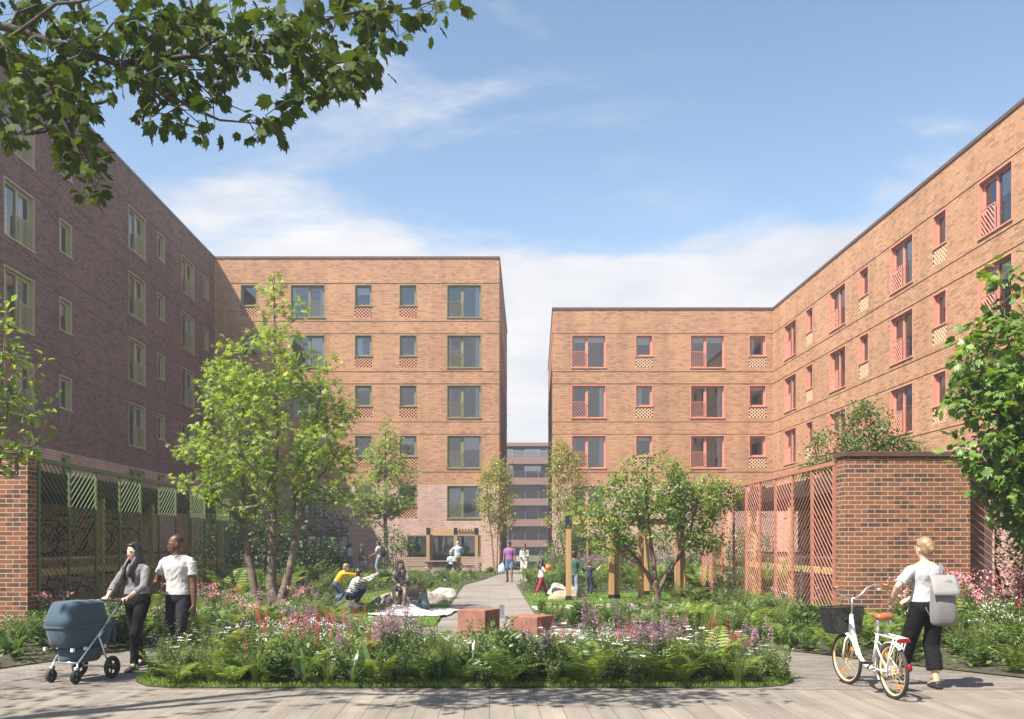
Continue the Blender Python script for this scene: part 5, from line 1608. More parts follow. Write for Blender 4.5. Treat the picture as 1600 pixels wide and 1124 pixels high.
# ------------------------------------------------------------------ pram
def cloth_mat(name, col, sheen=0.2, scale=220, var=0.1):
    m, n, out = nt(name)
    co = coords(n)
    f = noise_tex(n, co, 7, 5); wv = noise_tex(n, co, scale, 2)
    c = ramp(n, f, [(0.3, tuple(x * (1 - var) for x in col)), (0.7, tuple(min(1, x * (1 + var)) for x in col))])
    c = mixc(n, 1.0, c, ramp(n, wv, [(0.3, (0.88, 0.88, 0.88)), (0.7, (1.1, 1.1, 1.1))]), 'MULTIPLY')
    b = bsdf(n, out, c, 0.9, 0, 0.2, bump(n, wv, 0.25, 0.002))
    b.inputs['Sheen Weight'].default_value = sheen
    return m


def puff(mb, secs, n_=28, p=3.2):
    mb.loft(secs, n_, p)


def crumple(o, amp, freq):
    for v in o.data.vertices:
        q = v.co * freq
        v.co += V((noise.noise(q), noise.noise(q + V((9, 2, 4))), noise.noise(q + V((3, 8, 1))))) * amp
    o.data.update()


def subsurf(o, lv=1):
    m_ = o.modifiers.new('subdivision', 'SUBSURF'); m_.levels = lv; m_.render_levels = lv


M['pram_cloth'] = cloth_mat('slate_blue_canvas', (0.045, 0.075, 0.10))
pr = thing('pram', 'slate blue pram with covered bassinet and silver chassis pushed by the woman', 'pram', (-4.86, 11.30, 0.004), R_(160)); pr.scale = (.93, .86, .95)
rw = []
for s in (-1, 1):
    for y, r, x, nm in ((0, .145, .27, 'rear_wheel'), (.60, .085, .20, 'front_wheel')):
        w_ = MB(); w_.torus((0, 0, 0), (1, 0, 0), r * .62, r * .07, 20, 6); w_.tube([(-.03, 0, 0), (.03, 0, 0)], r * .22, 10)
        for i in range(5): w_.bar((0, 0, 0), (0, r * .62 * math.cos(i * 1.2566), r * .62 * math.sin(i * 1.2566)), .016, .02, (1, 0, 0))
        wo_ = w_.build('wheel', M['black'], pr, True, loc=(s * x, y, r))
        t_ = MB(); t_.lathe([(r * .66, -.026), (r * .92, -.026), (r, -.014), (r, .014), (r * .92, .026), (r * .66, .026), (r * .66, -.026)], 28, Matrix.Rotation(PI / 2, 4, 'Y')); t_.build('tyre', M['rubber'], wo_, True)
c = MB()
for s in (-1, 1):
    c.tube([(s * .2, .60, .085), (s * .2, .58, .17), (s * .2, .56, .25)], .014, 10)
    c.tube([(s * .20, .56, .25), (s * .22, .30, .50), (s * .23, 0.02, .76), (s * .23, -.18, .93)], .0135, 10)
    c.tube([(s * .27, 0, .145), (s * .24, .10, .30), (s * .235, .22, .56)], .012, 10)
    c.tube([(s * .235, .22, .56), (s * .22, .12, .62)], .02, 10)
    c.box(s * .2 - .02, s * .2 + .02, .55, .62, .15, .20)
c.tube([(-.2, .56, .25), (.2, .56, .25)], .013, 10); c.tube([(-.27, 0, .145), (.27, 0, .145)], .011, 8)
c.build('chassis', M['steel'], pr, True)
h = MB(); h.tube([(-.23, -.18, .93), (-.225, -.24, .975), (-.19, -.27, .985), (.19, -.27, .985), (.225, -.24, .975), (.23, -.18, .93)], .017, 12); h.build('handlebar', M['black'], pr, True)
b = MB()
yc = .30
puff(b, [((0, yc, .44), (.17, 0, 0), (0, .36, 0)), ((0, yc, .455), (.185, 0, 0), (0, .385, 0)), ((0, yc, .58), (.215, 0, 0), (0, .43, 0)), ((0, yc, .665), (.232, 0, 0), (0, .455, 0)), ((0, yc, .69), (.232, 0, 0), (0, .455, 0))], 36, 5)
o = b.build('bassinet', M['pram_cloth'], pr, True); crumple(o, .007, 9)
b = MB(); puff(b, [((0, yc, .675), (.238, 0, 0), (0, .465, 0)), ((0, yc, .705), (.242, 0, 0), (0, .468, 0)), ((0, yc, .715), (.238, 0, 0), (0, .465, 0))], 36, 5); b.build('piping', M['pram_cloth'], pr, True)
b = MB()
puff(b, [((0, .36, .70), (.234, 0, 0), (0, .40, 0)), ((0, .36, .80), (.228, 0, 0), (0, .385, 0)), ((0, .345, .90), (.212, 0, 0), (0, .34, 0)), ((0, .335, .965), (.207, 0, 0), (0, .315, 0)), ((0, .33, .995), (.196, 0, 0), (0, .295, 0)), ((0, .33, 1.012), (.165, 0, 0), (0, .25, 0))], 40, 6)
o = b.build('hood', M['pram_cloth'], pr, True); crumple(o, .012, 7)
b = MB(); puff(b, [((0, .30, .24), (.15, 0, 0), (0, .24, 0)), ((0, .30, .27), (.18, 0, 0), (0, .28, 0)), ((0, .29, .42), (.19, 0, 0), (0, .33, 0))]); o = b.build('under_basket', M['pram_cloth'], pr, True); crumple(o, .008, 8)
b = MB(); b.box(-.19, .19, -.16, -.13, .46, .70); b.box(-.2, .2, -.13, -.12, .69, .72); o = b.build('apron_flap', M['pram_cloth'], pr)
b = MB()
for y in (.1, .45, .68): 
    for s in (-1, 1): b.box(s * .222 - .018, s * .222 + .018, y - .02, y + .02, .405, .445)
b.build('clip', M['white_paint'], pr)

# ------------------------------------------------------------------ pergolas
def post_part(parent, x, y, h, w_=0.15, base=True, z0=0.0):
    a = w_ / 2
    mb = MB(); mb.box(x - a, x + a, y - a, y + a, z0 + (.13 if base else 0), h - .2); o = mb.build('post', M['timber'], parent)
    bv = o.modifiers.new('bevel', 'BEVEL'); bv.width = .006; bv.segments = 2
    c = MB(); c.box(x - a - .012, x + a + .012, y - a - .012, y + a + .012, h - .34, h + .02)
    if base: c.box(x - a - .01, x + a + .01, y - a - .01, y + a + .01, z0, z0 + .14)
    c.build('bracket', M['black'], o)
    return o


pg = thing('pergola', 'open timber pergola with black steel brackets on the right hand lawn', 'pergola', (4.4, 27.5, 0.02))
PX = [(2.27, 26.3), (3.58, 26.9), (4.28, 25.9), (4.98, 29.0), (5.62, 27.4)]
for x, y in PX: post_part(pg, x - 4.4, y - 27.5, 2.42 if (x, y) != (3.58, 26.9) else 2.42)
post_part(pg, 3.58 + .19 - 4.4, 27.05 - 27.5, 2.42); post_part(pg, 5.62 + .17 - 4.4, 27.5 - 27.5, 2.42)
for p, q in (((2.27, 26.3), (4.98, 29.0)), ((2.27, 26.3), (4.28, 25.9)), ((4.28, 25.9), (5.62, 27.4)), ((4.98, 29.0), (5.62, 27.4))):
    d = (V(q) - V(p)).normalized() * .09
    mb = MB(); mb.bar((p[0] + d.x - 4.4, p[1] + d.y - 27.5, 2.27), (q[0] - d.x - 4.4, q[1] - d.y - 27.5, 2.27), .07, .17); mb.build('beam', M['timber_x'], pg)
pg2 = thing('pergola', 'timber pergola with slatted top on the terrace before the ground floor glazing', 'pergola', (-2.1, 50.5, 0))
for x, y in ((-3.36, 50), (-1.86, 50), (-.72, 50), (-3.36, 52.6), (-.72, 52.6)): post_part(pg2, x + 2.1, y - 50.5, 2.5, .17)
mb = MB(); mb.box(-1.17, .16, -.56, -.44, 2.15, 2.44); mb.build('beam', M['timber_x'], pg2)
mb = MB(); mb.box(.33, 1.3, -.56, -.44, 2.2, 2.34); mb.build('beam', M['timber_x'], pg2)
mb = MB(); mb.box(-1.17, 1.3, 2.04, 2.16, 2.2, 2.38); mb.build('beam', M['timber_x'], pg2)
for i in range(6):
    mb = MB(); mb.box(.36 + i * .17, .42 + i * .17, -.7, 2.3, 2.385, 2.50); mb.build('rafter', M['timber_x'], pg2)

# ------------------------------------------------------------------ benches and table on the terrace
def bench(label, loc, rz, L=1.6):
    t = thing('park_bench', label, 'bench', loc, rz, 'benches on the terrace')
    mb = MB()
    for i in range(4): mb.box(-L / 2, L / 2, -.05 + i * .115, .05 + i * .115, .42, .46)
    mb.build('seat', M['bench'], t)
    mb = MB()
    for i in range(4): mb.bar((-L / 2, -.10 - i * .025, .55 + i * .12), (L / 2, -.10 - i * .025, .55 + i * .12), .03, .10)
    mb.build('backrest', M['bench'], t)
    for s in (-1, 1):
        mb = MB(); x = s * (L / 2 - .12)
        mb.bar((x, .36, 0), (x, .36, .62), .06, .05); mb.bar((x, -.12, 0), (x, -.2, .95), .06, .05); mb.bar((x, -.14, .62), (x, .40, .62), .07, .04); mb.bar((x, -.06, .39), (x, .36, .39), .05, .05)
        mb.build('armrest', M['bench'], t)
    return t


bench('weathered timber bench left of the table on the terrace', (-3.95, 47.6, 0), PI, 1.65)
bench('weathered timber bench right of the table, behind the standing man', (-1.05, 49.2, 0), PI * .93, 1.3)
t = thing('picnic_table', 'weathered timber table between the two benches', 'table', (-2.55, 48.0, 0))
mb = MB()
for i in range(6): mb.box(-.85, .85, -.38 + i * .13, -.26 + i * .13, .72, .76)
mb.build('tabletop', M['bench'], t)
for s in (-1, 1):
    mb = MB(); mb.bar((s * .65, -.32, 0), (s * .65, -.1, .72), .08, .06); mb.bar((s * .65, .32, 0), (s * .65, .1, .72), .08, .06); mb.bar((s * .65, -.35, .68), (s * .65, .35, .68), .06, .06); mb.build('leg', M['bench'], t)

# ------------------------------------------------------------------ stone blocks, boulders, bollard, blanket, ball
def block(label, x, y, w_, h, rz):
    mb = MB(); mb.box(-w_ / 2, w_ / 2, -w_ / 2, w_ / 2, 0, h); o = mb.build('block_seat', M['corten'])
    bv = o.modifiers.new('bevel', 'BEVEL'); bv.width = .012; bv.segments = 2
    o.location = (x, y, .012); o.rotation_euler = (0, 0, rz); tag(o, label, 'block seat', 'rust red block seats at the end of the path')


block('rust red cube seat at the path mouth, the taller on the left', -.19, 16.0, .55, .50, R_(-28))
block('rust red cube seat at the path mouth, the lower on the right', .72, 15.6, .55, .42, R_(-34))


def boulder(label, loc, r, rz, mat, seed=0):
    bm = bmesh.new(); bmesh.ops.create_icosphere(bm, subdivisions=4, radius=1)
    for v in bm.verts:
        q = v.co + V((seed, seed * .7, 0)); d = 1 + .28 * noise.noise(q * 1.1) + .12 * noise.noise(q * 2.7) + .05 * noise.noise(q * 6)
        v.co = V((v.co.x * r[0], v.co.y * r[1], max(-.3, v.co.z) * r[2])) * d
    me = bpy.data.meshes.new('boulder'); bm.to_mesh(me); bm.free(); me.materials.append(M[mat])
    me.polygons.foreach_set('use_smooth', [True] * len(me.polygons))
    o = link('boulder', me); o.location = loc; o.rotation_euler = (0, 0, rz); tag(o, label, 'boulder')
    return o


boulder('long low grey brown boulder the woman in grey sits on', (-2.15, 24.9, .02), (1.0, .42, .40), R_(4), 'rock', 3)
boulder('pale grey boulder on the left lawn beyond the picnic blanket', (-1.42, 27.6, .02), (.42, .3, .3), R_(10), 'rock_white', 8)
boulder('white boulder on the right lawn behind the child with the ball', (2.15, 28.9, .02), (.36, .28, .36), 0.3, 'rock_white', 12)
boulder('sandy flat boulder beside the first pergola post', (2.12, 26.9, .02), (.45, .3, .26), .1, 'rock_warm', 17)
boulder('sandy boulder behind the first pergola post', (2.62, 28.0, .02), (.42, .3, .38), .8, 'rock_warm', 23)
boulder('small white boulder at the left end of the picnic lawn', (-3.7, 23.2, .02), (.42, .3, .16), .2, 'rock_white', 31)

mb = MB(); mb.box(-.055, .055, -.055, .055, 0, .26); mb.box(-.06, .06, -.06, .06, .262, .30)
o = mb.build('bollard', simple('grey_bollard', (.16, .19, .21), .5)); o.location = (.27, 20.2, .008); tag(o, 'short slate grey post standing on the main path', 'bollard')

# rumpled white blanket
nx, ny = 60, 70; vs_ = []
for j in range(ny + 1):
    for i in range(nx + 1):
        u, v_ = i / nx - .5, j / ny - .5; x, y = u * 1.75, v_ * 2.2
        r_ = V((x * 2.2, y * 2.2, 3)); hgt = .018 + .05 * max(0, noise.noise(r_)) + .03 * max(0, noise.noise(r_ * 2.3)) + .20 * math.exp(-((x + .15) ** 2 / .10 + (y + .1) ** 2 / .06)) * (0.7 + .5 * noise.noise(r_ * 2)) + .12 * math.exp(-((x + .55) ** 2 / .05 + (y - .05) ** 2 / .09))
        k = 1 + .06 * noise.noise(V((u * 5, v_ * 5, 1)))
        vs_.append((x * k, y * k, hgt))
mb = MB(); mb.add(vs_, [(j * (nx + 1) + i, j * (nx + 1) + i + 1, (j + 1) * (nx + 1) + i + 1, (j + 1) * (nx + 1) + i) for j in range(ny) for i in range(nx)])
M['blanket'] = cloth_mat('white_blanket', (.50, .49, .46))
o = mb.build('blanket', M['blanket'], None, True); o.location = (-1.72, 21.6, .03); o.rotation_euler = (0, 0, R_(-8)); tag(o, 'rumpled white picnic blanket spread on the left lawn', 'blanket')
so_ = o.modifiers.new('thickness', 'SOLIDIFY'); so_.thickness = .012
# ------------------------------------------------------------------ people
def skin(name, col):
    m, n, out = nt(name)
    co = coords(n)
    f = noise_tex(n, co, 14, 4)
    c = ramp(n, f, [(0.3, tuple(x * .9 for x in col)), (0.7, tuple(min(1, x * 1.08) for x in col))])
    b = bsdf(n, out, c, 0.5, 0, 0.4)
    b.inputs['Subsurface Weight'].default_value = 0.12; b.inputs['Subsurface Radius'].default_value = (0.012, 0.005, 0.003); b.inputs['Subsurface Scale'].default_value = 1
    return m


def hairmat(name, col):
    m, n, out = nt(name)
    co = coords(n)
    f = noise_tex(n, mapping(n, co, (60, 60, 7)), 1.5, 4)
    c = ramp(n, f, [(0.3, tuple(x * .6 for x in col)), (0.7, tuple(min(1, x * 1.35) for x in col))])
    bsdf(n, out, c, 0.45, 0, 0.5, bump(n, f, 0.7, 0.004))
    return m


def stripes(name, ca, cb, period=0.055):
    m, n, out = nt(name)
    co = coords(n)
    w_ = n.nodes.new('ShaderNodeTexWave'); w_.bands_direction = 'Z'; w_.inputs['Scale'].default_value = 0.314 / period; w_.inputs['Distortion'].default_value = 0.6
    n.links.new(mapping(n, co, (0.2, 0.5, 1), (0.5, 0.2, 0)), w_.inputs[0])
    c = ramp(n, w_.outputs[1], [(0.70, ca), (0.78, cb)])
    bsdf(n, out, c, 0.9, 0, 0.2)
    return m


M['sk_light'] = skin('fair_skin', (0.55, 0.34, 0.25)); M['sk_mid'] = skin('tan_skin', (0.60, 0.385, 0.275)); M['h_buzz'] = hairmat('cropped_dark_hair', (0.045, 0.026, 0.02)); M['sk_dark'] = skin('dark_brown_skin', (0.125, 0.058, 0.035)); M['sk_brown'] = skin('brown_skin', (0.24, 0.12, 0.07))
M['h_black'] = hairmat('black_hair', (0.016, 0.013, 0.013)); M['h_brown'] = hairmat('brown_hair', (0.11, 0.06, 0.03)); M['h_blond'] = hairmat('blond_hair', (0.25, 0.165, 0.085)); M['h_dark'] = hairmat('dark_brown_hair', (0.035, 0.022, 0.016)); M['h_grey'] = hairmat('grey_hair', (0.35, 0.32, 0.3))
for k_, c_ in dict(c_grey=(.17, .158, .165), c_white=(.46, .455, .44), c_offwhite=(.40, .39, .41), c_black=(.008, .008, .0095), c_char=(.018, .0185, .021), c_yellow=(.62, .36, .02), c_navy=(.025, .035, .065), c_denim=(.075, .12, .19), c_taupe=(.19, .165, .14), c_slate=(.12, .16, .18),
                   c_green=(.03, .13, .10), c_lblue=(.38, .50, .60), c_khaki=(.36, .29, .18), c_purple=(.25, .11, .27), c_pale=(.36, .42, .37), c_cream=(.46, .45, .41), c_crimson=(.32, .02, .06), c_dgreen=(.04, .10, .075), c_cyan=(.30, .52, .62), c_gjean=(.20, .23, .28), c_bag=(.155, .15, .147), c_tote=(.23, .225, .215)).items():
    M[k_] = cloth_mat(k_.replace('c_', 'cloth_'), c_, 0.15 if max(c_) > .05 else 0.0, 260)
M['c_stripe'] = stripes('striped_knit', (.68, .66, .60), (.03, .03, .04))
M['shoe'] = simple('dark_shoe', (.025, .024, .03), .5); M['shoe_navy'] = simple('navy_shoe', (.02, .025, .06), .6); M['shoe_tan'] = simple('tan_shoe', (.28, .16, .08), .6); M['shoe_white'] = simple('white_shoe', (.7, .7, .68), .5)
M['eye'] = simple('dark_eye', (.012, .01, .009), .2); M['lip'] = simple('lip', (.36, .12, .10), .5); M['teeth'] = simple('teeth', (.75, .72, .68), .4)
M['ball'] = simple('orange_ball', (.75, .16, .03), .5)


TS = bpy.data.scenes.new('workshop')


def remesh(mb, name, mat, parent, vox, smooth=3, fold=0.0, ffreq=14.0):
    me = bpy.data.meshes.new(name + '_raw'); me.from_pydata(mb.v, [], mb.f); fix(me)
    o = bpy.data.objects.new(name + '_raw', me); TS.collection.objects.link(o)
    r = o.modifiers.new('r', 'REMESH'); r.mode = 'VOXEL'; r.voxel_size = vox; r.adaptivity = 0
    s = o.modifiers.new('s', 'SMOOTH'); s.factor = 0.5; s.iterations = smooth
    vl = TS.view_layers[0]; vl.update(); dg = vl.depsgraph
    m2 = bpy.data.meshes.new_from_object(o.evaluated_get(dg)); m2.name = name
    bpy.data.objects.remove(o); bpy.data.meshes.remove(me)
    if fold:
        nv = len(m2.vertices); cc_ = np.zeros(nv * 3); nn_ = np.zeros(nv * 3)
        m2.vertices.foreach_get('co', cc_); m2.vertex_normals.foreach_get('vector', nn_)
        cc_ = cc_.reshape(-1, 3); nn_ = nn_.reshape(-1, 3)
        for i in range(nv):
            q = V(cc_[i]) * ffreq; q = V((q.x, q.y, q.z * 0.8 + q.x * 0.5))
            cc_[i] += nn_[i] * (fold * (1 - abs(noise.noise(q)) * 2.4) + fold * .6 * noise.noise(q * 2.3))
        m2.vertices.foreach_set('co', cc_.ravel())
    m2.materials.append(mat)
    m2.polygons.foreach_set('use_smooth', [True] * len(m2.polygons))
    m2.update()
    return link(name, m2, parent)


def ik(a, b, l1, l2, hint):
    """joint between a and b, bending towards hint; returns joint and reachable end."""
    a = V(a); b = V(b); d = b - a; L = d.length
    if L > (l1 + l2) * .999: b = a + d * ((l1 + l2) * .999 / L); d = b - a; L = d.length
    d.normalize()
    x = (l1 * l1 - l2 * l2 + L * L) / (2 * L); h = math.sqrt(max(0, l1 * l1 - x * x))
    hv = V(hint); hv = hv - d * hv.dot(d)
    hv = hv.normalized() if hv.length > 1e-5 else d.orthogonal().normalized()
    return a + d * x + hv * h, b


def person(label, loc, rz, H=1.7, sex='f', sk='sk_light', hair=('short', 'h_brown'), top=('c_white', 'short'), bottom=('c_navy', 'trousers'), shoes='shoe', pelvis=(0, 0, .93), lean=(0, .04, 1), chest=None,
           twist=0.0, hands=None, elbows=None, feet=None, knees=None, toes=None, look=(0, 0), vox=0.016, fine=False, curl=.9, group=None, name='person', neckline=.0, palms=None, sleeve=1.0, child=False, hem=.0):
    """local frame in metres at 1.70 m height: +y is where the body faces, +x its right hand."""
    k = H / 1.7
    t = thing(name, label, 'person', loc, rz, group)
    hs = (1.22 if child else 1.0)
    P = V(pelvis); up0 = V(lean).normalized(); up1 = V(chest if chest else lean).normalized()
    q = lambda v: V(v)
    side0 = V((1, 0, 0)); side1 = V((math.cos(twist), math.sin(twist), 0)); side1 = (side1 - up1 * side1.dot(up1)).normalized()
    L = .50 if sex == 'm' else .475
    def spine(s):                         # s in metres above the pelvis
        u = s / L
        if u <= 0: return P + up0 * s
        a = P + up0 * (L * .5 * min(u, .5) * 2 if u < .5 else L * .5)
        if u < .5: return P + up0 * (s)
        b0 = P + up0 * (L * .5)
        return b0 + up1 * (s - L * .5)
    def fr(s):
        u = max(0, min(1, s / L)); sd = (side0 * (1 - u) + side1 * u).normalized(); upv = (up0 * (1 - u) + up1 * u).normalized()
        sd = (sd - upv * sd.dot(upv)).normalized(); return sd, upv.cross(sd)
    if sex == 'f':
        prof = [(-.10, .10, .085), (-.04, .165, .115), (.02, .172, .12), (.10, .15, .105), (.19, .125, .092), (.28, .135, .102), (.36, .15, .12), (.42, .155, .108), (.47, .135, .085), (.505, .07, .06)]
        sw = .165
    else:
        prof = [(-.10, .105, .09), (-.04, .155, .115), (.02, .16, .115), (.10, .148, .108), (.20, .142, .105), (.30, .162, .118), (.39, .182, .125), (.45, .178, .108), (.50, .145, .085), (.535, .07, .065)]
        sw = .19
    if child: sw *= .88
    def torso(mb, s0, s1, g=0.0, gz=None):
        secs = []
        ss = sorted({s0, s1} | {p[0] for p in prof if s0 < p[0] < s1})
        for s in ss:
            for i in range(len(prof) - 1):
                if prof[i][0] <= s <= prof[i + 1][0]:
                    w_ = (s - prof[i][0]) / (prof[i + 1][0] - prof[i][0]); rx = prof[i][1] * (1 - w_) + prof[i + 1][1] * w_; ry = prof[i][2] * (1 - w_) + prof[i + 1][2] * w_; break
            else:
                e = prof[0] if s < prof[0][0] else prof[-1]; rx, ry = e[1], e[2]
            sd, fw = fr(s); gg = g if gz is None else g * gz(s)
            secs.append((spine(s) - fw * .0, sd * (rx + gg) * (0.92 if child else 1), fw * (ry + gg)))
        mb.loft(secs, 22, 2.3)
    # joints
    shs = L - .055
    sdS, fwS = fr(shs)
    sh = {s: spine(shs) + sdS * (sw * s) + up1 * .0 for s in (-1, 1)}
    hipj = {s: P + side0 * (.088 * s) - up0 * .03 for s in (-1, 1)}
    ua, fa = (.275, .25) if sex == 'f' else (.29, .265)
    th, sn = (.425, .415)
    hands = hands or {}; elbows = elbows or {}; feet = feet or {}; knees = knees or {}; toes = toes or {}; palms = palms or {}
    J = {}
    for s, nm in ((-1, 'l'), (1, 'r')):
        hd = V(hands.get(nm, (s * (sw + .07), .06, .88)))
        el, wr = ik(sh[s], hd, ua, fa, elbows.get(nm, (s * .35, -1, -.1)))
        ft = V(feet.get(nm, (s * .09, 0, .085)))
        kn, an = ik(hipj[s], ft, th, sn, knees.get(nm, (s * .08, 1, 0)))
        J[nm] = dict(s=s, sh=sh[s], el=el, wr=wr, hip=hipj[s], kn=kn, an=an, toe=V(toes.get(nm, (s * .12, 1, 0))).normalized())
    nb = spine(L + .0); hc = nb + up1 * (.06) ; 
    yaw, pit = look
    Rh = Matrix.Rotation(yaw, 3, 'Z') @ Matrix.Rotation(pit, 3, 'X')
    hup = (Rh @ V((0, 0, 1))); hup = (hup * .75 + up1 * .25).normalized(); hfw = Rh @ V((0, 1, 0)); hfw = (hfw - hup * hfw.dot(hup)).normalized(); hsd = hfw.cross(hup).normalized()
    Hm = Matrix((hsd, hfw, hup)).transposed()
    hc = nb + up1 * .075 + hup * (.10 * hs) + hfw * .015
    Hp = lambda x, y, z: hc + Hm @ V((x, y, z)) * hs
    m_ar = 1.0 if sex == 'f' else 1.18
    lg = 1.0 if sex == 'f' else 1.04
    # ---- body
    b = MB()
    torso(b, -.10, prof[-1][0])
    b.cone(spine(L - .05), hc - hup * .03, .056 * (1.1 if sex == 'm' else .95), .05 * (1.12 if sex == 'm' else .95), 14)
    b.sph(Hp(0, -.012, .035), [x * hs for x in (.074, .095, .088)], 18, 12, Hm)            # skull
    b.loft([(Hp(0, .02, -.115), Hm @ V((.022, 0, 0)) * hs, Hm @ V((0, .026, 0)) * hs), (Hp(0, .022, -.095), Hm @ V((.045, 0, 0)) * hs, Hm @ V((0, .052, 0)) * hs), (Hp(0, .014, -.04), Hm @ V((.064, 0, 0)) * hs, Hm @ V((0, .075, 0)) * hs), (Hp(0, .006, .02), Hm @ V((.071, 0, 0)) * hs, Hm @ V((0, .086, 0)) * hs)], 18, 2.2)
    b.loft([(Hp(0, .088, .005), Hm @ V((.009, 0, 0)) * hs, Hm @ V((0, .008, 0)) * hs), (Hp(0, .098, -.03), Hm @ V((.014, 0, 0)) * hs, Hm @ V((0, .014, 0)) * hs), (Hp(0, .086, -.046), Hm @ V((.016, 0, 0)) * hs, Hm @ V((0, .010, 0)) * hs)], 8)
    b.sph(Hp(0, .084, -.068), [x * hs for x in (.022, .012, .009)], 10, 6, Hm)
    b.sph(Hp(0, .078, .022), [x * hs for x in (.05, .012, .01)], 10, 6, Hm)                 # brow
    for s in (-1, 1): b.sph(Hp(s * .075, -.005, -.012), [x * hs for x in (.010, .018, .030)], 8, 8, Hm)
    for nm, j in J.items():
        s = j['s']
        b.sph(j['sh'] - sdS * (s * .012), .052 * m_ar, 14, 9)
        b.cone(j['sh'], j['el'], .046 * m_ar, .036 * m_ar, 12); b.sph(j['el'], .036 * m_ar, 10, 7)
        md = j['el'].lerp(j['wr'], .3); b.cone(j['el'], md, .036 * m_ar, .038 * m_ar, 12); b.cone(md, j['wr'], .038 * m_ar, .024 * m_ar, 12); b.sph(j['wr'], .025 * m_ar, 8, 6)
        b.sph(j['hip'], .088 * lg, 14, 9); b.cone(j['hip'], j['kn'], .086 * lg, .055 * lg, 14); b.sph(j['kn'], .054 * lg, 12, 8)
        cf = j['kn'].lerp(j['an'], .32); b.cone(j['kn'], cf, .053 * lg, .054 * lg, 14); b.cone(cf, j['an'], .054 * lg, .036 * lg, 14); b.sph(j['an'], .038, 10, 7)
        tf = V((j['toe'].x, j['toe'].y, j['toe'].z)); hl = j['an'] - V((0, 0, .045)) - tf * .03
        b.cone(j['an'], j['an'] + tf * .12 - V((0, 0, .05)), .036, .03, 10); b.sph(j['an'] + tf * .14 - V((0, 0, .055)), (.04, .05, .025), 10, 7)
        # hand
        fd = (j['wr'] - j['el']).normalized()
        if nm in palms and palms[nm].get('dir'): fd = V(palms[nm]['dir']).normalized()
        pn = V(palms.get(nm, {}).get('n', (-s, 0, 0)))                                      # palm normal
        pn = (pn - fd * pn.dot(fd)); pn = pn.normalized() if pn.length > 1e-4 else fd.orthogonal().normalized()
        ac = fd.cross(pn)                                                                   # across the palm
        cu = palms.get(nm, {}).get('curl', curl * .5)
        hk = .92 if sex == 'f' else 1.05
        if child: hk *= .95
        w0 = j['wr']; p1 = w0 + fd * (.088 * hk)
        b.loft([(w0, ac * .024 * hk, pn * .016 * hk), (w0 + fd * .045 * hk, ac * .038 * hk, pn * .015 * hk), (p1, ac * .040 * hk, pn * .012 * hk)], 12, 2.6)
        if ac.dot(V((0, 1, 0))) * 1 < 0: thumb = -1
        else: thumb = 1
        for i, (o_, l_) in enumerate(((-.030, .062), (-.010, .075), (.010, .080), (.030, .072))):
            l_ = l_ * hk; o_ = o_ * hk * thumb
            a0 = p1 + ac * o_ - fd * .006; d = fd; r = .0088 * hk; c_ = cu * (1 + .12 * (1.5 - i))
            for seg in range(3):
                d = (Matrix.Rotation(0, 3, 'X') @ d); ang = c_ * (.45, .75, .5)[seg]
                d = (d * math.cos(ang) + pn * math.sin(ang) * 1.0).normalized() if seg == 0 else (d * math.cos(ang) + (pn - d * pn.dot(d)).normalized() * math.sin(ang)).normalized() if (pn - d * pn.dot(d)).length > .15 else (d * math.cos(ang) - fd * math.sin(ang)).normalized()
                a1 = a0 + d * l_ * (.42, .33, .25)[seg]; b.cone(a0, a1, r, r * .93, 8); b.sph(a1, r * .95, 7, 5); a0 = a1; r *= .93
        a0 = w0 + fd * .028 * hk + ac * (.026 * thumb * hk); d = (fd * .75 + ac * (.62 * thumb) + pn * .35).normalized()
        a1 = a0 + d * .046 * hk; b.cone(a0, a1, .0135 * hk, .011 * hk, 8); b.sph(a1, .011 * hk, 7, 5); d = (fd * .9 + ac * .12 * thumb + pn * .45 * (0.5 + cu)).normalized(); a2 = a1 + d * .034 * hk; b.cone(a1, a2, .011 * hk, .009 * hk, 8); b.sph(a2, .009 * hk, 7, 5)
    remesh(b, 'body', M[sk], t, vox, 3)
    # ---- face
    e = MB()
    for s in (-1, 1): e.sph(Hp(s * .031, .082, .002), [x * hs for x in (.0105, .008, .0048)], 10, 6, Hm)
    e.build('eye', M['eye'], t, True)
    e = MB()
    for s in (-1, 1): e.loft([(Hp(s * .016, .090, .020), Hm @ V((0, .004, 0)), Hm @ V((0, 0, .002))), (Hp(s * .034, .0855, .024), Hm @ V((0, .004, 0)), Hm @ V((0, 0, .0024))), (Hp(s * .050, .075, .020), Hm @ V((0, .004, 0)), Hm @ V((0, 0, .002)))], 8)
    e.build('eyebrow', M[hair[1] if hair[1] != 'h_blond' else 'h_brown'], t, True)
    e = MB(); e.sph(Hp(0, .0925, -.0685), [x * hs for x in (.023, .006, .0065)], 12, 6, Hm); e.build('mouth', M['lip'], t, True)
    # ---- hair
    hm = M[hair[1]]; st = hair[0]; h = MB(); fq = 1.0
    if st == 'buzz':
        h.sph(Hp(0, -.018, .046), [x * hs for x in (.0742, .0915, .0815)], 20, 12, Hm)
    elif st == 'bald': h = None
    else:
        h.sph(Hp(0, -.024, .046), [x * hs for x in (.083, .097, .093)], 20, 12, Hm)
        h.sph(Hp(0, -.045, -.005), [x * hs for x in (.078, .066, .085)], 16, 10, Hm)
        h.sph(Hp(0, .045, .098), [x * hs for x in (.06, .036, .024)], 12, 8, Hm)
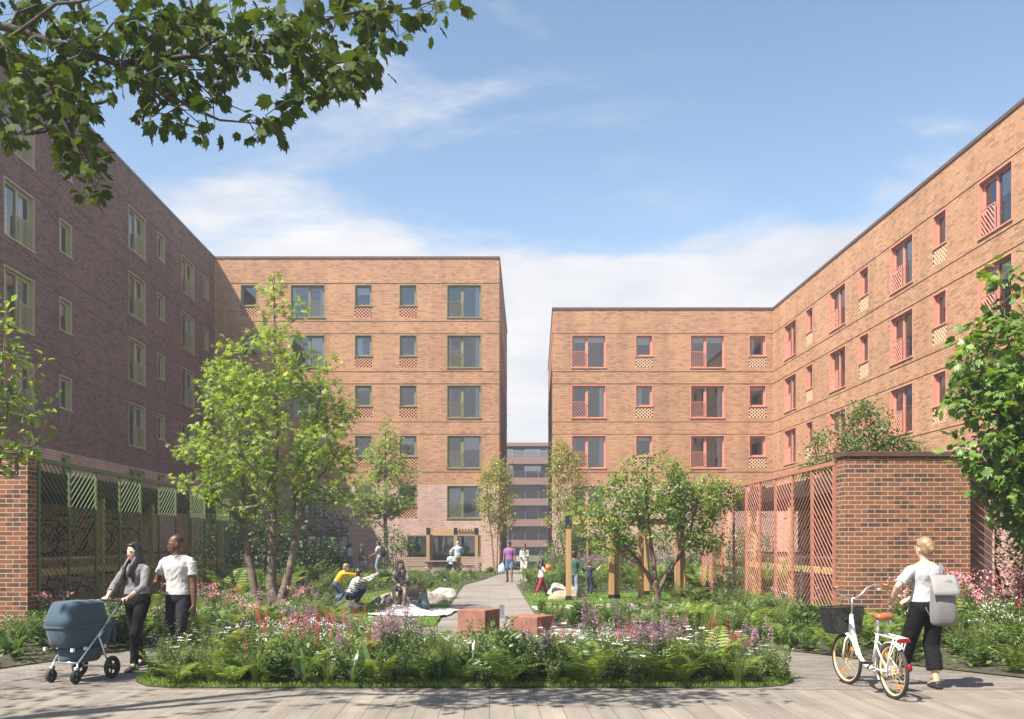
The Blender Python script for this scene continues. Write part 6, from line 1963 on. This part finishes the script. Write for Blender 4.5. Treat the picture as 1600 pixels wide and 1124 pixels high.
    if st in ('long', 'halflong'):
        dn = V((0, 0, -1)); ln = .36 if st == 'long' else .20
        for i in range(17):
            a = R_(48 + (312 - 48) * i / 16); fx, fy = math.sin(a), math.cos(a); fr_ = max(0.0, fy)
            p0 = Hp(fx * .066, -.024 + fy * .06, .05); p1 = Hp(fx * .082, -.028 + fy * .078, -.07)
            l_ = ln * random.uniform(.88, 1.08) * hs * (.80 if fy > .25 else 1)
            if fy > -.25: o2 = hfw * (.06 + .03 * fr_) + hsd * (fx * .004); o3 = hfw * (.10 + .02 * fr_) - hsd * (fx * .012)
            else: o2 = -hfw * .035 + hsd * (fx * .02); o3 = -hfw * .035 + hsd * (fx * .03)
            p2 = p1 + dn * (l_ * .42) + o2; p3 = p1 + dn * (l_ * .78) + o3; p4 = p1 + dn * l_ + o3
            h.tube([p0, p1, p2, p3, p4], [.024 * hs, .028 * hs, .030 * hs, .026 * hs, .010 * hs], 8)
    if st == 'bun':
        h.sph(Hp(0, -.118, -.012), [x * hs for x in (.036, .03, .034)], 12, 8, Hm)
        h.sph(Hp(.0, -.085, .02), [x * hs for x in (.062, .05, .06)], 12, 8, Hm)
    if st == 'pony':
        h.tube([Hp(0, -.10, .05), Hp(0, -.15, .0), Hp(0, -.155, -.12), Hp(0, -.13, -.22)], [.03, .034, .03, .012], 10)
    if st == 'cap':
        pass
    if h is not None:
        # keep the face clear: nothing below the hairline in front
        o = remesh(h, 'hair', hm, t, vox * .8, 3, .0015 if st != 'buzz' else 0, 40)
    if st == 'cap':
        c_ = MB(); c_.sph(Hp(0, -.015, .06), [x * hs for x in (.089, .104, .085)], 20, 12, Hm); c_.loft([(Hp(0, .07, .062), Hm @ V((.07, 0, 0)), Hm @ V((0, .0, .006))), (Hp(0, .15, .052), Hm @ V((.05, 0, 0)), Hm @ V((0, 0, .005)))], 14)
        remesh(c_, 'cap', M['c_navy'], t, vox * .8, 2)
    # ---- top
    tm, sl = top; c = MB(); fold = .005 if fine else 0
    s1 = prof[-1][0] - .008 - neckline
    low = {'shirt': .0}.get(sl, 0)
    if sl == 'dress': torso(c, -.10, s1, .016)
    else:
        torso(c, .055 - hem if sl != 'tucked' else .09, s1, .017, lambda s: 1.35 if s < .2 else 1.0)
    for nm, j in J.items():
        c.sph(j['sh'] - sdS * (j['s'] * .018) - up1 * .004, .056 * m_ar, 14, 9)
        if sl in ('long', 'dress', 'tucked', 'rolled'):
            c.cone(j['sh'], j['el'], .058 * m_ar, .049 * m_ar, 14); c.sph(j['el'], .049 * m_ar, 12, 8)
            en = j['el'].lerp(j['wr'], .95 if sl != 'rolled' and sl != 'tucked' else .55); c.cone(j['el'], en, .05 * m_ar, .040 * m_ar, 14)
            if sl in ('rolled', 'tucked'): c.cone(j['el'].lerp(j['wr'], .47), en, .049 * m_ar, .049 * m_ar, 14)
        elif sl == 'half': c.cone(j['sh'], j['sh'].lerp(j['el'], .85), .058 * m_ar, .058 * m_ar, 14)
        elif sl == 'short': c.cone(j['sh'], j['sh'].lerp(j['el'], .60), .055 * m_ar, .055 * m_ar, 14)
    remesh(c, 'dress' if sl == 'dress' else 'top', M[tm], t, vox, 2, fold)
    # ---- bottom
    bm_, bk = bottom; c = MB()
    if bk == 'skirt' or sl == 'dress':
        for nm, j in J.items():
            c.sph(j['hip'], .104, 14, 9); c.cone(j['hip'], j['hip'].lerp(j['kn'], .92), .105, .092, 16)
        torso(c, -.10, .12, .02)
        a = [J[n_]['hip'].lerp(J[n_]['kn'], .9) for n_ in 'lr']; m0 = (J['l']['hip'] + J['r']['hip']) / 2; m1 = (a[0] + a[1]) / 2; c.cone(m0, m1, .095, .075, 14)
        remesh(c, 'skirt', M[tm if sl == 'dress' else bm_], t, vox, 3, fold)
    else:
        torso(c, -.10, .115 if sl != 'tucked' else .13, .014)
        for nm, j in J.items():
            c.sph(j['hip'], .099 * lg, 14, 9)
            fl = {'trousers': (.078, .062, .97), 'wide': (.085, .078, .99), 'crop': (.088, .086, .70), 'shorts': (.085, .085, -.1), 'slim': (.066, .050, .96)}[bk]
            if bk == 'shorts': c.cone(j['hip'], j['hip'].lerp(j['kn'], .85), .098, .088, 16)
            else:
                c.cone(j['hip'], j['kn'], .097 * lg, fl[0] * lg, 16); c.sph(j['kn'], fl[0] * lg * .98, 12, 8); c.cone(j['kn'], j['kn'].lerp(j['an'], fl[2]), fl[0] * lg, fl[1], 16)
        remesh(c, 'shorts' if bk == 'shorts' else 'trousers', M[bm_], t, vox, 3, fold)
    # ---- shoes
    for nm, j in J.items():
        tf = j['toe']; sd = tf.cross(V((0, 0, 1))).normalized(); upf = sd.cross(tf).normalized(); a = j['an']
        z = lambda d, u: a + tf * d + upf * u
        c = MB()
        c.loft([(z(-.07, -.045), sd * .026, upf * .034), (z(-.055, -.04), sd * .036, upf * .044), (z(.0, -.038), sd * .041, upf * .046), (z(.06, -.05), sd * .045, upf * .036), (z(.12, -.06), sd * .048, upf * .026), (z(.165, -.065), sd * .04, upf * .019), (z(.185, -.068), sd * .02, upf * .012)], 16, 2.6)
        if shoes != 'shoe_flat': c.cone(z(-.012, -.03), z(-.01, .03), .048, .044, 14)
        remesh(c, 'shoe', M['shoe' if shoes == 'shoe_flat' else shoes], t, max(.008, vox * .7), 2)
    for ch in t.children: pass
    t.scale = (k, k, k)
    t['joints'] = 0
    del t['joints']
    return t, J, spine, fr


def on_person(t, v):
    """a point in a person's local frame, in the world."""
    m = Matrix.Translation(t.location) @ Matrix.Rotation(t.rotation_euler.z, 4, 'Z') @ Matrix.Diagonal((*t.scale, 1))
    return m @ V(v)


def face(dx, dy): return math.atan2(-dx, dy)


FV = 0.0085
# the couple with the pram
PW, *_ = person('woman with long black hair in a grey blouse pushing the pram', (-4.62, 12.0, .004), R_(160), 1.66, 'f', 'sk_mid', ('long', 'h_black'), ('c_grey', 'tucked'), ('c_black', 'slim'), 'shoe_navy',
       lean=(0, .06, 1), hands=dict(l=(-.17, .36, .99), r=(.17, .36, .99)), elbows=dict(l=(-1, -.5, -.5), r=(1, -.5, -.5)), feet=dict(l=(-.09, .16, .085), r=(.09, -.22, .10)), knees=dict(l=(0, 1, 0), r=(0, 1, 0)),
       palms=dict(l=dict(n=(0, .25, -1), curl=1.5, dir=(.25, .9, -.2)), r=dict(n=(0, .25, -1), curl=1.5, dir=(-.25, .9, -.2))), look=(-.15, -.12), vox=FV, fine=True)
PM, *_ = person('man in a white T-shirt and dark trousers walking beside the pram', (-4.14, 12.2, .004), R_(160), 1.74, 'm', 'sk_dark', ('buzz', 'h_buzz'), ('c_white', 'short'), ('c_char', 'trousers'), 'shoe',
       lean=(0, .05, 1), twist=.12, hands=dict(l=(-.25, .02, .80), r=(.32, .20, .92)), elbows=dict(l=(-.5, -1, 0), r=(.6, -1, 0)), feet=dict(l=(-.1, .2, .085), r=(.1, -.18, .10)), look=(-.75, -.1), vox=FV, fine=True, hem=.03)
# the woman with the bicycle (seen from behind)
WB, *_ = person('blonde woman with her hair in a bun wheeling the white bicycle', (4.98, 10.42, .004), R_(4), 1.71, 'f', 'sk_light', ('bun', 'h_blond'), ('c_offwhite', 'half'), ('c_black', 'crop'), 'shoe_flat',
       lean=(-.03, .02, 1), hands=dict(l=(-.36, .10, .97), r=(-.08, .24, 1.0)), elbows=dict(l=(-1, -.9, -.2), r=(1, .1, -.4)), feet=dict(l=(-.16, .34, .09), r=(.10, -.02, .085)), toes=dict(r=(.1, 1, 0), l=(-.1, 1, 0)),
       palms=dict(l=dict(n=(.5, .6, -.6), curl=1.1), r=dict(n=(-.2, .5, -.8), curl=1.1)), look=(.28, -.06), vox=FV, fine=True, neckline=.045)
# her rucksack
bp = thing('rucksack', 'pale grey canvas rucksack hanging from the shoulder of the woman with the bicycle', 'rucksack', (5.06, 10.21, 1.0), R_(-6))
c = MB(); puff(c, [((0, 0, -.27), (.10, 0, 0), (0, .06, 0)), ((0, 0, -.25), (.135, 0, 0), (0, .085, 0)), ((0, 0, -.10), (.145, 0, 0), (0, .095, 0)), ((0, .0, .10), (.125, 0, 0), (0, .08, 0)), ((0, .0, .215), (.108, 0, 0), (0, .06, 0)), ((0, 0, .255), (.09, 0, 0), (0, .045, 0))], 26, 3.0)
o = c.build('bag_body', M['c_bag'], bp, True); crumple(o, .022, 8); subsurf(o)
c = MB(); vs_ = []
for j in range(9):
    for i in range(9):
        u = i / 8 - .5; v_ = j / 8
        vs_.append((u * .27 * (1 + .06 * v_), .06 - .185 * v_ - .006 * math.cos(u * 5), .292 - .20 * v_ * v_ - .02 * v_ + .012))
c.add(vs_, [(j * 9 + i, j * 9 + i + 1, (j + 1) * 9 + i + 1, (j + 1) * 9 + i) for j in range(8) for i in range(8)])
o = c.build('flap', M['c_tote'], bp, True); so_ = o.modifiers.new('thickness', 'SOLIDIFY'); so_.thickness = .008
c = MB(); c.tube([(.0, .06, .24), (.02, .09, .32), (.03, .12, .40), (.02, .20, .44)], .012, 8); c.tube([(-.11, .02, -.2), (-.16, .06, -.08), (-.15, .1, .08), (-.06, .1, .2)], .005, 6); c.build('strap', M['c_bag'], bp, True)

# picnic group
person('woman with long dark hair in a grey dress sitting on the long boulder', (-2.38, 24.42, .02), R_(178), 1.60, 'f', 'sk_mid', ('halflong', 'h_dark'), ('c_taupe', 'dress'), ('c_taupe', 'skirt'), 'shoe_white',
       pelvis=(0, -.12, .50), lean=(0, .10, 1), hands=dict(l=(-.03, .22, .60), r=(.05, .24, .58)), elbows=dict(l=(-1, -.2, -.3), r=(1, -.2, -.3)), feet=dict(l=(-.13, .36, .085), r=(.11, .34, .085)), knees=dict(l=(-.25, 1, .5), r=(.25, 1, .5)), look=(.25, -.32), vox=.013, fine=True)
person('girl with long light brown hair sitting on the white blanket', (-1.55, 22.1, .05), R_(58), 1.25, 'f', 'sk_light', ('long', 'h_brown'), ('c_slate', 'half'), ('c_slate', 'trousers'), 'shoe_white', child=True,
       pelvis=(0, 0, .13), lean=(0, .25, 1), hands=dict(l=(-.1, .42, .3), r=(.12, .45, .28)), feet=dict(l=(.16, .38, .09), r=(-.12, .42, .09)), knees=dict(l=(-1, .4, .35), r=(1, .4, .35)), look=(.1, -.45), vox=.013)
person('blond toddler in a brown top leaning against the girl on the blanket', (-1.95, 22.55, .05), R_(200), .98, 'f', 'sk_light', ('short', 'h_blond'), ('c_taupe', 'long'), ('c_khaki', 'trousers'), 'shoe_white', child=True,
       pelvis=(0, 0, .30), lean=(0, .12, 1), hands=dict(l=(-.15, .35, .5), r=(.1, .4, .5)), feet=dict(l=(-.15, .42, .09), r=(.15, .42, .09)), knees=dict(l=(-.3, .6, 1), r=(.3, .6, 1)), look=(.4, -.3), vox=.014)
person('crouching person in a black and white striped jumper holding up a camera', (-3.62, 24.3, .02), R_(-62), 1.66, 'm', 'sk_light', ('short', 'h_dark'), ('c_stripe', 'long'), ('c_navy', 'trousers'), 'shoe',
       pelvis=(0, -.1, .26), lean=(0, .52, 1), chest=(0, .62, 1), hands=dict(l=(-.05, .62, .80), r=(.08, .62, .78)), elbows=dict(l=(-.7, .1, -1), r=(.7, .1, -1)), feet=dict(l=(-.15, .18, .085), r=(.15, .02, .10)), knees=dict(l=(-.3, 1, .6), r=(.3, 1, .5)), look=(0, .25), vox=.013)
person('blond child in a yellow jumper hugging the striped person from behind', (-4.05, 24.35, .02), R_(-66), 1.22, 'm', 'sk_light', ('short', 'h_blond'), ('c_yellow', 'long'), ('c_denim', 'trousers'), 'shoe', child=True,
       pelvis=(0, -.05, .80), lean=(0, .62, 1), chest=(0, .80, 1), hands=dict(l=(-.08, .92, 1.12), r=(.10, .94, 1.10)), elbows=dict(l=(-1, .1, -.4), r=(1, .1, -.4)), feet=dict(l=(-.1, -.14, .09), r=(.1, -.05, .09)), look=(0, -.2), vox=.013)
cm = thing('camera', 'small dark camera held by the person in the striped jumper', 'camera', (-3.02, 24.66, .83), R_(-62))
c = MB(); c.box(-.055, .055, -.03, .03, -.035, .035); c.build('camera_body', M['black'], cm); c = MB(); c.tube([(0, .03, 0), (0, .085, 0)], .028, 14); c.build('lens', M['black'], cm, True)

# children on the right lawn
CB, *_ = person('child in a white T-shirt and crimson trousers holding up an orange ball', (1.60, 28.3, .02), R_(-72), 1.12, 'f', 'sk_brown', ('halflong', 'h_dark'), ('c_white', 'half'), ('c_crimson', 'crop'), 'shoe_tan', child=True, hem=.10,
       hands=dict(l=(-.02, .26, 1.28), r=(.14, .28, 1.30)), elbows=dict(l=(-.5, .3, -1), r=(.5, .3, -1)), feet=dict(l=(-.07, .30, .085), r=(.07, -.30, .10)), vox=.014)
p_ = on_person(CB, (.06, .31, 1.36))
mb = MB(); mb.sph((0, 0, 0), .105, 24, 16); o = mb.build('ball', M['ball'], None, True); o.location = p_; tag(o, 'orange ball held up by the child in crimson trousers', 'ball')
person('boy in a dark green jumper and grey jeans behind the first pergola post', (2.56, 27.7, .02), R_(-20), 1.36, 'm', 'sk_brown', ('short', 'h_dark'), ('c_dgreen', 'long'), ('c_gjean', 'trousers'), 'shoe_white', child=True, hem=.08,
       hands=dict(l=(-.22, .1, .85), r=(.32, .26, .98)), feet=dict(l=(-.1, .12, .085), r=(.1, -.15, .09)), look=(-.3, 0), vox=.014)
person('small boy in navy pointing to the right with a raised arm', (3.2, 29.4, .02), R_(-35), 1.05, 'm', 'sk_light', ('short', 'h_brown'), ('c_navy', 'short'), ('c_navy', 'trousers'), 'shoe', child=True, hem=.06,
       hands=dict(l=(-.34, .16, 1.12), r=(.50, .30, 1.48)), elbows=dict(l=(-.5, -1, -.5), r=(0, -.2, -1)), palms=dict(r=dict(curl=.2)), feet=dict(l=(-.1, .02, .085), r=(.1, -.02, .085)), look=(-.5, 0), vox=.014)
# couple on the path
person('man in a purple polo shirt, shorts and cap carrying a bag on the path', (.86, 39.3, .01), R_(172), 1.72, 'm', 'sk_brown', ('cap', 'h_black'), ('c_purple', 'short'), ('c_denim', 'shorts'), 'shoe', hem=.04,
       hands=dict(l=(-.26, .05, .82), r=(.27, .05, .80)), feet=dict(l=(-.1, .12, .085), r=(.1, -.1, .09)), vox=.017)
person('woman in a pale jacket and white trousers walking beside the man in purple', (1.58, 41.6, .01), R_(168), 1.66, 'f', 'sk_brown', ('halflong', 'h_brown'), ('c_pale', 'rolled'), ('c_cream', 'wide'), 'shoe_white', hem=.05,
       hands=dict(l=(-.12, .28, 1.08), r=(.1, .28, 1.05)), feet=dict(l=(-.09, .14, .085), r=(.09, -.12, .09)), look=(-.3, 0), vox=.017)
# three talking on the terrace
person('woman with dark tied hair in a white top and jeans, first of the three talking', (-7.08, 46.2, .01), R_(-75), 1.68, 'f', 'sk_brown', ('pony', 'h_black'), ('c_cream', 'tucked'), ('c_denim', 'wide'), 'shoe', hands=dict(l=(-.2, .15, .95), r=(.2, .14, .95)), vox=.018)
WT, *_ = person('woman in a dark green dress carrying a pale tote bag, middle of the three talking', (-6.45, 46.0, .01), R_(-100), 1.64, 'f', 'sk_brown', ('halflong', 'h_dark'), ('c_green', 'sleeveless'), ('c_green', 'skirt'), 'shoe', hands=dict(l=(-.16, .32, 1.0), r=(.26, .24, .98)), vox=.018)
MRS, *_ = person('man in a white T-shirt and grey jeans with a rucksack, facing the two women', (-5.56, 46.0, .01), R_(80), 1.76, 'm', 'sk_brown', ('short', 'h_black'), ('c_white', 'short'), ('c_gjean', 'trousers'), 'shoe', hem=.05, hands=dict(l=(-.14, .36, 1.02), r=(.24, .1, .84)), vox=.018)
tb = thing('tote_bag', 'pale canvas tote bag hanging from the arm of the woman in green', 'bag', (-6.31, 45.72, .60))
c = MB(); puff(c, [((0, 0, -.2), (.17, 0, 0), (0, .05, 0)), ((0, 0, 0), (.18, 0, 0), (0, .06, 0)), ((0, 0, .2), (.165, 0, 0), (0, .03, 0))], 20, 3); c.build('bag_body', M['c_tote'], tb, True)
for s in (-1, 1):
    c = MB(); c.tube([(-.08, s * .025, .19), (-.06, s * .02, .36), (0, s * .01, .42), (.06, s * .02, .36), (.08, s * .025, .19)], .009, 6); c.build('handle', M['c_tote'], tb, True)
rb = thing('rucksack', 'dark rucksack on the back of the man facing the two women', 'rucksack', (-5.34, 46.04, 1.22), R_(80))
c = MB(); puff(c, [((0, 0, -.24), (.13, 0, 0), (0, .07, 0)), ((0, -.02, 0), (.145, 0, 0), (0, .10, 0)), ((0, 0, .22), (.11, 0, 0), (0, .06, 0))], 20, 3); c.build('bag_body', M['c_char'], rb, True)
c = MB()
for s in (-1, 1): c.tube([(s * .09, .05, .2), (s * .10, .16, .26), (s * .12, .30, .15), (s * .12, .28, -.05), (s * .11, .08, -.18)], .014, 6)
c.build('strap', M['c_char'], rb, True)
# pair at the table
person('man in a light blue shirt and khaki trousers standing at the table', (-1.68, 48.3, .01), R_(20), 1.76, 'm', 'sk_mid', ('buzz', 'h_grey'), ('c_lblue', 'rolled'), ('c_khaki', 'trousers'), 'shoe_tan', hands=dict(l=(-.1, .26, 1.16), r=(.1, .28, 1.14)), elbows=dict(l=(-1, 0, -.4), r=(1, 0, -.4)), vox=.018)
person('person in a bright blue top sitting at the table', (-2.02, 48.75, .01), R_(160), 1.6, 'f', 'sk_light', ('buzz', 'h_grey'), ('c_cyan', 'long'), ('c_denim', 'trousers'), 'shoe', pelvis=(0, 0, .55), lean=(0, .18, 1), hands=dict(l=(-.1, .38, .80), r=(.12, .38, .80)), feet=dict(l=(-.1, .42, .085), r=(.1, .42, .085)), knees=dict(l=(0, 1, .6), r=(0, 1, .6)), vox=.018)
sb2 = thing('stool', 'low timber stool under the person in blue at the table', 'stool', (-2.02, 48.75, .01))
mb = MB(); mb.box(-.2, .2, -.18, .18, .40, .44); mb.build('seat', M['bench'], sb2)
for sx in (-1, 1):
    for sy in (-1, 1):
        mb = MB(); mb.bar((sx * .16, sy * .14, 0), (sx * .15, sy * .13, .40), .04, .04); mb.build('leg', M['bench'], sb2)
# the bag of the man in purple
pbg = thing('carrier_bag', 'pale blue carrier bag held by the man in purple', 'bag', (.52, 39.15, .62))
c = MB(); puff(c, [((0, 0, -.28), (.12, 0, 0), (0, .08, 0)), ((0, 0, -.1), (.17, 0, 0), (0, .11, 0)), ((0, 0, .1), (.12, 0, 0), (0, .07, 0)), ((.02, 0, .2), (.03, 0, 0), (0, .02, 0))], 20, 2.2); o = c.build('bag_body', M['c_lblue'], pbg, True); crumple(o, .02, 9)
c = MB(); c.tube([(.02, 0, .18), (.04, .02, .26), (.08, .03, .22)], .008, 6); c.build('handle', M['c_lblue'], pbg, True)
# a resident standing at an upper window of the left building's end wall
person('resident in a pale shirt standing at a fourth floor window', (-2.1, 57.6, 12.45), R_(170), 1.72, 'm', 'sk_mid', ('short', 'h_dark'), ('c_lblue', 'long'), ('c_navy', 'trousers'), 'shoe', vox=.02)

bpy.data.scenes.remove(TS)
